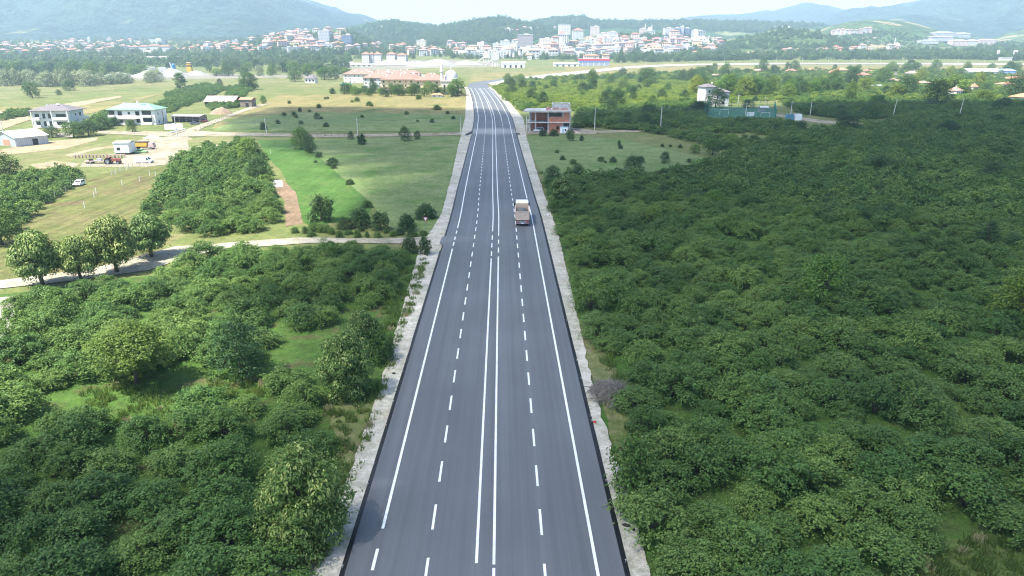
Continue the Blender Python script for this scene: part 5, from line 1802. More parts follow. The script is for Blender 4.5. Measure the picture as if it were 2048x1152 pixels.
PR = [pole(1053, 264, 36, 'concrete pole in front of the raw concrete building'),
      pole(1189, 262, 45, 'concrete pole beyond the building site brush'),
      pole(1321, 258, 45, 'concrete pole alone in the dark scrub'),
      pole(1490, 234, 28, 'leaning pole in front of the green sports cage', lean=0.05),
      pole(1581, 231, 27, 'pole with a lamp beside the blue container', lamp=True),
      pole(1620, 231, 27, 'pole just beyond the white container'),
      pole(1785, 236, 38, 'leaning pole between the lane and the village trees', lean=0.08),
      pole(1917, 236, 38, 'leaning pole near the edge of the picture in the dark trees', lean=0.08)]
pole(1476, 208, 18, 'short lamp post behind the sports cage', lamp=True)
pole(1529, 214, 20, 'short lamp post behind the grey shelter', lamp=True)
def cable(a, b, dz, label, group):
    pts = []
    for i in range(13):
        t = i / 12
        p = a.lerp(b, t)
        pts.append(p + Vector((0, 0, dz - 4 * 0.025 * (a - b).length * t * (1 - t))))
    o = MB().tube(pts, 0.028, 4).build('power_cable', M_STEEL)
    tag(o, label, 'cable', group)
for chain, lb, gr in ((PL[1:], 'thin power cable sagging between the poles of the dirt road', 'cables along the dirt road'), (PR, 'thin power cable sagging between the poles beside the dark scrub', 'cables along the lane')):
    for a, b in zip(chain, chain[1:]):
        for dz in (0.0, -0.9):
            cable(a, b, dz, lb, gr)

# fence posts
def post_row(px, n, h, mat, label, group, lean=0.0, jitter=0.2):
    me = MB().box((0, 0, -0.2), (0.13, 0.13, h + 0.2)).box((0, 0, h), (0.16, 0.16, 0.05)).mesh('fence_post', mat)
    w = [GF(*p) for p in px]
    seg = [(a, b, (b - a).length) for a, b in zip(w, w[1:])]
    tot = sum(s_[2] for s_ in seg)
    for i in range(n):
        d = tot * i / max(1, n - 1)
        for a, b, L in seg:
            if d <= L + 1e-6:
                break
            d -= L
        p = a.lerp(b, min(1, d / L))
        o = bpy.data.objects.new('fence_post', me)
        COL.objects.link(o)
        o.location = (p.x + random.uniform(-jitter, jitter), p.y + random.uniform(-jitter, jitter), prof(p.y))
        o.rotation_euler = (random.gauss(0, 0.05), random.gauss(0, 0.05), random.random())
        tag(o, label, 'post', group)
post_row([(48, 438), (72, 415), (110, 398), (150, 372)], 15, 1.5, M_CONCP, 'weathered fence post along the edge of the far hazel strip', 'posts along the hazel strip')
post_row([(95, 333), (160, 335), (215, 333), (300, 330), (330, 326)], 16, 1.5, M_WHITE, 'white post in the row along the near edge of the dirt yard', 'posts along the dirt yard')
post_row([(225, 351), (262, 336), (300, 328)], 16, 1.4, M_CONCP, 'thin post of the fence between hay field and dirt yard', 'posts of the hay field fence')
post_row([(392, 264), (420, 250), (452, 236)], 15, 1.4, M_DIRTW, 'dark post of the fence beside the field path', 'posts along the field path')
post_row([(596, 272), (640, 273), (690, 273)], 8, 1.4, M_DIRTW, 'dark post of the wire fence below the dirt road', 'posts below the dirt road')
for x, y, l in [(245, 372, 'white stake alone in the middle of the hay field'), (280, 364, 'white stake nearest the hazel plot in the hay field'), (193, 388, 'right stake of the pair in the hay field'), (189, 396, 'left stake of the pair in the hay field'), (170, 417, 'lowest white stake in the hay field'), (300, 352, 'white stake near the hazel plot corner, upper of two'), (312, 354, 'white stake touching the hazel plot corner'), (541, 308, 'white stake in the bright lawn')]:
    o = MB().box((0, 0, -0.2), (0.11, 0.11, 1.8)).box((0, 0, 1.6), (0.14, 0.14, 0.05)).build('stake', M_WHITE, None, at(x, y))
    tag(o, l, 'stake')
# long white beam by the pole
p0, p1 = GF(340, 272), GF(371, 262)
b_ = MB().box((0, 0, 0), ((p1 - p0).length, 0.45, 0.45)).box((0, 0, 0.45), ((p1 - p0).length * 0.98, 0.3, 0.05)).build('concrete_beam', M_WHITE, None, ((p0.x + p1.x) / 2, (p0.y + p1.y) / 2, (p0.z + p1.z) / 2 + 0.9), math.atan2(p1.y - p0.y, p1.x - p0.x))
tag(b_, 'long white beam lying across supports beside the lamp pole', 'beam')

# ------------------------------------------------------------------ buildings
def window(parent, x, z, w, h, y, face='y', frame=True, mat=None):
    """one window: a frame with its pane; on face 'y' (front, at y) or 'x' (side, at x)"""
    if face == 'y':
        f = MB().box((x, y, z - 0.08), (w + 0.2, 0.07, h + 0.16)).build('window', mat or M_WHITEP, parent)
        MB().box((x, y - 0.025, z), (w, 0.05, h)).build('pane', M_GLASS, f)
    else:
        f = MB().box((y, x, z - 0.08), (0.07, w + 0.2, h + 0.16)).build('window', mat or M_WHITEP, parent)
        MB().box((y + 0.025, x, z), (0.05, w, h)).build('pane', M_GLASS, f)
    return f

def hollow_floor(t, name, x0, x1, y0, y1, z0, z1, mat):
    return MB().box(((x0 + x1) / 2, (y0 + y1) / 2, z0), (x1 - x0, y1 - y0, z1 - z0)).build(name, mat, t)

# the raw concrete building at the roadside
def building_site():
    p = GF(1100, 264)
    t = thing('unfinished_building', 'unfinished two-storey concrete building with orange brick walls and bare columns', 'building', (p.x, p.y + 7.0, p.z), R(-2))
    s = 1365.3 / depth((p.x, p.y, p.z))
    W_ = 18.6
    x0, x1, y0, y1 = -W_ / 2, W_ / 2, -6.5, 6.5
    f1, f2 = 4.3, 8.6
    MB().prism([(x0 - 0.6, y0 - 0.9), (x1, y0 - 0.9), (x1, y1), (x0 - 0.6, y1)], f1 - 0.35, f1).build('floor_slab', M_CONC, t)
    MB().prism([(x0 - 2.4, y0 - 1.4), (x1 + 0.3, y0 - 1.4), (x1 + 0.3, y1 + 0.3), (x0 - 1.0, y1 + 0.3)], f2, f2 + 0.75).build('roof_slab', plain('weathered_slab', (0.46, 0.45, 0.42), 0.9, 0.2, 0.5), t)
    MB().box((0, 0, 0.0), (W_ + 0.5, 13.4, 0.12)).build('base_slab', M_CONC, t)
    for x in (x0 + 0.4, x0 + 3.0, -0.6, 5.9, x1 - 0.3):
        for y in (y0 + 0.3, 0.0, y1 - 0.3):
            MB().box((x, y, 0.121), (0.55, 0.55, f1 - 0.48)).build('column', M_CONC, t)
            MB().box((x, y, f1 + 0.001), (0.55, 0.55, f2 - f1 - 0.002)).build('column', M_CONC, t)
    # brickwork of the right half
    bx0, bx1 = -0.3, 5.6
    def bw(a, b, z, h, y=y0 + 0.25, nm='brick_wall'):
        MB().box(((a + b) / 2, y, z), (b - a, 0.2, h)).build(nm, M_BRICK, t)
    bw(bx0, 3.1, 0.121, f1 - 0.48)
    bw(4.2, bx1, 0.121, f1 - 0.48)
    MB().box((3.65, y0 + 0.25, 2.6), (1.1, 0.2, f1 - 2.96)).build('brick_wall', M_BRICK, t)
    MB().box((3.65, y0 + 0.25, 0.121), (1.1, 0.2, 0.9)).build('brick_wall', M_BRICK, t)
    bw(bx0, x1 - 0.65, f1 + 0.001, 2.3, y0 - 0.05)
    bw(6.3, x1 - 0.65, f1 + 2.302, f2 - f1 - 2.31, y0 - 0.05)
    MB().box((x1 - 0.1, 0.3, f1 + 0.001), (0.2, 12.0, f2 - f1 - 0.01)).build('brick_wall', M_BRICK, t)
    MB().box((x1 - 0.1, 0.3, 0.121), (0.2, 12.0, f1 - 0.5)).build('brick_wall', M_BRICK, t)
    # inner and rear walls, dim inside
    MB().box((0, y1 - 0.2, 0.121), (W_ - 0.8, 0.2, f1 - 0.5)).build('rear_wall', M_CONC, t)
    MB().box((0, y1 - 0.2, f1 + 0.001), (W_ - 0.8, 0.2, f2 - f1 - 0.01)).build('rear_wall', M_CONC, t)
    MB().box((-4.5, 2.2, 0.121), (7.0, 0.2, f1 - 0.5)).build('inner_wall', M_BRICK, t)
    MB().box((-4.5, 2.2, f1 + 0.001), (7.0, 0.2, f2 - f1 - 0.01)).build('inner_wall', M_BRICK, t)
    st = MB()
    for i in range(9):
        st.box((-2.2 - 0.28 * i, 0.5, 0.121 + 0.45 * i), (0.3, 1.5, 0.18))
    st.build('stair', M_CONC, t)
    # frame of the roof storey
    z = f2 + 0.751
    rx0, rx1, ry0, ry1 = 1.6, x1 - 0.2, -3.5, 5.5
    for x in (rx0, (rx0 + rx1) / 2, rx1):
        for y in (ry0, ry1):
            MB().box((x, y, z), (0.4, 0.4, 2.3)).build('roof_column', M_CONC, t)
    for y in (ry0, ry1):
        MB().box(((rx0 + rx1) / 2, y, z + 2.301), (rx1 - rx0 + 0.4, 0.42, 0.4)).build('roof_beam', M_CONC, t)
    for x in (rx0, rx1):
        MB().box((x, (ry0 + ry1) / 2, z + 2.301), (0.42, ry1 - ry0 - 0.43, 0.4)).build('roof_beam', M_CONC, t)
    MB().box(((rx0 + rx1) / 2, ry1 - 0.3, z), (rx1 - rx0 - 0.5, 0.15, 1.8)).build('roof_wall', M_GREYP, t)
    mb = plain('pallet_bricks', (0.45, 0.27, 0.23), 0.9, 0.3, 1.5)
    for x, y, d in ((-0.6, -5.2, (2.2, 1.4, 1.2)), (2.8, -5.0, (3.0, 1.2, 0.9)), (6.5, -5.3, (3.4, 1.2, 0.8))):
        o = MB().box((0, 0, 0), d).box((0.2, 0, d[2]), (d[0] * 0.6, d[1] * 0.8, 0.3)).build('brick_stack', mb, None)
        q = Matrix.Translation((p.x, p.y + 7.0, p.z)) @ Matrix.Rotation(R(-2), 4, 'Z') @ Vector((x, y, z))
        o.location = q
        tag(o, {2.2: 'tall reddish brick stack at the middle of the flat roof edge', 3.0: 'reddish brick stack in front of the roof frame', 3.4: 'longest reddish brick stack at the right roof corner'}[d[0]], 'bricks')
    o = MB().box((0, 0, 0), (2.6, 1.2, 0.5)).box((0.3, 0, 0.5), (1.6, 0.9, 0.25)).build('white_sacks', M_WHITEP, None, Matrix.Translation((p.x, p.y + 7.0, p.z)) @ Vector((-3.0, -5.0, z)))
    tag(o, 'white covered stack on the flat roof of the concrete building', 'sacks')
building_site()
q = GF(1128, 266)
t = thing('site_cabin', 'small white and blue cabin before the brick wall of the building site', 'cabin', (q.x, q.y, q.z), R(-4))
MB().box((0, 0, 0.1), (3.6, 2.4, 2.4)).build('wall', M_WHITEP, t)
MB().box((0, 0, 2.501), (3.7, 2.5, 0.12)).build('roof', plain('cabin_blue', (0.42, 0.55, 0.66), 0.5, 0.1, 1), t)
MB().box((0.55, -1.22, 0.9), (0.5, 0.04, 1.0)).build('window', M_GLASS, t)
MB().box((-0.4, -1.22, 0.15), (0.8, 0.04, 1.9)).build('door', plain('cabin_blue', (0.42, 0.55, 0.66)), t)
pile('rubble_heap', 'rubble and planks beside the brick corner of the building site', 'heap', at(1150, 266), 3.2, 2.2, 1.3, plain('mixed_rubble', (0.36, 0.28, 0.24), 0.95, 0.4, 1.2), 8)

# the grey-roofed villa
def grey_villa():
    p = GF(102, 256)
    t = thing('villa', 'white two-storey villa with grey hipped roof and white balconies', 'house', (p.x + 1.0, p.y + 6.0, p.z), R(3))
    L, Wd, H = 16.5, 12.5, 7.6
    MB().box((0, 0, 0), (L, Wd, H)).build('wall', plain('pale_grey_plaster', (0.55, 0.57, 0.58), 0.85, 0.08, 0.4), t)
    r = MB().hip((0, 0, H + 0.3), (L, Wd), 2.6, 1.3, mi=0).build('roof', M_GREYROOF, t)
    MB().lathe((1.5, -1.5, H + 2.1), [(0.3, 0), (0.75, 0.3), (0.8, 0.7), (0.3, 0.95)], 10).build('water_tank', M_WHITEP, t)
    MB().box((-5, 1.5, H + 1.0), (0.7, 0.7, 1.6)).build('chimney', M_CONC, r)
    y = -Wd / 2
    for z in (0.9, 4.4):
        for x in (-6.2,):
            window(t, x, z + 0.6, 2.0, 1.5, y)
        for x in (-3.2, -0.7):
            window(t, x, z - 0.1, 1.3, 2.3, y)
        window(t, 4.4, z + 0.3, 4.6, 1.7, y)
        MB().box((-6.3, y - 0.7, z - 0.75), (3.2, 1.4, 1.15)).build('balcony', M_WHITE, t)
        MB().box((4.4, y - 0.7, z - 0.75), (6.6, 1.4, 1.15)).build('balcony', M_WHITE, t)
        window(t, -1.0, z + 0.6, 1.0, 1.3, L / 2, 'x')
        window(t, 3.0, z + 0.4, 2.2, 1.6, L / 2, 'x')
    MB().box((L / 2 + 1.2, 3.2, 3.4), (2.4, 5.5, 1.1)).build('balcony', M_WHITE, t)
    st = MB()
    for i in range(11):
        st.box((L / 2 + 1.0, -4.6 + i * 0.55, 0), (1.6, 0.55, 0.32 * (i + 1)))
    st.build('stair', M_WHITE, t)
    for x in (-8.05, 1.0, 8.05):
        MB().box((x, y - 1.2, 0), (0.35, 0.35, H)).build('column', M_WHITE, t)
grey_villa()
def green_villa():
    p = GF(268, 250)
    t = thing('house', 'long white two-storey house with a pale green hipped roof', 'house', (p.x, p.y + 5.5, p.z), R(-3))
    L, Wd, H = 22.5, 11.0, 7.0
    MB().box((0, 0, 0), (L, Wd, H)).build('wall', M_WHITE, t)
    r = MB().hip((0, 0, H + 0.25), (L, Wd), 2.6, 0.8).build('roof', M_GREENROOF, t)
    MB().box((4.0, -2.4, H + 1.6), (2.6, 1.6, 0.12), rx=0.45).box((4.4, -1.2, H + 1.9), (2.2, 0.7, 0.7)).build('solar_panel', plain('panel_blue', (0.10, 0.22, 0.30), 0.2, 0.1, 1, 0, 0.6), r)
    MB().lathe((-6.5, 0.5, H + 1.8), [(0.2, 0), (0.55, 0.4), (0.5, 0.9), (0.2, 1.1)], 10).build('water_tank', M_WHITEP, r)
    MB().lathe((0.2, 1.0, H + 2.6), [(0.2, 0), (0.5, 0.4), (0.45, 0.9), (0.2, 1.1)], 10).build('water_tank', M_WHITEP, r)
    y = -Wd / 2
    for z in (0.6, 4.0):
        MB().box((-9.7, y - 0.025, z + 0.4), (2.9, 0.05, 2.3)).build('loggia', M_GLASS, t)
        MB().box((7.4, y - 0.025, z + 0.4), (4.4, 0.05, 2.3)).build('loggia', M_GLASS, t)
        MB().box((-9.7, y - 0.45, z - 0.35), (3.2, 0.9, 1.0)).build('balcony', M_WHITE, t)
        MB().box((7.4, y - 0.45, z - 0.35), (4.8, 0.9, 1.0)).build('balcony', M_WHITE, t)
        for x in (-5.6, 2.9):
            window(t, x, z + 0.5, 1.9, 1.9, y, mat=M_GREYP)
        window(t, -2.5, z + 0.2, 0.9, 1.5, L / 2, 'x')
        window(t, 1.6, z - 0.3, 0.7, 2.6, L / 2, 'x')
    window(t, -1.2, 4.9, 1.1, 1.2, y)
    MB().box((-1.3, y - 1.2, 2.9), (7.5, 2.4, 0.2)).build('porch_roof', M_CONC, t)
    MB().box((-1.3, y - 0.05, 0.05), (1.4, 0.08, 2.2)).build('door', M_DARK, t)
green_villa()
def barn(name, label, cat, loc, rz, L, Wd, H, rh, wall, roof, open_front=False, red=False, posts=0):
    t = thing(name, label, cat, loc, rz)
    if open_front:
        MB().box((0, Wd / 2 - 0.1, 0), (L, 0.2, H)).build('rear_wall', wall, t)
        for sx in (-1, 1):
            MB().box((sx * (L / 2 - 0.1), 0, 0), (0.2, Wd - 0.41, H)).build('side_wall', wall, t)
        for i in range(posts):
            MB().box((-L / 2 + 0.3 + (L - 0.6) * i / (posts - 1), -Wd / 2 + 0.15, 0), (0.2, 0.2, H)).build('post', M_DIRTW, t)
        MB().box((0, 0, 0.02), (L - 0.5, Wd - 0.5, 0.05)).build('floor', M_DARK, t)
    else:
        MB().box((0, 0, 0), (L, Wd, H)).build('wall', wall, t)
        MB().add([(-L / 2 + 0.01, -Wd / 2, H), (-L / 2 + 0.01, Wd / 2, H), (-L / 2 + 0.01, 0, H + rh), (L / 2 - 0.01, -Wd / 2, H), (L / 2 - 0.01, Wd / 2, H), (L / 2 - 0.01, 0, H + rh)], [(0, 2, 1), (3, 4, 5)]).build('gable_wall', wall, t)
        MB().box((L * 0.1, -Wd / 2 - 0.02, 0.05), (2.0, 0.04, min(2.4, H - 0.2))).build('door', M_DARK, t)
    MB().gable((0, 0, H + 0.16), (L, Wd), rh, 0.5).build('roof', roof, t)
    if red:
        MB().box((-L / 2 - 0.02, -1.0, 0.2), (0.04, 4.5, 2.2)).build('brick_panel', M_BRICK, t)
    return t
q = GF(26, 292)
barn('metal_barn', 'grey metal barn with a bright white sheet roof at the picture edge', 'barn', (q.x, q.y + 5.5, q.z), R(62), 12, 14, 3.2, 2.2, M_TIN, M_TINW, red=True)
q = GF(442, 211)
barn('tin_barn', 'open barn with a rust-streaked grey tin roof behind low hazels', 'barn', (q.x, q.y + 5, q.z), R(-4), 19, 12, 2.2, 3.2, M_DIRTW, striped('rusty_tin', (0.40, 0.37, 0.36), (0.33, 0.21, 0.19), 0, 2.3, 0.7, 0.7), True, posts=5)
q = GF(494, 214)
barn('red_roofed_hut', 'small hut with an orange-red roof next to the tin barn', 'hut', (q.x, q.y + 2.5, q.z), R(-8), 7.5, 5.5, 4.2, 1.1, M_DIRTW, M_TILE2)
q = GF(374, 245)
barn('open_shed', 'long open shed with a whitish flat roof and dark bays', 'shed', (q.x, q.y + 3.5, q.z), R(-6), 14.5, 7.0, 3.0, 0.5, M_DIRTW, M_TINW, True, posts=5)
q = GF(348, 259)
t = thing('poly_tunnel', 'tent-shaped grey plastic tunnel by the lane', 'greenhouse', (q.x, q.y, q.z), R(24))
MB().gable((0, 0, 0.25), (7.5, 4.2), 2.4, 0.0).build('cover', M_GREYP, t)
for i in range(4):
    MB().tube([(-3.4 + 2.25 * i, -2.15, 0.3), (-3.4 + 2.25 * i, 0, 2.8), (-3.4 + 2.25 * i, 2.15, 0.3)], 0.05, 5).build('hoop', M_DARK, t)
# a person walking by the pole
def person():
    q = GF(348, 268)
    vs = {'pelvis': (0, 0, 0.92), 'waist': (0, 0, 1.08), 'chest': (0, 0.02, 1.32), 'neck': (0, 0.02, 1.48), 'chin': (0, 0.05, 1.56), 'head': (0, 0.04, 1.68),
          'ls': (-0.19, 0, 1.40), 'le': (-0.26, -0.04, 1.14), 'lh': (-0.25, 0.08, 0.90), 'rs': (0.19, 0, 1.40), 're': (0.26, 0.02, 1.14), 'rh': (0.25, 0.14, 0.90),
          'll': (-0.1, 0, 0.88), 'lk': (-0.11, 0.1, 0.49), 'la': (-0.11, 0.06, 0.09), 'lt': (-0.11, 0.2, 0.04), 'rl': (0.1, 0, 0.88), 'rk': (0.11, -0.02, 0.49), 'ra': (0.11, -0.18, 0.1), 'rt': (0.11, -0.04, 0.04)}
    rad = {'pelvis': 0.15, 'waist': 0.14, 'chest': 0.165, 'neck': 0.055, 'chin': 0.085, 'head': 0.105, 'ls': 0.07, 'le': 0.045, 'lh': 0.038, 'rs': 0.07, 're': 0.045, 'rh': 0.038, 'll': 0.095, 'lk': 0.062, 'la': 0.045, 'lt': 0.04, 'rl': 0.095, 'rk': 0.062, 'ra': 0.045, 'rt': 0.04}
    ed = [('pelvis', 'waist'), ('waist', 'chest'), ('chest', 'neck'), ('neck', 'chin'), ('chin', 'head'), ('chest', 'ls'), ('ls', 'le'), ('le', 'lh'), ('chest', 'rs'), ('rs', 're'), ('re', 'rh'), ('pelvis', 'll'), ('ll', 'lk'), ('lk', 'la'), ('la', 'lt'), ('pelvis', 'rl'), ('rl', 'rk'), ('rk', 'ra'), ('ra', 'rt')]
    ks = list(vs)
    me = bpy.data.meshes.new('person')
    me.from_pydata([vs[k_] for k_ in ks], [(ks.index(a), ks.index(b)) for a, b in ed], [])
    me.materials.append(plain('dark_clothes', (0.05, 0.05, 0.06), 0.9, 0.2, 3))
    o = bpy.data.objects.new('person', me)
    COL.objects.link(o)
    sk = o.modifiers.new('skin', 'SKIN')
    for i, k_ in enumerate(ks):
        me.skin_vertices[0].data[i].radius = (rad[k_], rad[k_])
    me.skin_vertices[0].data[0].use_root = True
    sd = o.modifiers.new('smooth', 'SUBSURF')
    sd.levels = sd.render_levels = 1
    o.location = (q.x, q.y, q.z)
    o.rotation_euler = (0, 0, 1.2)
    tag(o, 'person in dark clothes walking on the lane by the lamp pole', 'person')
    MB().lathe((0, 0.03, 1.68), [(0.105, 0.0), (0.118, 0.05), (0.09, 0.1), (0.03, 0.125)], 10).build('hair', M_BLACK, o, smooth=True)
person()

# white house behind the round tree, sports cage and shelters
q = GF(1429, 213)
t = thing('house', 'tall white house with dark grey roofs half hidden by a round tree', 'house', (q.x, q.y + 6, q.z), R(10))
MB().box((-3.2, 0, 0), (6.0, 9.0, 10.5)).build('wall', M_WHITE, t)
MB().hip((-3.2, 0, 10.6), (6.0, 9.0), 1.6, 0.6).build('roof', M_GREYROOF, t)
MB().box((3.3, 0, 0), (6.9, 9.4, 7.8)).build('wall', M_WHITE, t)
MB().hip((3.3, 0, 7.9), (6.9, 9.4), 2.0, 0.7).build('roof', M_GREYROOF, t)
for z in (1.2, 4.3, 7.6):
    window(t, -4.2, z, 1.0, 1.4, -4.5)
for z in (1.2, 4.3):
    window(t, 3.6, z, 1.4, 1.4, -4.7)
t.scale = (1.2, 1.2, 1.08)
MB().lathe((-1.0, 0, 12.1), [(0.2, 0), (0.5, 0.3), (0.4, 0.8)], 8).build('water_tank', M_WHITEP, t)
def cage():
    pts = [GF(1408, 234), GF(1420, 215), GF(1548, 218), GF(1551, 240)]
    c = sum((p_ for p_ in pts), Vector()) / 4
    t = thing('sports_cage', 'green wire cage round a small football pitch', 'fence', c)
    H = 5.0
    net, nt, p_ = new_mat('green_net')
    p_.inputs['Base Color'].default_value = (0.03, 0.17, 0.12, 1)
    tr = nt.nodes.new('ShaderNodeBsdfTransparent')
    mx = nt.nodes.new('ShaderNodeMixShader')
    mx.inputs[0].default_value = 0.9
    nt.links.new(p_.outputs[0], mx.inputs[1])
    nt.links.new(tr.outputs[0], mx.inputs[2])
    nt.links.new(mx.outputs[0], nt.nodes['Material Output'].inputs[0])
    for i in range(4):
        a, b = pts[i] - c, pts[(i + 1) % 4] - c
        n = max(3, int((b - a).length / 4))
        MB().add([a, b, b + Vector((0, 0, H)), a + Vector((0, 0, H))], [(0, 1, 2, 3)]).build('net', net, t)
        for k_ in range(n):
            q = a.lerp(b, k_ / n)
            MB().box((q.x, q.y, q.z), (0.14, 0.14, H + 0.1)).build('post', M_GREEN_MESH, t)
        MB().tube([a + Vector((0, 0, H)), b + Vector((0, 0, H))], 0.06, 5).build('rail', M_GREEN_MESH, t)
        MB().tube([a + Vector((0, 0, H * 0.5)), b + Vector((0, 0, H * 0.5))], 0.05, 5).build('rail', M_GREEN_MESH, t)
    for px, py in ((1448, 229), (1530, 236)):
        g = GF(px, py)
        o = MB().tube([(-2.6, 0, 0), (-2.6, 0, 2.6), (2.6, 0, 2.6), (2.6, 0, 0)], 0.09, 6).build('goal', M_WHITEP, None, (g.x, g.y, g.z + 0.1), 0.2)
        tag(o, 'white goal frame standing inside the green cage, ' + ('the larger looking one near the white house' if px < 1500 else 'the one beside the white board'), 'goal')
cage()
t = thing('sign_board', 'plain white board on two legs in front of the green cage', 'board', at(1500, 237), 0.05)
MB().box((0, 0, 1.2), (4.0, 0.12, 2.0)).build('panel', M_WHITEP, t)
for sx in (-1, 1):
    MB().box((sx * 1.5, 0.08, 0), (0.12, 0.1, 1.6)).build('leg', M_STEEL, t)
q = GF(1578, 241)
bigbox('teal blue container cabin beside the lane', 'container', 'container', (q.x, q.y, q.z), 0.1, (3.4, 2.6, 3.0), plain('teal_paint', (0.09, 0.20, 0.27), 0.5, 0.12, 0.6))
q = GF(1594, 241)
bigbox('white container cabin beside the teal one', 'container', 'container', (q.x, q.y, q.z), 0.1, (3.4, 2.6, 3.0), M_WHITEP)
q = GF(1526, 224)
t = thing('shelter', 'grey shelter with a curved roof and open front behind the cage', 'shelter', (q.x, q.y, q.z), 0.1)
MB().side([(-1.5, 2.3), (-1.2, 2.9), (0, 3.2), (1.2, 2.9), (1.5, 2.3), (1.4, 2.3), (0, 3.0), (-1.4, 2.3)], -2.6, 2.6).build('roof', M_GREYP, t)
MB().box((0, 1.4, 0), (5.0, 0.1, 2.3)).build('rear_wall', M_GREYP, t)
for sx in (-1, 1):
    MB().box((sx * 2.5, -1.3, 0), (0.15, 0.15, 2.3)).build('post', M_STEEL, t)

# ------------------------------------------------------------------ village houses to the right
def cottage(label, px, py, wpx, hpx, roof, wall=M_WHITE, rz=0.0, deep=0.8, name='house', ridge=None, cat='house', group=None, gable=False):
    p = G(px, py)
    d = depth(p)
    w = wpx * d / FPX
    h = max(2.5, hpx * d / FPX)
    t = thing(name, label, cat, (p.x, p.y, p.z - 0.2), rz, group)
    dp = w * deep
    wh = h * 0.62
    MB().box((0, 0, 0), (w * 0.9, dp * 0.9, wh)).build('wall', wall, t)
    m = MB()
    if gable:
        m.gable((0, 0, wh + 0.1), (w * 0.9, dp * 0.9), h * 0.38, 0.5)
    else:
        m.hip((0, 0, wh + 0.1), (w * 0.9, dp * 0.9), h * 0.38, w * 0.06, ridge)
    r = m.build('roof', roof, t)
    MB().box((w * 0.18, dp * 0.05, wh + h * 0.2), (0.7, 0.7, h * 0.3)).build('chimney', M_CONC, r)
    y = -dp * 0.45
    n = 3 if w > 9 else 2
    for k_ in range(n):
        x = (k_ - (n - 1) / 2) * w * 0.9 / n
        MB().box((x, y - 0.02, wh * 0.35), (w * 0.13, 0.05, wh * 0.42)).build('window', M_GLASS, t)
    return t
VILL = [
    ('long low cottage with a pinkish roof and white wall at the scrub edge', 1430, 157, 27, 9, M_TILE3),
    ('cluster-end house with a faded red roof by the dark trees', 1515, 146, 28, 8, M_TILE3),
    ('pale roofed house just left of the bridge lane', 1497, 150, 16, 8, M_TILE3),
    ('red-roofed house beneath the highway bank', 1582, 147, 20, 9, M_TILE),
    ('orange-roofed house between two rounded trees', 1621, 146, 22, 9, M_TILE2),
    ('small orange roof half hidden by a tree', 1645, 144, 16, 6, M_TILE2),
    ('bright orange hipped roof house with white walls', 1681, 147, 26, 11, M_TILE2),
    ('dark red roofed barn-like house beside the bright orange one', 1664, 151, 20, 10, M_TILE),
    ('long red-roofed house with dormers behind the dark red one', 1732, 147, 26, 8, M_TILE),
    ('red hipped house with grey walls in the village middle', 1724, 158, 28, 13, M_TILE),
    ('brown-red roofed house right of the dark fir', 1822, 154, 24, 12, M_TILE3),
    ('faded pink roof house above the white sheds', 1784, 166, 24, 9, M_TILE3),
    ('half hidden cottage with a pale tiled roof', 1843, 170, 26, 8, M_TILE3),
    ('red roof peeking out behind the shaded tall tree', 1945, 182, 16, 14, M_TILE2),
    ('brick coloured house behind the large shaded tree', 1908, 192, 26, 18, M_TILE3),
    ('large orange hipped roof at the picture edge by the hall', 2032, 165, 48, 13, M_TILE2),
    ('long red roof next to the blue-ended hall', 2040, 154, 40, 8, M_TILE3),
    ('orange lean roof below the large hipped roof', 2010, 174, 30, 10, M_TILE2),
    ('orange-roofed house with grey-white walls nearest the picture edge', 2046, 205, 44, 19, M_TILE2),
    ('small white gabled house among dark trees', 1790, 155, 12, 9, M_GREYROOF)]
for i, v in enumerate(VILL):
    cottage(v[0], v[1], v[2], v[3], v[4], v[5], M_WHITE if i % 3 else M_GREYP, R(-20 + 13 * (i % 5)), 0.75, 'village_house')
for l, x, y, w in (('long white low shed roof among the village trees', 1751, 175, 22), ('short white low shed roof among the village trees', 1782, 177, 14)):
    cottage(l, x, y, w, 5, M_TINW, M_WHITE, 0.1, 0.6, 'village_shed', cat='shed', gable=True)
q = G(1980, 152)
d = depth(q)
t = thing('factory_hall', 'long white industrial hall with a blue end section', 'hall', (q.x, q.y + 10, q.z), R(-4))
w = 90 * d / FPX
MB().box((-w * 0.16, 0, 0), (w * 0.66, 26, 5.5)).build('wall', M_WHITE, t)
MB().gable((-w * 0.16, 0, 5.6), (w * 0.66, 26), 3.2, 0.6).build('roof', M_TINW, t)
MB().box((w * 0.34, -2, 0), (w * 0.32, 24, 6.5)).build('wall', plain('hall_blue', (0.20, 0.33, 0.55), 0.6, 0.1, 0.2), t)
MB().gable((w * 0.34, -2, 6.6), (w * 0.32, 24), 2.0, 0.4).build('roof', plain('hall_roof_blue', (0.40, 0.50, 0.66), 0.6, 0.1, 0.2), t)
MB().box((-w * 0.2, -13.03, 0.1), (6, 0.05, 4)).build('gate', M_GREYP, t)

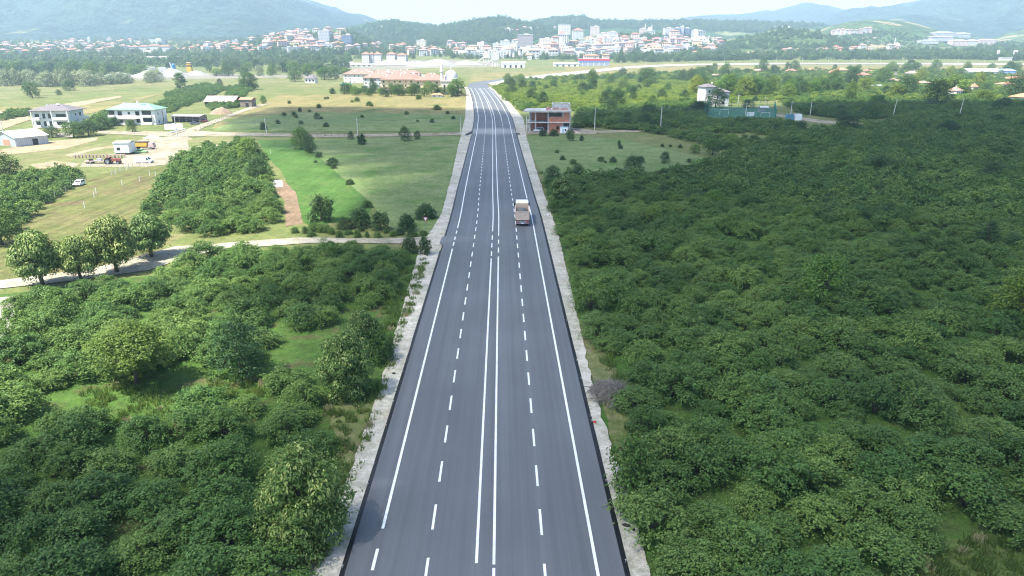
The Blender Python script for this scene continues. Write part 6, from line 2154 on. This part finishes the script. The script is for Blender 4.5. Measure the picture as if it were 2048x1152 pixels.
# ------------------------------------------------------------------ red-roofed estate and its mosque
def estate_block(label, px, py, wpx, hpx, dep, rz, wall, rows=3):
    p = G(px, py)
    d = depth(p)
    w, h = wpx * d / FPX, hpx * d / FPX
    t = thing('estate_block', label, 'apartment block', (p.x, p.y + dep / 2, p.z - 0.3), rz)
    wh = h * 0.66
    MB().box((0, 0, 0), (w, dep, wh)).build('wall', wall, t)
    r = MB().hip((0, 0, wh + 0.15), (w, dep), h * 0.34, 1.2).build('roof', plain('estate_tiles', (0.25, 0.155, 0.12), 0.85, 0.15, 0.2), t)
    rg = random.Random(px)
    for k_ in range(max(4, int(w / 5))):
        x, y = rg.uniform(-w * 0.38, w * 0.38), rg.uniform(-dep * 0.36, 0)
        zz = wh + h * 0.34 * (1 - abs(y) / (dep / 2 + 1.2))
        c = MB().lathe((x, y, zz - 0.3), [(0.3, 0), (0.6, 0.3), (0.6, 1.0), (0.25, 1.25)], 8)
        c.build('roof_tank', M_WHITEP, t)
    nx = max(3, int(w / 4.5))
    for j in range(rows):
        z = wh * (j + 0.25) / rows
        for k_ in range(nx):
            x = (k_ + 0.5) / nx * w - w / 2
            MB().box((x, -dep / 2 - 0.02, z), (1.3, 0.06, wh / rows * 0.45)).build('window', M_GLASS if (k_ + j) % 3 else M_BRICK, t)
    return t
estate_block('whitish estate block with red roof at the left end of the estate', 722, 166, 66, 26, 16, R(-14), M_WHITE)
estate_block('grey-white estate block second from the left end', 760, 176, 60, 30, 16, R(-14), M_GREYP)
estate_block('rear estate block with a long red roof behind the cream ones', 790, 158, 100, 17, 16, R(2), M_PINK)
estate_block('long cream estate block in the middle of the estate', 800, 182, 76, 34, 18, R(3), M_YEL)
estate_block('cream estate block with a dark stair window', 826, 180, 40, 32, 16, R(0), M_YEL)
estate_block('cream estate block directly left of the minaret', 862, 185, 62, 36, 18, R(0), M_YEL)
estate_block('rear cream block behind the mosque dome', 878, 168, 70, 17, 16, R(4), M_PINK)
cottage('low long building with a faded red roof before the cream blocks', 788, 186, 52, 11, M_TILE3, M_YEL, 0.02, 0.35, 'estate_hall')
cottage('red-roofed kiosk at the foot of the minaret', 874, 194, 24, 8, M_TILE2, M_WHITE, 0.05, 0.5, 'kiosk')
def mosque(label, px, py, wpx, hpx, minarets, wall=M_WHITE, group=None, dome_c=M_GREYP):
    p = G(px, py)
    d = depth(p)
    w, h = wpx * d / FPX, hpx * d / FPX
    t = thing('mosque', label, 'mosque', (p.x, p.y + w * 0.4, p.z - 0.2), 0.05, group)
    wh = h * 0.55
    MB().box((0, 0, 0), (w, w * 0.8, wh)).build('wall', wall, t)
    MB().box((0, 0, wh), (w * 1.06, w * 0.86, h * 0.04)).build('cornice', wall, t)
    R_ = w * 0.33
    MB().lathe((0, 0, wh + h * 0.04), [(R_ * 1.08, 0), (R_ * 1.08, h * 0.08), (R_, h * 0.08)] + [(R_ * math.cos(a), h * 0.08 + h * 0.33 * math.sin(a)) for a in np.linspace(0.05, 1.45, 7)] + [(0.15, h * 0.42), (0.05, h * 0.55)], 20).build('dome', dome_c, t, smooth=True)
    for k_ in range(4):
        MB().box(((k_ - 1.5) * w * 0.22, -w * 0.4 - 0.03, wh * 0.2), (w * 0.08, 0.06, wh * 0.55)).build('window', M_GLASS, t)
    for dx, mh in minarets:
        x = dx * d / FPX
        hh = mh * d / FPX
        r = max(0.9, hh * 0.036)
        MB().lathe((x, -w * 0.3, 0), [(r * 1.5, 0), (r * 1.5, hh * 0.18), (r, hh * 0.22), (r, hh * 0.66), (r * 1.7, hh * 0.685), (r * 1.7, hh * 0.715), (r * 0.8, hh * 0.72), (r * 0.8, hh * 0.84), (r * 0.9, hh * 0.85), (0.1, hh)], 12).build('minaret', M_WHITE, t)
    return t
mosque('cream mosque with a grey-white dome and one tall minaret beside the estate', 902, 190, 40, 48, [(-18, 66)], plain('mosque_plaster', (0.62, 0.55, 0.47), 0.85, 0.08, 0.3))
cottage('small white two-storey house with a flat grey roof in the far meadow', 623, 166, 23, 15, M_GREYROOF, M_WHITE, R(-6), 0.8, 'house')
q = G(693, 174)
t = thing('playground', 'turquoise covered play area beside the estate fence', 'shelter', (q.x, q.y, q.z), 0.1)
MB().gable((0, 0, 2.4), (9, 5), 1.0, 0.2).build('roof', plain('turquoise_sheet', (0.10, 0.50, 0.58), 0.6, 0.1, 0.3), t)
for sx in (-1, 1):
    for sy in (-1, 1):
        MB().box((sx * 4.2, sy * 2.2, 0), (0.2, 0.2, 2.4)).build('post', M_STEEL, t)

# ------------------------------------------------------------------ gravel works
for i, (x, y, rx, h, l) in enumerate([
        (172, 155, 26, 10, 'pale gravel heap behind the willows, the leftmost'), (240, 154, 40, 9, 'low wide pale gravel heap behind the willows'), (300, 154, 46, 13, 'broad pale gravel heap under the grey panels'),
        (345, 153, 36, 16, 'white steep gravel heap beside the yellow silo'), (392, 151, 24, 10, 'small grey heap right of the yellow silo')]):
    p = G(x, y)
    k_ = depth(p) / FPX
    pile('gravel_heap', l, 'heap', p, rx * k_, rx * k_ * 0.6, h * k_, M_SAND, 20 + i, cone=1.3)
for i, (x, y, rx, h, l) in enumerate([
        (700, 132, 28, 8, 'pale earth heap at the left end of the quarry'), (790, 130, 50, 10, 'long white sand heap in front of the white blocks'), (835, 132, 22, 9, 'grey conical gravel heap between the white sand heaps'),
        (875, 131, 40, 13, 'large white sand heap with a steep right side'), (935, 130, 34, 9, 'white sand heap next to the batching plant')]):
    p = G(x, y)
    k_ = depth(p) / FPX
    pile('sand_heap', l, 'heap', p, rx * k_, rx * k_ * 0.6, h * k_, plain('grey_gravel', (0.36, 0.36, 0.35), 0.95, 0.1, 0.1) if 'grey' in l else M_SAND, 30 + i, cone=1.5)
def px_thing(name, label, cat, px, py, rz=0.0, group=None):
    p = G(px, py)
    t = thing(name, label, cat, p, rz, group)
    return t, depth(p) / FPX
t, k_ = px_thing('silo_tower', 'yellow silo tower with black bands in the gravel works', 'silo', 381, 150)
MB().box((0, 0, 6 * k_), (9 * k_, 8 * k_, 10 * k_)).build('body', M_YELLOW, t)
MB().box((0, 0, 16 * k_), (8.5 * k_, 7.5 * k_, 2.5 * k_)).build('band', M_DARK, t)
MB().box((0, 0, 18.5 * k_), (8.5 * k_, 7.5 * k_, 2 * k_)).build('middle', M_YELLOW, t)
MB().box((0, 0, 20.5 * k_), (8 * k_, 7 * k_, 1.8 * k_)).build('band', M_DARK, t)
MB().box((0, 0, 22.3 * k_), (8 * k_, 7 * k_, 2 * k_)).build('top', plain('pale_yellow', (0.66, 0.5, 0.25)), t)
for sx in (-1, 1):
    for sy in (-1, 1):
        MB().box((sx * 3.6 * k_, sy * 3 * k_, 0), (1 * k_, 1 * k_, 6 * k_)).build('leg', M_YELLOW, t)
t, k_ = px_thing('silo', 'blue steel silo with a white hopper in the gravel works', 'silo', 349, 145)
MB().lathe((0, 0, 0), [(0.8 * k_, 0), (0.8 * k_, 3 * k_), (3.4 * k_, 7 * k_), (3.4 * k_, 15 * k_), (1.2 * k_, 17 * k_)], 14).build('body', M_BLUE, t)
MB().tube([(-3 * k_, 0, 1), (-6.5 * k_, 0, 19 * k_)], 0.9 * k_, 8).build('elevator', M_WHITEP, t)
for l, x, y, w, h in (('grey panel hopper of the gravel works, the wider', 303, 146, 17, 11), ('white panel hopper next to the blue silo', 327, 146, 13, 11)):
    t, k_ = px_thing('hopper', l, 'hopper', x, y, 0.15)
    MB().add([(-w / 2 * k_, -3 * k_, 0), (w / 2 * k_, -3 * k_, 0), (w / 2 * k_, 3 * k_, 0), (-w / 2 * k_, 3 * k_, 0), (-w / 2 * k_ - k_, -4 * k_, h * k_), (w / 2 * k_, -4 * k_, h * k_), (w / 2 * k_, 4 * k_, h * k_), (-w / 2 * k_ - k_, 4 * k_, h * k_)], [(0, 1, 5, 4), (1, 2, 6, 5), (2, 3, 7, 6), (3, 0, 4, 7), (4, 5, 6, 7), (3, 2, 1, 0)]).build('body', M_GREYP if w > 15 else M_WHITE, t)
    MB().box((w * 0.15 * k_, -4.2 * k_, 1.0 * k_), (w * 0.6 * k_, 0.2, 3 * k_)).build('opening', M_DARK, t)
for l, x, y, w, h, c in (('white batching tower with legs at the quarry edge', 972, 126, 11, 22, M_WHITE), ('grey-white twin batching tower right of the white one', 990, 133, 12, 26, M_GREYP)):
    t, k_ = px_thing('batching_tower', l, 'tower', x, y)
    MB().box((0, 0, h * 0.45 * k_), (w * k_, w * k_, h * 0.4 * k_)).build('body', c, t)
    MB().box((0, 0, h * 0.85 * k_), (w * 0.6 * k_, w * 0.6 * k_, h * 0.15 * k_)).build('top', c, t)
    for sx in (-1, 0, 1):
        MB().box((sx * w * 0.42 * k_, -w * 0.3 * k_, 0), (w * 0.16 * k_, w * 0.16 * k_, h * 0.45 * k_)).build('leg', M_WHITE, t)
    MB().tube([(-w * 1.6 * k_, 0, 1), (-w * 0.4 * k_, 0, h * 0.5 * k_)], w * 0.1 * k_, 6).build('conveyor', M_GREYP, t)
for l, x, y, w, h, c in (('white silo pair standing left in the works beyond the village', 1994, 118, 6, 17, M_WHITE), ('grey twin silos right in the works beyond the village', 2028, 118, 9, 17, M_GREYP)):
    t, k_ = px_thing('cement_silo', l, 'silo', x, y)
    for sx in (-0.5, 0.5):
        MB().lathe((sx * w * 0.5 * k_, 0, 0), [(w * 0.18 * k_, 0), (w * 0.23 * k_, 3 * k_), (w * 0.23 * k_, (h - 2) * k_), (w * 0.05 * k_, h * k_)], 10).build('tank', c, t)
t, k_ = px_thing('works_shed', 'white flat shed of the works beyond the village', 'shed', 2010, 121)
MB().box((0, 0, 0), (22 * k_, 8 * k_, 5 * k_)).build('wall', M_WHITE, t)
MB().box((0, 0, 5 * k_), (23 * k_, 9 * k_, 0.8 * k_)).build('roof', M_TINW, t)

# ------------------------------------------------------------------ the town
FAC = {}
def facade(key):
    if key not in FAC:
        c, pn, wx, wz, dx, dz = {
            'white': ((0.56, 0.545, 0.53), (0.24, 0.25, 0.28), 3.6, 3.1, 0.42, 0.5),
            'cream': ((0.66, 0.58, 0.46), (0.22, 0.2, 0.2), 3.6, 3.1, 0.42, 0.5),
            'pink': ((0.64, 0.50, 0.45), (0.24, 0.2, 0.2), 3.6, 3.1, 0.42, 0.5),
            'grey': ((0.46, 0.47, 0.49), (0.18, 0.2, 0.23), 3.4, 3.1, 0.5, 0.5),
            'glass': ((0.20, 0.25, 0.33), (0.07, 0.11, 0.18), 6.0, 3.3, 0.75, 0.7),
            'brown': ((0.34, 0.30, 0.30), (0.16, 0.14, 0.15), 2.4, 3.3, 0.55, 0.45),
            'stripe': ((0.75, 0.74, 0.72), (0.10, 0.10, 0.11), 5.2, 500.0, 0.36, 1.0)}[key]
        FAC[key] = gridded('facade_' + key, c, pn, wx, wz, dx, dz)
    return FAC[key]
def tower(label, x0, x1, yt, yb, fac, roof='flat', rz=0.0, deep=0.8, name='tower_block', roofmat=None, cat='tower block', group=None):
    px = (x0 + x1) / 2
    p = G(px, yb)
    d = depth(p)
    k_ = d / FPX
    w, h = (x1 - x0) * k_, (yb - yt) * k_
    t = thing(name, label, cat, (p.x, p.y, p.z - 1.5), rz, group)
    wh = (h if roof == 'flat' else h * 0.8) + 1.5
    dp = w * deep
    MB().box((0, 0, 0), (w * 0.96, dp, wh)).build('wall', facade(fac), t)
    if roof == 'flat':
        MB().box((0, 0, wh), (w, dp * 1.03, 1.0)).box((w * 0.1, 0, wh + 1.0), (w * 0.3, dp * 0.4, 2.2)).build('roof', roofmat or M_WHITE, t)
    else:
        MB().hip((0, 0, wh + 0.2), (w * 0.96, dp), h * 0.2, 0.8).build('roof', roofmat or M_TILE, t)
    return t
tower('dark blue glass tower with a white rounded top left of the wooded hill', 686, 706, 72, 94, 'glass')
tower('grey-white tower on the slope above the left town', 640, 662, 63, 88, 'grey')
tower('striped beige tower below the wooded hill', 834, 853, 82, 99, 'cream')
tower('broad grey-brown office slab with a white roof edge', 1035, 1066, 72, 98, 'brown')
tower('cream tower with a pale central band', 1079, 1103, 79, 103, 'cream')
t = tower('tall white tower with dark vertical stripes and a wide top', 1118, 1136, 71, 99, 'stripe')
p = G(1127, 99)
k_ = depth(p) / FPX
MB().box((0.8 * k_, 0, 28.5 * k_), (23 * k_, 16 * k_, 19 * k_)).build('upper_storey', facade('white'), t)
MB().box((-5 * k_, -8.05 * k_, 30 * k_), (9 * k_, 0.2 * k_, 5 * k_)).build('orange_panel', plain('orange_panel', (0.62, 0.36, 0.28), 0.8, 0.1, 0.1), t)
tower('white apartment tower with pinkish top behind the striped tower', 1144, 1166, 58, 80, 'white', 'hip')
tower('pinkish twin apartment block on the ridge right of the striped tower', 1181, 1198, 55, 71, 'pink')
tower('low white terrace building above the bare slope, left half', 1194, 1214, 68, 83, 'white')
tower('low grey-white terrace building above the bare slope, right half', 1214, 1234, 66, 82, 'grey')
for l, a, b, c, d_, f in (('white stepped civic block left of the brown slab, lower part', 985, 1000, 88, 98, 'white'), ('white stepped civic block left of the brown slab, tall part', 1000, 1020, 83, 98, 'white'), ('white low civic block touching the brown slab', 1020, 1042, 86, 97, 'white')):
    tower(l, a, b, c, d_, f)
# hospital with two blue glass fronts
for l, a, b, c, d_, f in (('left white wing of the hospital on the hill', 1326, 1344, 58, 75, 'white'), ('blue glass front of the hospital, the left one', 1345, 1360, 58, 75, 'glass'), ('white middle part of the hospital between the glass fronts', 1360, 1366, 55, 75, 'white'), ('blue glass front of the hospital, the right one', 1366, 1378, 58, 75, 'glass'), ('right white wing of the hospital with window bands', 1378, 1398, 62, 75, 'white')):
    tower(l, a, b, c, d_, f, name='hospital_wing', cat='hospital')
mosque('white mosque with a big dome and two minarets on the hill', 1301, 70, 16, 15, [(-11, 22), (2, 21)], dome_c=M_WHITE)
mosque('small mosque with two white minarets left of the green hill', 1423, 96, 8, 8, [(-7, 26), (2, 22)], dome_c=M_WHITE)
mosque('white domed mosque with one minaret below the school hill', 1796, 98, 18, 12, [(-8, 22)], dome_c=M_WHITE)
tower('beige monastery-like block beside the hill mosque', 1279, 1291, 59, 72, 'pink')
# white blocks with red hipped roofs in front of the town
for i, (a, b) in enumerate(((726, 741), (741, 749), (750, 764), (775, 793), (796, 815))):
    tower(['white block with red roof and a dark stair slot, the leftmost', 'narrow grey rear part of the leftmost white block', 'white block with red roof second from the left', 'white block with red roof third from the left', 'lowest white block with red roof at the right end'][i], a, b, 105 + (i > 3) * 2, 128, 'grey' if i == 1 else 'white', 'hip', R(-6), 0.9, 'apartment_block', cat='apartment block')
for i, (a, b, c, d_) in enumerate(((262, 281, 92, 104), (281, 300, 91, 104), (302, 322, 89, 104), (322, 343, 91, 104))):
    tower('red-roofed long apartment row in the left town, ' + ('leftmost part', 'second part', 'third and tallest part', 'last part')[i], a, b, c, d_, 'white', 'hip', R(4), 0.7, 'apartment_block', cat='apartment block')
tower('white office block behind the red-roofed apartment rows', 304, 329, 80, 89, 'white')
tower('thin pale tower in the left town', 178, 184, 77, 92, 'grey')
# schools on the right hill
for l, a, b, c, d_, f in (('grey-roofed school block, upper left', 1862, 1905, 64, 73, 'grey'), ('grey-roofed school block, upper right', 1905, 1936, 66, 75, 'grey'), ('blue-grey school block in the middle row', 1854, 1900, 73, 82, 'grey'), ('pink school block in the lower row, left', 1898, 1931, 80, 91, 'pink'), ('white entrance block between the pink school blocks', 1931, 1952, 80, 91, 'white'), ('pink school block in the lower row, right', 1952, 1989, 79, 91, 'pink'), ('low white school annex left of the middle row', 1836, 1872, 80, 87, 'white')):
    tower(l, a, b, c, d_, f, 'hip', 0, 0.5, 'school_block', plain('school_roof', (0.50, 0.46, 0.45), 0.85, 0.1, 0.1), 'school')
for i in range(9):
    a = 1662 + i * 9
    yb = 70 - i * 0.5
    tower('white terrace block of the housing row on the dry hill', a, a + 8, yb - 10 - 2 * math.sin(i), yb, 'white' if i % 2 else 'pink', 'hip', 0, 0.8, 'terrace_block', M_TILE3, 'apartment block', 'terrace blocks on the dry hill')
# halls and sheds along the far plain
for l, x0, x1, yt, yb, wall, roof in (
        ('long low white shed behind the dry field, left of the tree pair', 1003, 1050, 124, 136, M_WHITE, M_TINW), ('white shed row right of the green tree pair', 1107, 1158, 126, 133, M_WHITE, M_TINW),
        ('long white works hall in the left town', 208, 248, 112, 117, M_WHITE, M_TINW), ('pale concrete hall above the gravel works', 290, 365, 113, 121, M_CONCP, M_CONCP), ('white cube building above the gravel works', 291, 300, 102, 113, M_WHITE, M_WHITE),
        ('turquoise roofed sports hall in the town centre', 1074, 1088, 104, 112, M_WHITE, plain('turquoise_sheet', (0.10, 0.50, 0.58))), ('white low hall of the quarry', 700, 745, 128, 133, M_WHITE, M_TINW),
        ('white hall left of the turquoise sports hall', 1040, 1073, 107, 112, M_WHITE, M_TINW), ('white villa group roof on top of the green hill', 1548, 1580, 52, 57, M_WHITE, M_WHITE)):
    p = G((x0 + x1) / 2, yb)
    k_ = depth(p) / FPX
    t = thing('long_hall', l, 'hall', (p.x, p.y + 6 * k_, p.z - 0.5), 0.02)
    w, h = (x1 - x0) * k_, (yb - yt) * k_
    MB().box((0, 0, 0), (w, 9 * k_, h * 0.75 + 0.5)).build('wall', wall, t)
    MB().gable((0, 0, h * 0.75 + 0.6), (w, 9 * k_), h * 0.25, 0.5).build('roof', roof, t)
    for i in range(4):
        MB().box(((i - 1.5) * w * 0.23, -4.5 * k_ - 0.03, 0.6), (w * 0.08, 0.06, h * 0.45)).build('opening', M_DARK, t)
# red and blue hall by the highway
t, k_ = px_thing('showroom', 'long hall with a red roof band and blue fascia beside the highway', 'hall', 1187, 132, 0.02)
MB().box((0, 0, 0), (60 * k_, 14 * k_, 7 * k_)).build('wall', striped('showroom_wall', (0.55, 0.58, 0.64), (0.32, 0.36, 0.44), 0, 9.0, 0.8), t)
MB().box((0, 0, 7 * k_), (61 * k_, 14.5 * k_, 3 * k_)).build('blue_band', plain('showroom_blue', (0.16, 0.26, 0.52), 0.6, 0.08, 0.1), t)
MB().box((0, 0, 10.01 * k_), (61.5 * k_, 15 * k_, 3.4 * k_)).build('red_band', plain('showroom_red', (0.50, 0.05, 0.10), 0.6, 0.08, 0.1), t)
MB().box((0, 0, 13.42 * k_), (58 * k_, 13 * k_, 0.6 * k_)).build('roof', M_TINW, t)
tower('pinkish red-roofed block behind the red and blue hall, the long one', 1166, 1198, 109, 122, 'pink', 'hip', 0, 0.6, 'apartment_block', M_TILE2, 'apartment block')
tower('pinkish red-roofed block behind the red and blue hall, the short one', 1204, 1218, 108, 121, 'pink', 'hip', 0, 0.9, 'apartment_block', M_TILE2, 'apartment block')

# houses of the town, each a thing of its own
def small_house_mesh(wall, roof, w, dp, h, rh, flat=False):
    m = MB()
    m.box((0, 0, -1.5), (w, dp, h + 1.5), 0)
    if flat:
        m.box((0, 0, h), (w * 1.04, dp * 1.04, 0.5), 1).box((w * 0.1, 0, h + 0.5), (w * 0.3, dp * 0.3, 1.8), 0)
    else:
        m.hip((0, 0, h + 0.15), (w, dp), rh, 0.7, None, 1)
    for fl in range(max(1, int(h / 3.0))):
        for k_ in range(3):
            m.box(((k_ - 1) * w * 0.3, -dp / 2 - 0.03, 0.9 + fl * 3.0), (w * 0.13, 0.06, 1.3), 2)
            m.box((w / 2 + 0.03, (k_ - 1) * dp * 0.3, 0.9 + fl * 3.0), (0.06, dp * 0.13, 1.3), 2)
    return m.mesh('house', [wall, roof, M_GLASS])
M_TWHITE = plain('town_plaster', (0.55, 0.54, 0.52), 0.85, 0.1, 0.2)
SM = {
    'white_red': [small_house_mesh(M_TWHITE, M_TILE, 11, 9, 6.2, 2.4), small_house_mesh(M_TWHITE, M_TILE3, 13, 10, 9.2, 2.4), small_house_mesh(M_TWHITE, M_TILE2, 9, 9, 5, 2.2)],
    'pink_red': [small_house_mesh(M_PINK, M_TILE3, 12, 10, 8.5, 2.4), small_house_mesh(M_YEL, M_TILE, 11, 9, 6.2, 2.3)],
    'white_flat': [small_house_mesh(M_TWHITE, M_GREYP, 14, 11, 11.0, 0, True), small_house_mesh(M_TWHITE, M_WHITE, 18, 11, 8.0, 0, True)],
    'grey': [small_house_mesh(M_GREYP, M_TILE3, 13, 10, 9.0, 2.2)]}
WORD = {'white_red': 'white house with a reddish tiled roof', 'pink_red': 'pinkish house with a tiled roof', 'white_flat': 'white flat-roofed apartment house', 'grey': 'grey-walled house with a faded tiled roof'}
def town(poly, n, where, mix, smin=0.8, smax=1.3):
    xs = [p[0] for p in poly]
    ys = [p[1] for p in poly]
    c = 0
    tries = 0
    placed = []
    while c < n and tries < n * 60:
        tries += 1
        x, y = random.uniform(min(xs), max(xs)), random.uniform(min(ys), max(ys))
        if not in_poly(x, y, poly) or any(abs(x - a) < 7.5 and abs(y - b) < 3.2 for a, b in placed):
            continue
        placed.append((x, y))
        kind = random.choice(mix)
        p = G(x, y)
        o = bpy.data.objects.new('town_house', random.choice(SM[kind]))
        COL.objects.link(o)
        o.location = p
        o.rotation_euler = (0, 0, random.uniform(-0.6, 0.6))
        s = random.uniform(smin, smax)
        o.scale = (s, s, s)
        tag(o, WORD[kind] + ' ' + where, 'house', WORD[kind] + ' ' + where)
        c += 1
town([(-10, 110), (10, 90), (150, 84), (260, 82), (300, 88), (250, 104), (120, 112)], 74, 'in the low town under the blue mountain', ['white_red', 'white_red', 'pink_red', 'grey', 'pink_red'], 0.8, 1.3)
town([(340, 106), (400, 94), (480, 86), (560, 70), (680, 62), (700, 80), (690, 104), (480, 110)], 84, 'on the western slope of the town', ['white_red', 'white_red', 'white_flat', 'pink_red'], 0.9, 1.5)
town([(690, 104), (720, 92), (830, 92), (930, 92), (930, 108), (830, 114), (810, 104)], 34, 'between the two halves of the town', ['white_red', 'pink_red', 'grey'], 0.9, 1.4)
town([(930, 116), (940, 100), (1070, 100), (1240, 98), (1250, 112), (1160, 118), (1000, 120)], 46, 'in the crowded town centre', ['white_flat', 'white_red', 'pink_red', 'white_flat', 'grey'], 1.0, 1.7)
town([(1200, 100), (1240, 84), (1330, 80), (1440, 84), (1450, 108), (1300, 114)], 46, 'on the eastern slope of the town', ['white_flat', 'white_red', 'pink_red', 'grey'], 0.9, 1.5)
town([(1540, 106), (1720, 98), (1780, 98), (1860, 102), (1840, 106), (1600, 110)], 24, 'in the far quarter below the green hill', ['white_red', 'pink_red', 'white_red'], 0.8, 1.2)
town([(985, 66), (1030, 60), (1140, 58), (1150, 62), (1040, 66)], 9, 'high up on the wooded ridge', ['white_flat', 'white_red'], 0.9, 1.3)
def blocks(poly, n, where):
    xs = [p[0] for p in poly]
    ys = [p[1] for p in poly]
    c = 0
    while c < n:
        x, y = random.uniform(min(xs), max(xs)), random.uniform(min(ys), max(ys))
        if not in_poly(x, y, poly):
            continue
        p = G(x, y)
        m = BLK[random.randrange(len(BLK))]
        o = bpy.data.objects.new('town_block', m)
        COL.objects.link(o)
        o.location = p
        o.rotation_euler = (0, 0, random.uniform(-0.5, 0.5))
        s = random.uniform(0.8, 1.25)
        o.scale = (s, s, s)
        tag(o, 'pale multi-storey block ' + where, 'apartment block', 'pale blocks ' + where)
        c += 1
BLK = [small_house_mesh(w_, r_, a_, b_, h_, 2.6, f_) for w_, r_, a_, b_, h_, f_ in ((M_TWHITE, M_TILE3, 20, 13, 14.0, False), (M_TWHITE, M_TWHITE, 18, 14, 17.0, True), (M_YEL, M_TILE3, 24, 12, 12.0, False), (M_TWHITE, M_GREYP, 30, 12, 11.0, True), (M_PINK, M_TILE, 18, 14, 15.0, False))]
blocks([(935, 116), (950, 94), (1080, 88), (1240, 80), (1250, 110), (1160, 116)], 44, 'in the crowded town centre')
blocks([(1160, 90), (1240, 72), (1330, 72), (1440, 78), (1450, 104), (1300, 110)], 30, 'on the eastern slope of the town')
blocks([(480, 98), (560, 76), (690, 66), (700, 100)], 9, 'on the western slope of the town')
# lamp posts along the highway
for i in range(16):
    x = 1240 + 52 * i
    y = float(np.interp(x, [1240, 1330, 1400, 1560, 1800, 2100], [134.5, 130, 128.2, 126.6, 126.8, 127.8]))
    p = GF(x, y)
    o = MB().tube([(0, 0, 0), (0, 0, 9.5), (0.6, 0, 10.2), (2.0, 0, 10.4)], [0.16, 0.1, 0.08, 0.06], 6).box((2.3, 0, 10.3), (0.9, 0.3, 0.14)).build('street_lamp', M_CONCP, None, p, 1.4)
    tag(o, 'tall grey street lamp in the row along the pale highway', 'street lamp', 'street lamps along the highway')

# ------------------------------------------------------------------ a cloud high overhead, out of the picture, whose shadow lies on the land
SHADE = [(-900, 880), (-200, 836), (150, 830), (330, 800), (440, 690), (430, 600), (470, 520), (560, 470), (660, 420), (700, 385), (600, 320), (500, 290), (430, 268), (440, 232), (560, 214), (760, 214), (940, 219), (1010, 226), (1100, 232), (1220, 224), (1400, 214), (1500, 212), (1700, 208), (1900, 207), (2300, 210), (3200, 260)]
CLOUD_Z = 820.0
def cloud():
    pts = [GF(*p) for p in SHADE]
    poly = [(p.x, p.y) for p in pts] + [(420, 60), (300, -160), (-260, -160), (-230, 40)]
    k = CLOUD_Z / SUN_DIR.z
    ox, oy = SUN_DIR.x * k, SUN_DIR.y * k
    xs = [p[0] for p in poly]
    ys = [p[1] for p in poly]
    step = 11.0
    nx = int((max(xs) - min(xs) + 80) / step)
    ny = int((max(ys) - min(ys) + 80) / step)
    x0, y0 = min(xs) - 40, min(ys) - 40
    H = np.zeros((nx, ny))
    E = [(Vector(poly[i]), Vector(poly[(i + 1) % len(poly)])) for i in range(len(poly))]
    for i in range(nx):
        for j in range(ny):
            x, y = x0 + i * step, y0 + j * step
            wx = x + 7 * noise.noise(Vector((x * 0.02, y * 0.02, 3)))
            wy = y + 7 * noise.noise(Vector((x * 0.02, y * 0.02, 9)))
            p = Vector((wx, wy))
            dm = 1e9
            for a, b in E:
                ab = b - a
                t = max(0, min(1, (p - a).dot(ab) / max(1e-6, ab.length_squared)))
                dm = min(dm, (p - a - ab * t).length)
            H[i, j] = min(1.0, dm / 60.0) if in_poly(wx, wy, poly) else -1
    V, F, idx = [], [], {}
    for i in range(nx):
        for j in range(ny):
            if H[i, j] > 0:
                x, y = x0 + i * step, y0 + j * step
                h = math.sqrt(H[i, j])
                q = noise.fractal(Vector((x * 0.012, y * 0.012, 1)), 0.9, 2, 4)
                idx[i, j] = len(V)
                V.append((x + ox, y + oy, CLOUD_Z - 10 * h * (1 + 0.5 * q)))
                V.append((x + ox, y + oy, CLOUD_Z + 60 * h * (1 + 0.6 * q) + 0.5))
    for i in range(nx - 1):
        for j in range(ny - 1):
            c = [(i, j), (i + 1, j), (i + 1, j + 1), (i, j + 1)]
            if all(k2 in idx for k2 in c):
                b = [idx[k2] for k2 in c]
                F.append(tuple(b[::-1]))
                F.append(tuple(v + 1 for v in b))
    m, nt, p = new_mat('cloud')
    p.inputs['Base Color'].default_value = (0.9, 0.9, 0.9, 1)
    p.inputs['Roughness'].default_value = 1
    tr = nt.nodes.new('ShaderNodeBsdfTransparent')
    tl = nt.nodes.new('ShaderNodeBsdfTranslucent')
    tl.inputs[0].default_value = (0.97, 0.97, 0.97, 1)
    mx = nt.nodes.new('ShaderNodeMixShader')
    mx.inputs[0].default_value = 0.85
    nt.links.new(p.outputs[0], mx.inputs[1])
    nt.links.new(tl.outputs[0], mx.inputs[2])
    m2 = nt.nodes.new('ShaderNodeMixShader')
    g = nt.nodes.new('ShaderNodeNewGeometry')
    f = noise_node(nt, g.outputs['Position'], 0.011, 3, 0.5)
    nt.links.new(ramp_mix(nt, f, (CLOUD_T + 0.08,) * 3, (CLOUD_T - 0.06,) * 3, 0.35, 0.6), m2.inputs[0])
    # factor is the share let through
    nt.links.new(mx.outputs[0], m2.inputs[1])
    nt.links.new(tr.outputs[0], m2.inputs[2])
    nt.links.new(m2.outputs[0], nt.nodes['Material Output'].inputs[0])
    me = bpy.data.meshes.new('cloud')
    me.from_pydata(V, [], F)
    me.materials.append(m)
    o = bpy.data.objects.new('cloud', me)
    COL.objects.link(o)
    o['kind'] = 'structure'
CLOUD_T = 0.37
cloud()

# ------------------------------------------------------------------ hazy summer air
b = MB().box((0, 3600, -2.0), (13000, 8600, 640))
mh = bpy.data.materials.new('haze')
mh.use_nodes = True
nt = mh.node_tree
nt.nodes.remove(nt.nodes['Principled BSDF'])
pv = nt.nodes.new('ShaderNodeVolumePrincipled')
pv.inputs['Color'].default_value = (0.60, 0.83, 1.0, 1)
pv.inputs['Density'].default_value = HAZE_DENSITY
nt.links.new(pv.outputs[0], nt.nodes['Material Output'].inputs['Volume'])
hz = b.build('haze', mh)
hz['kind'] = 'stuff'
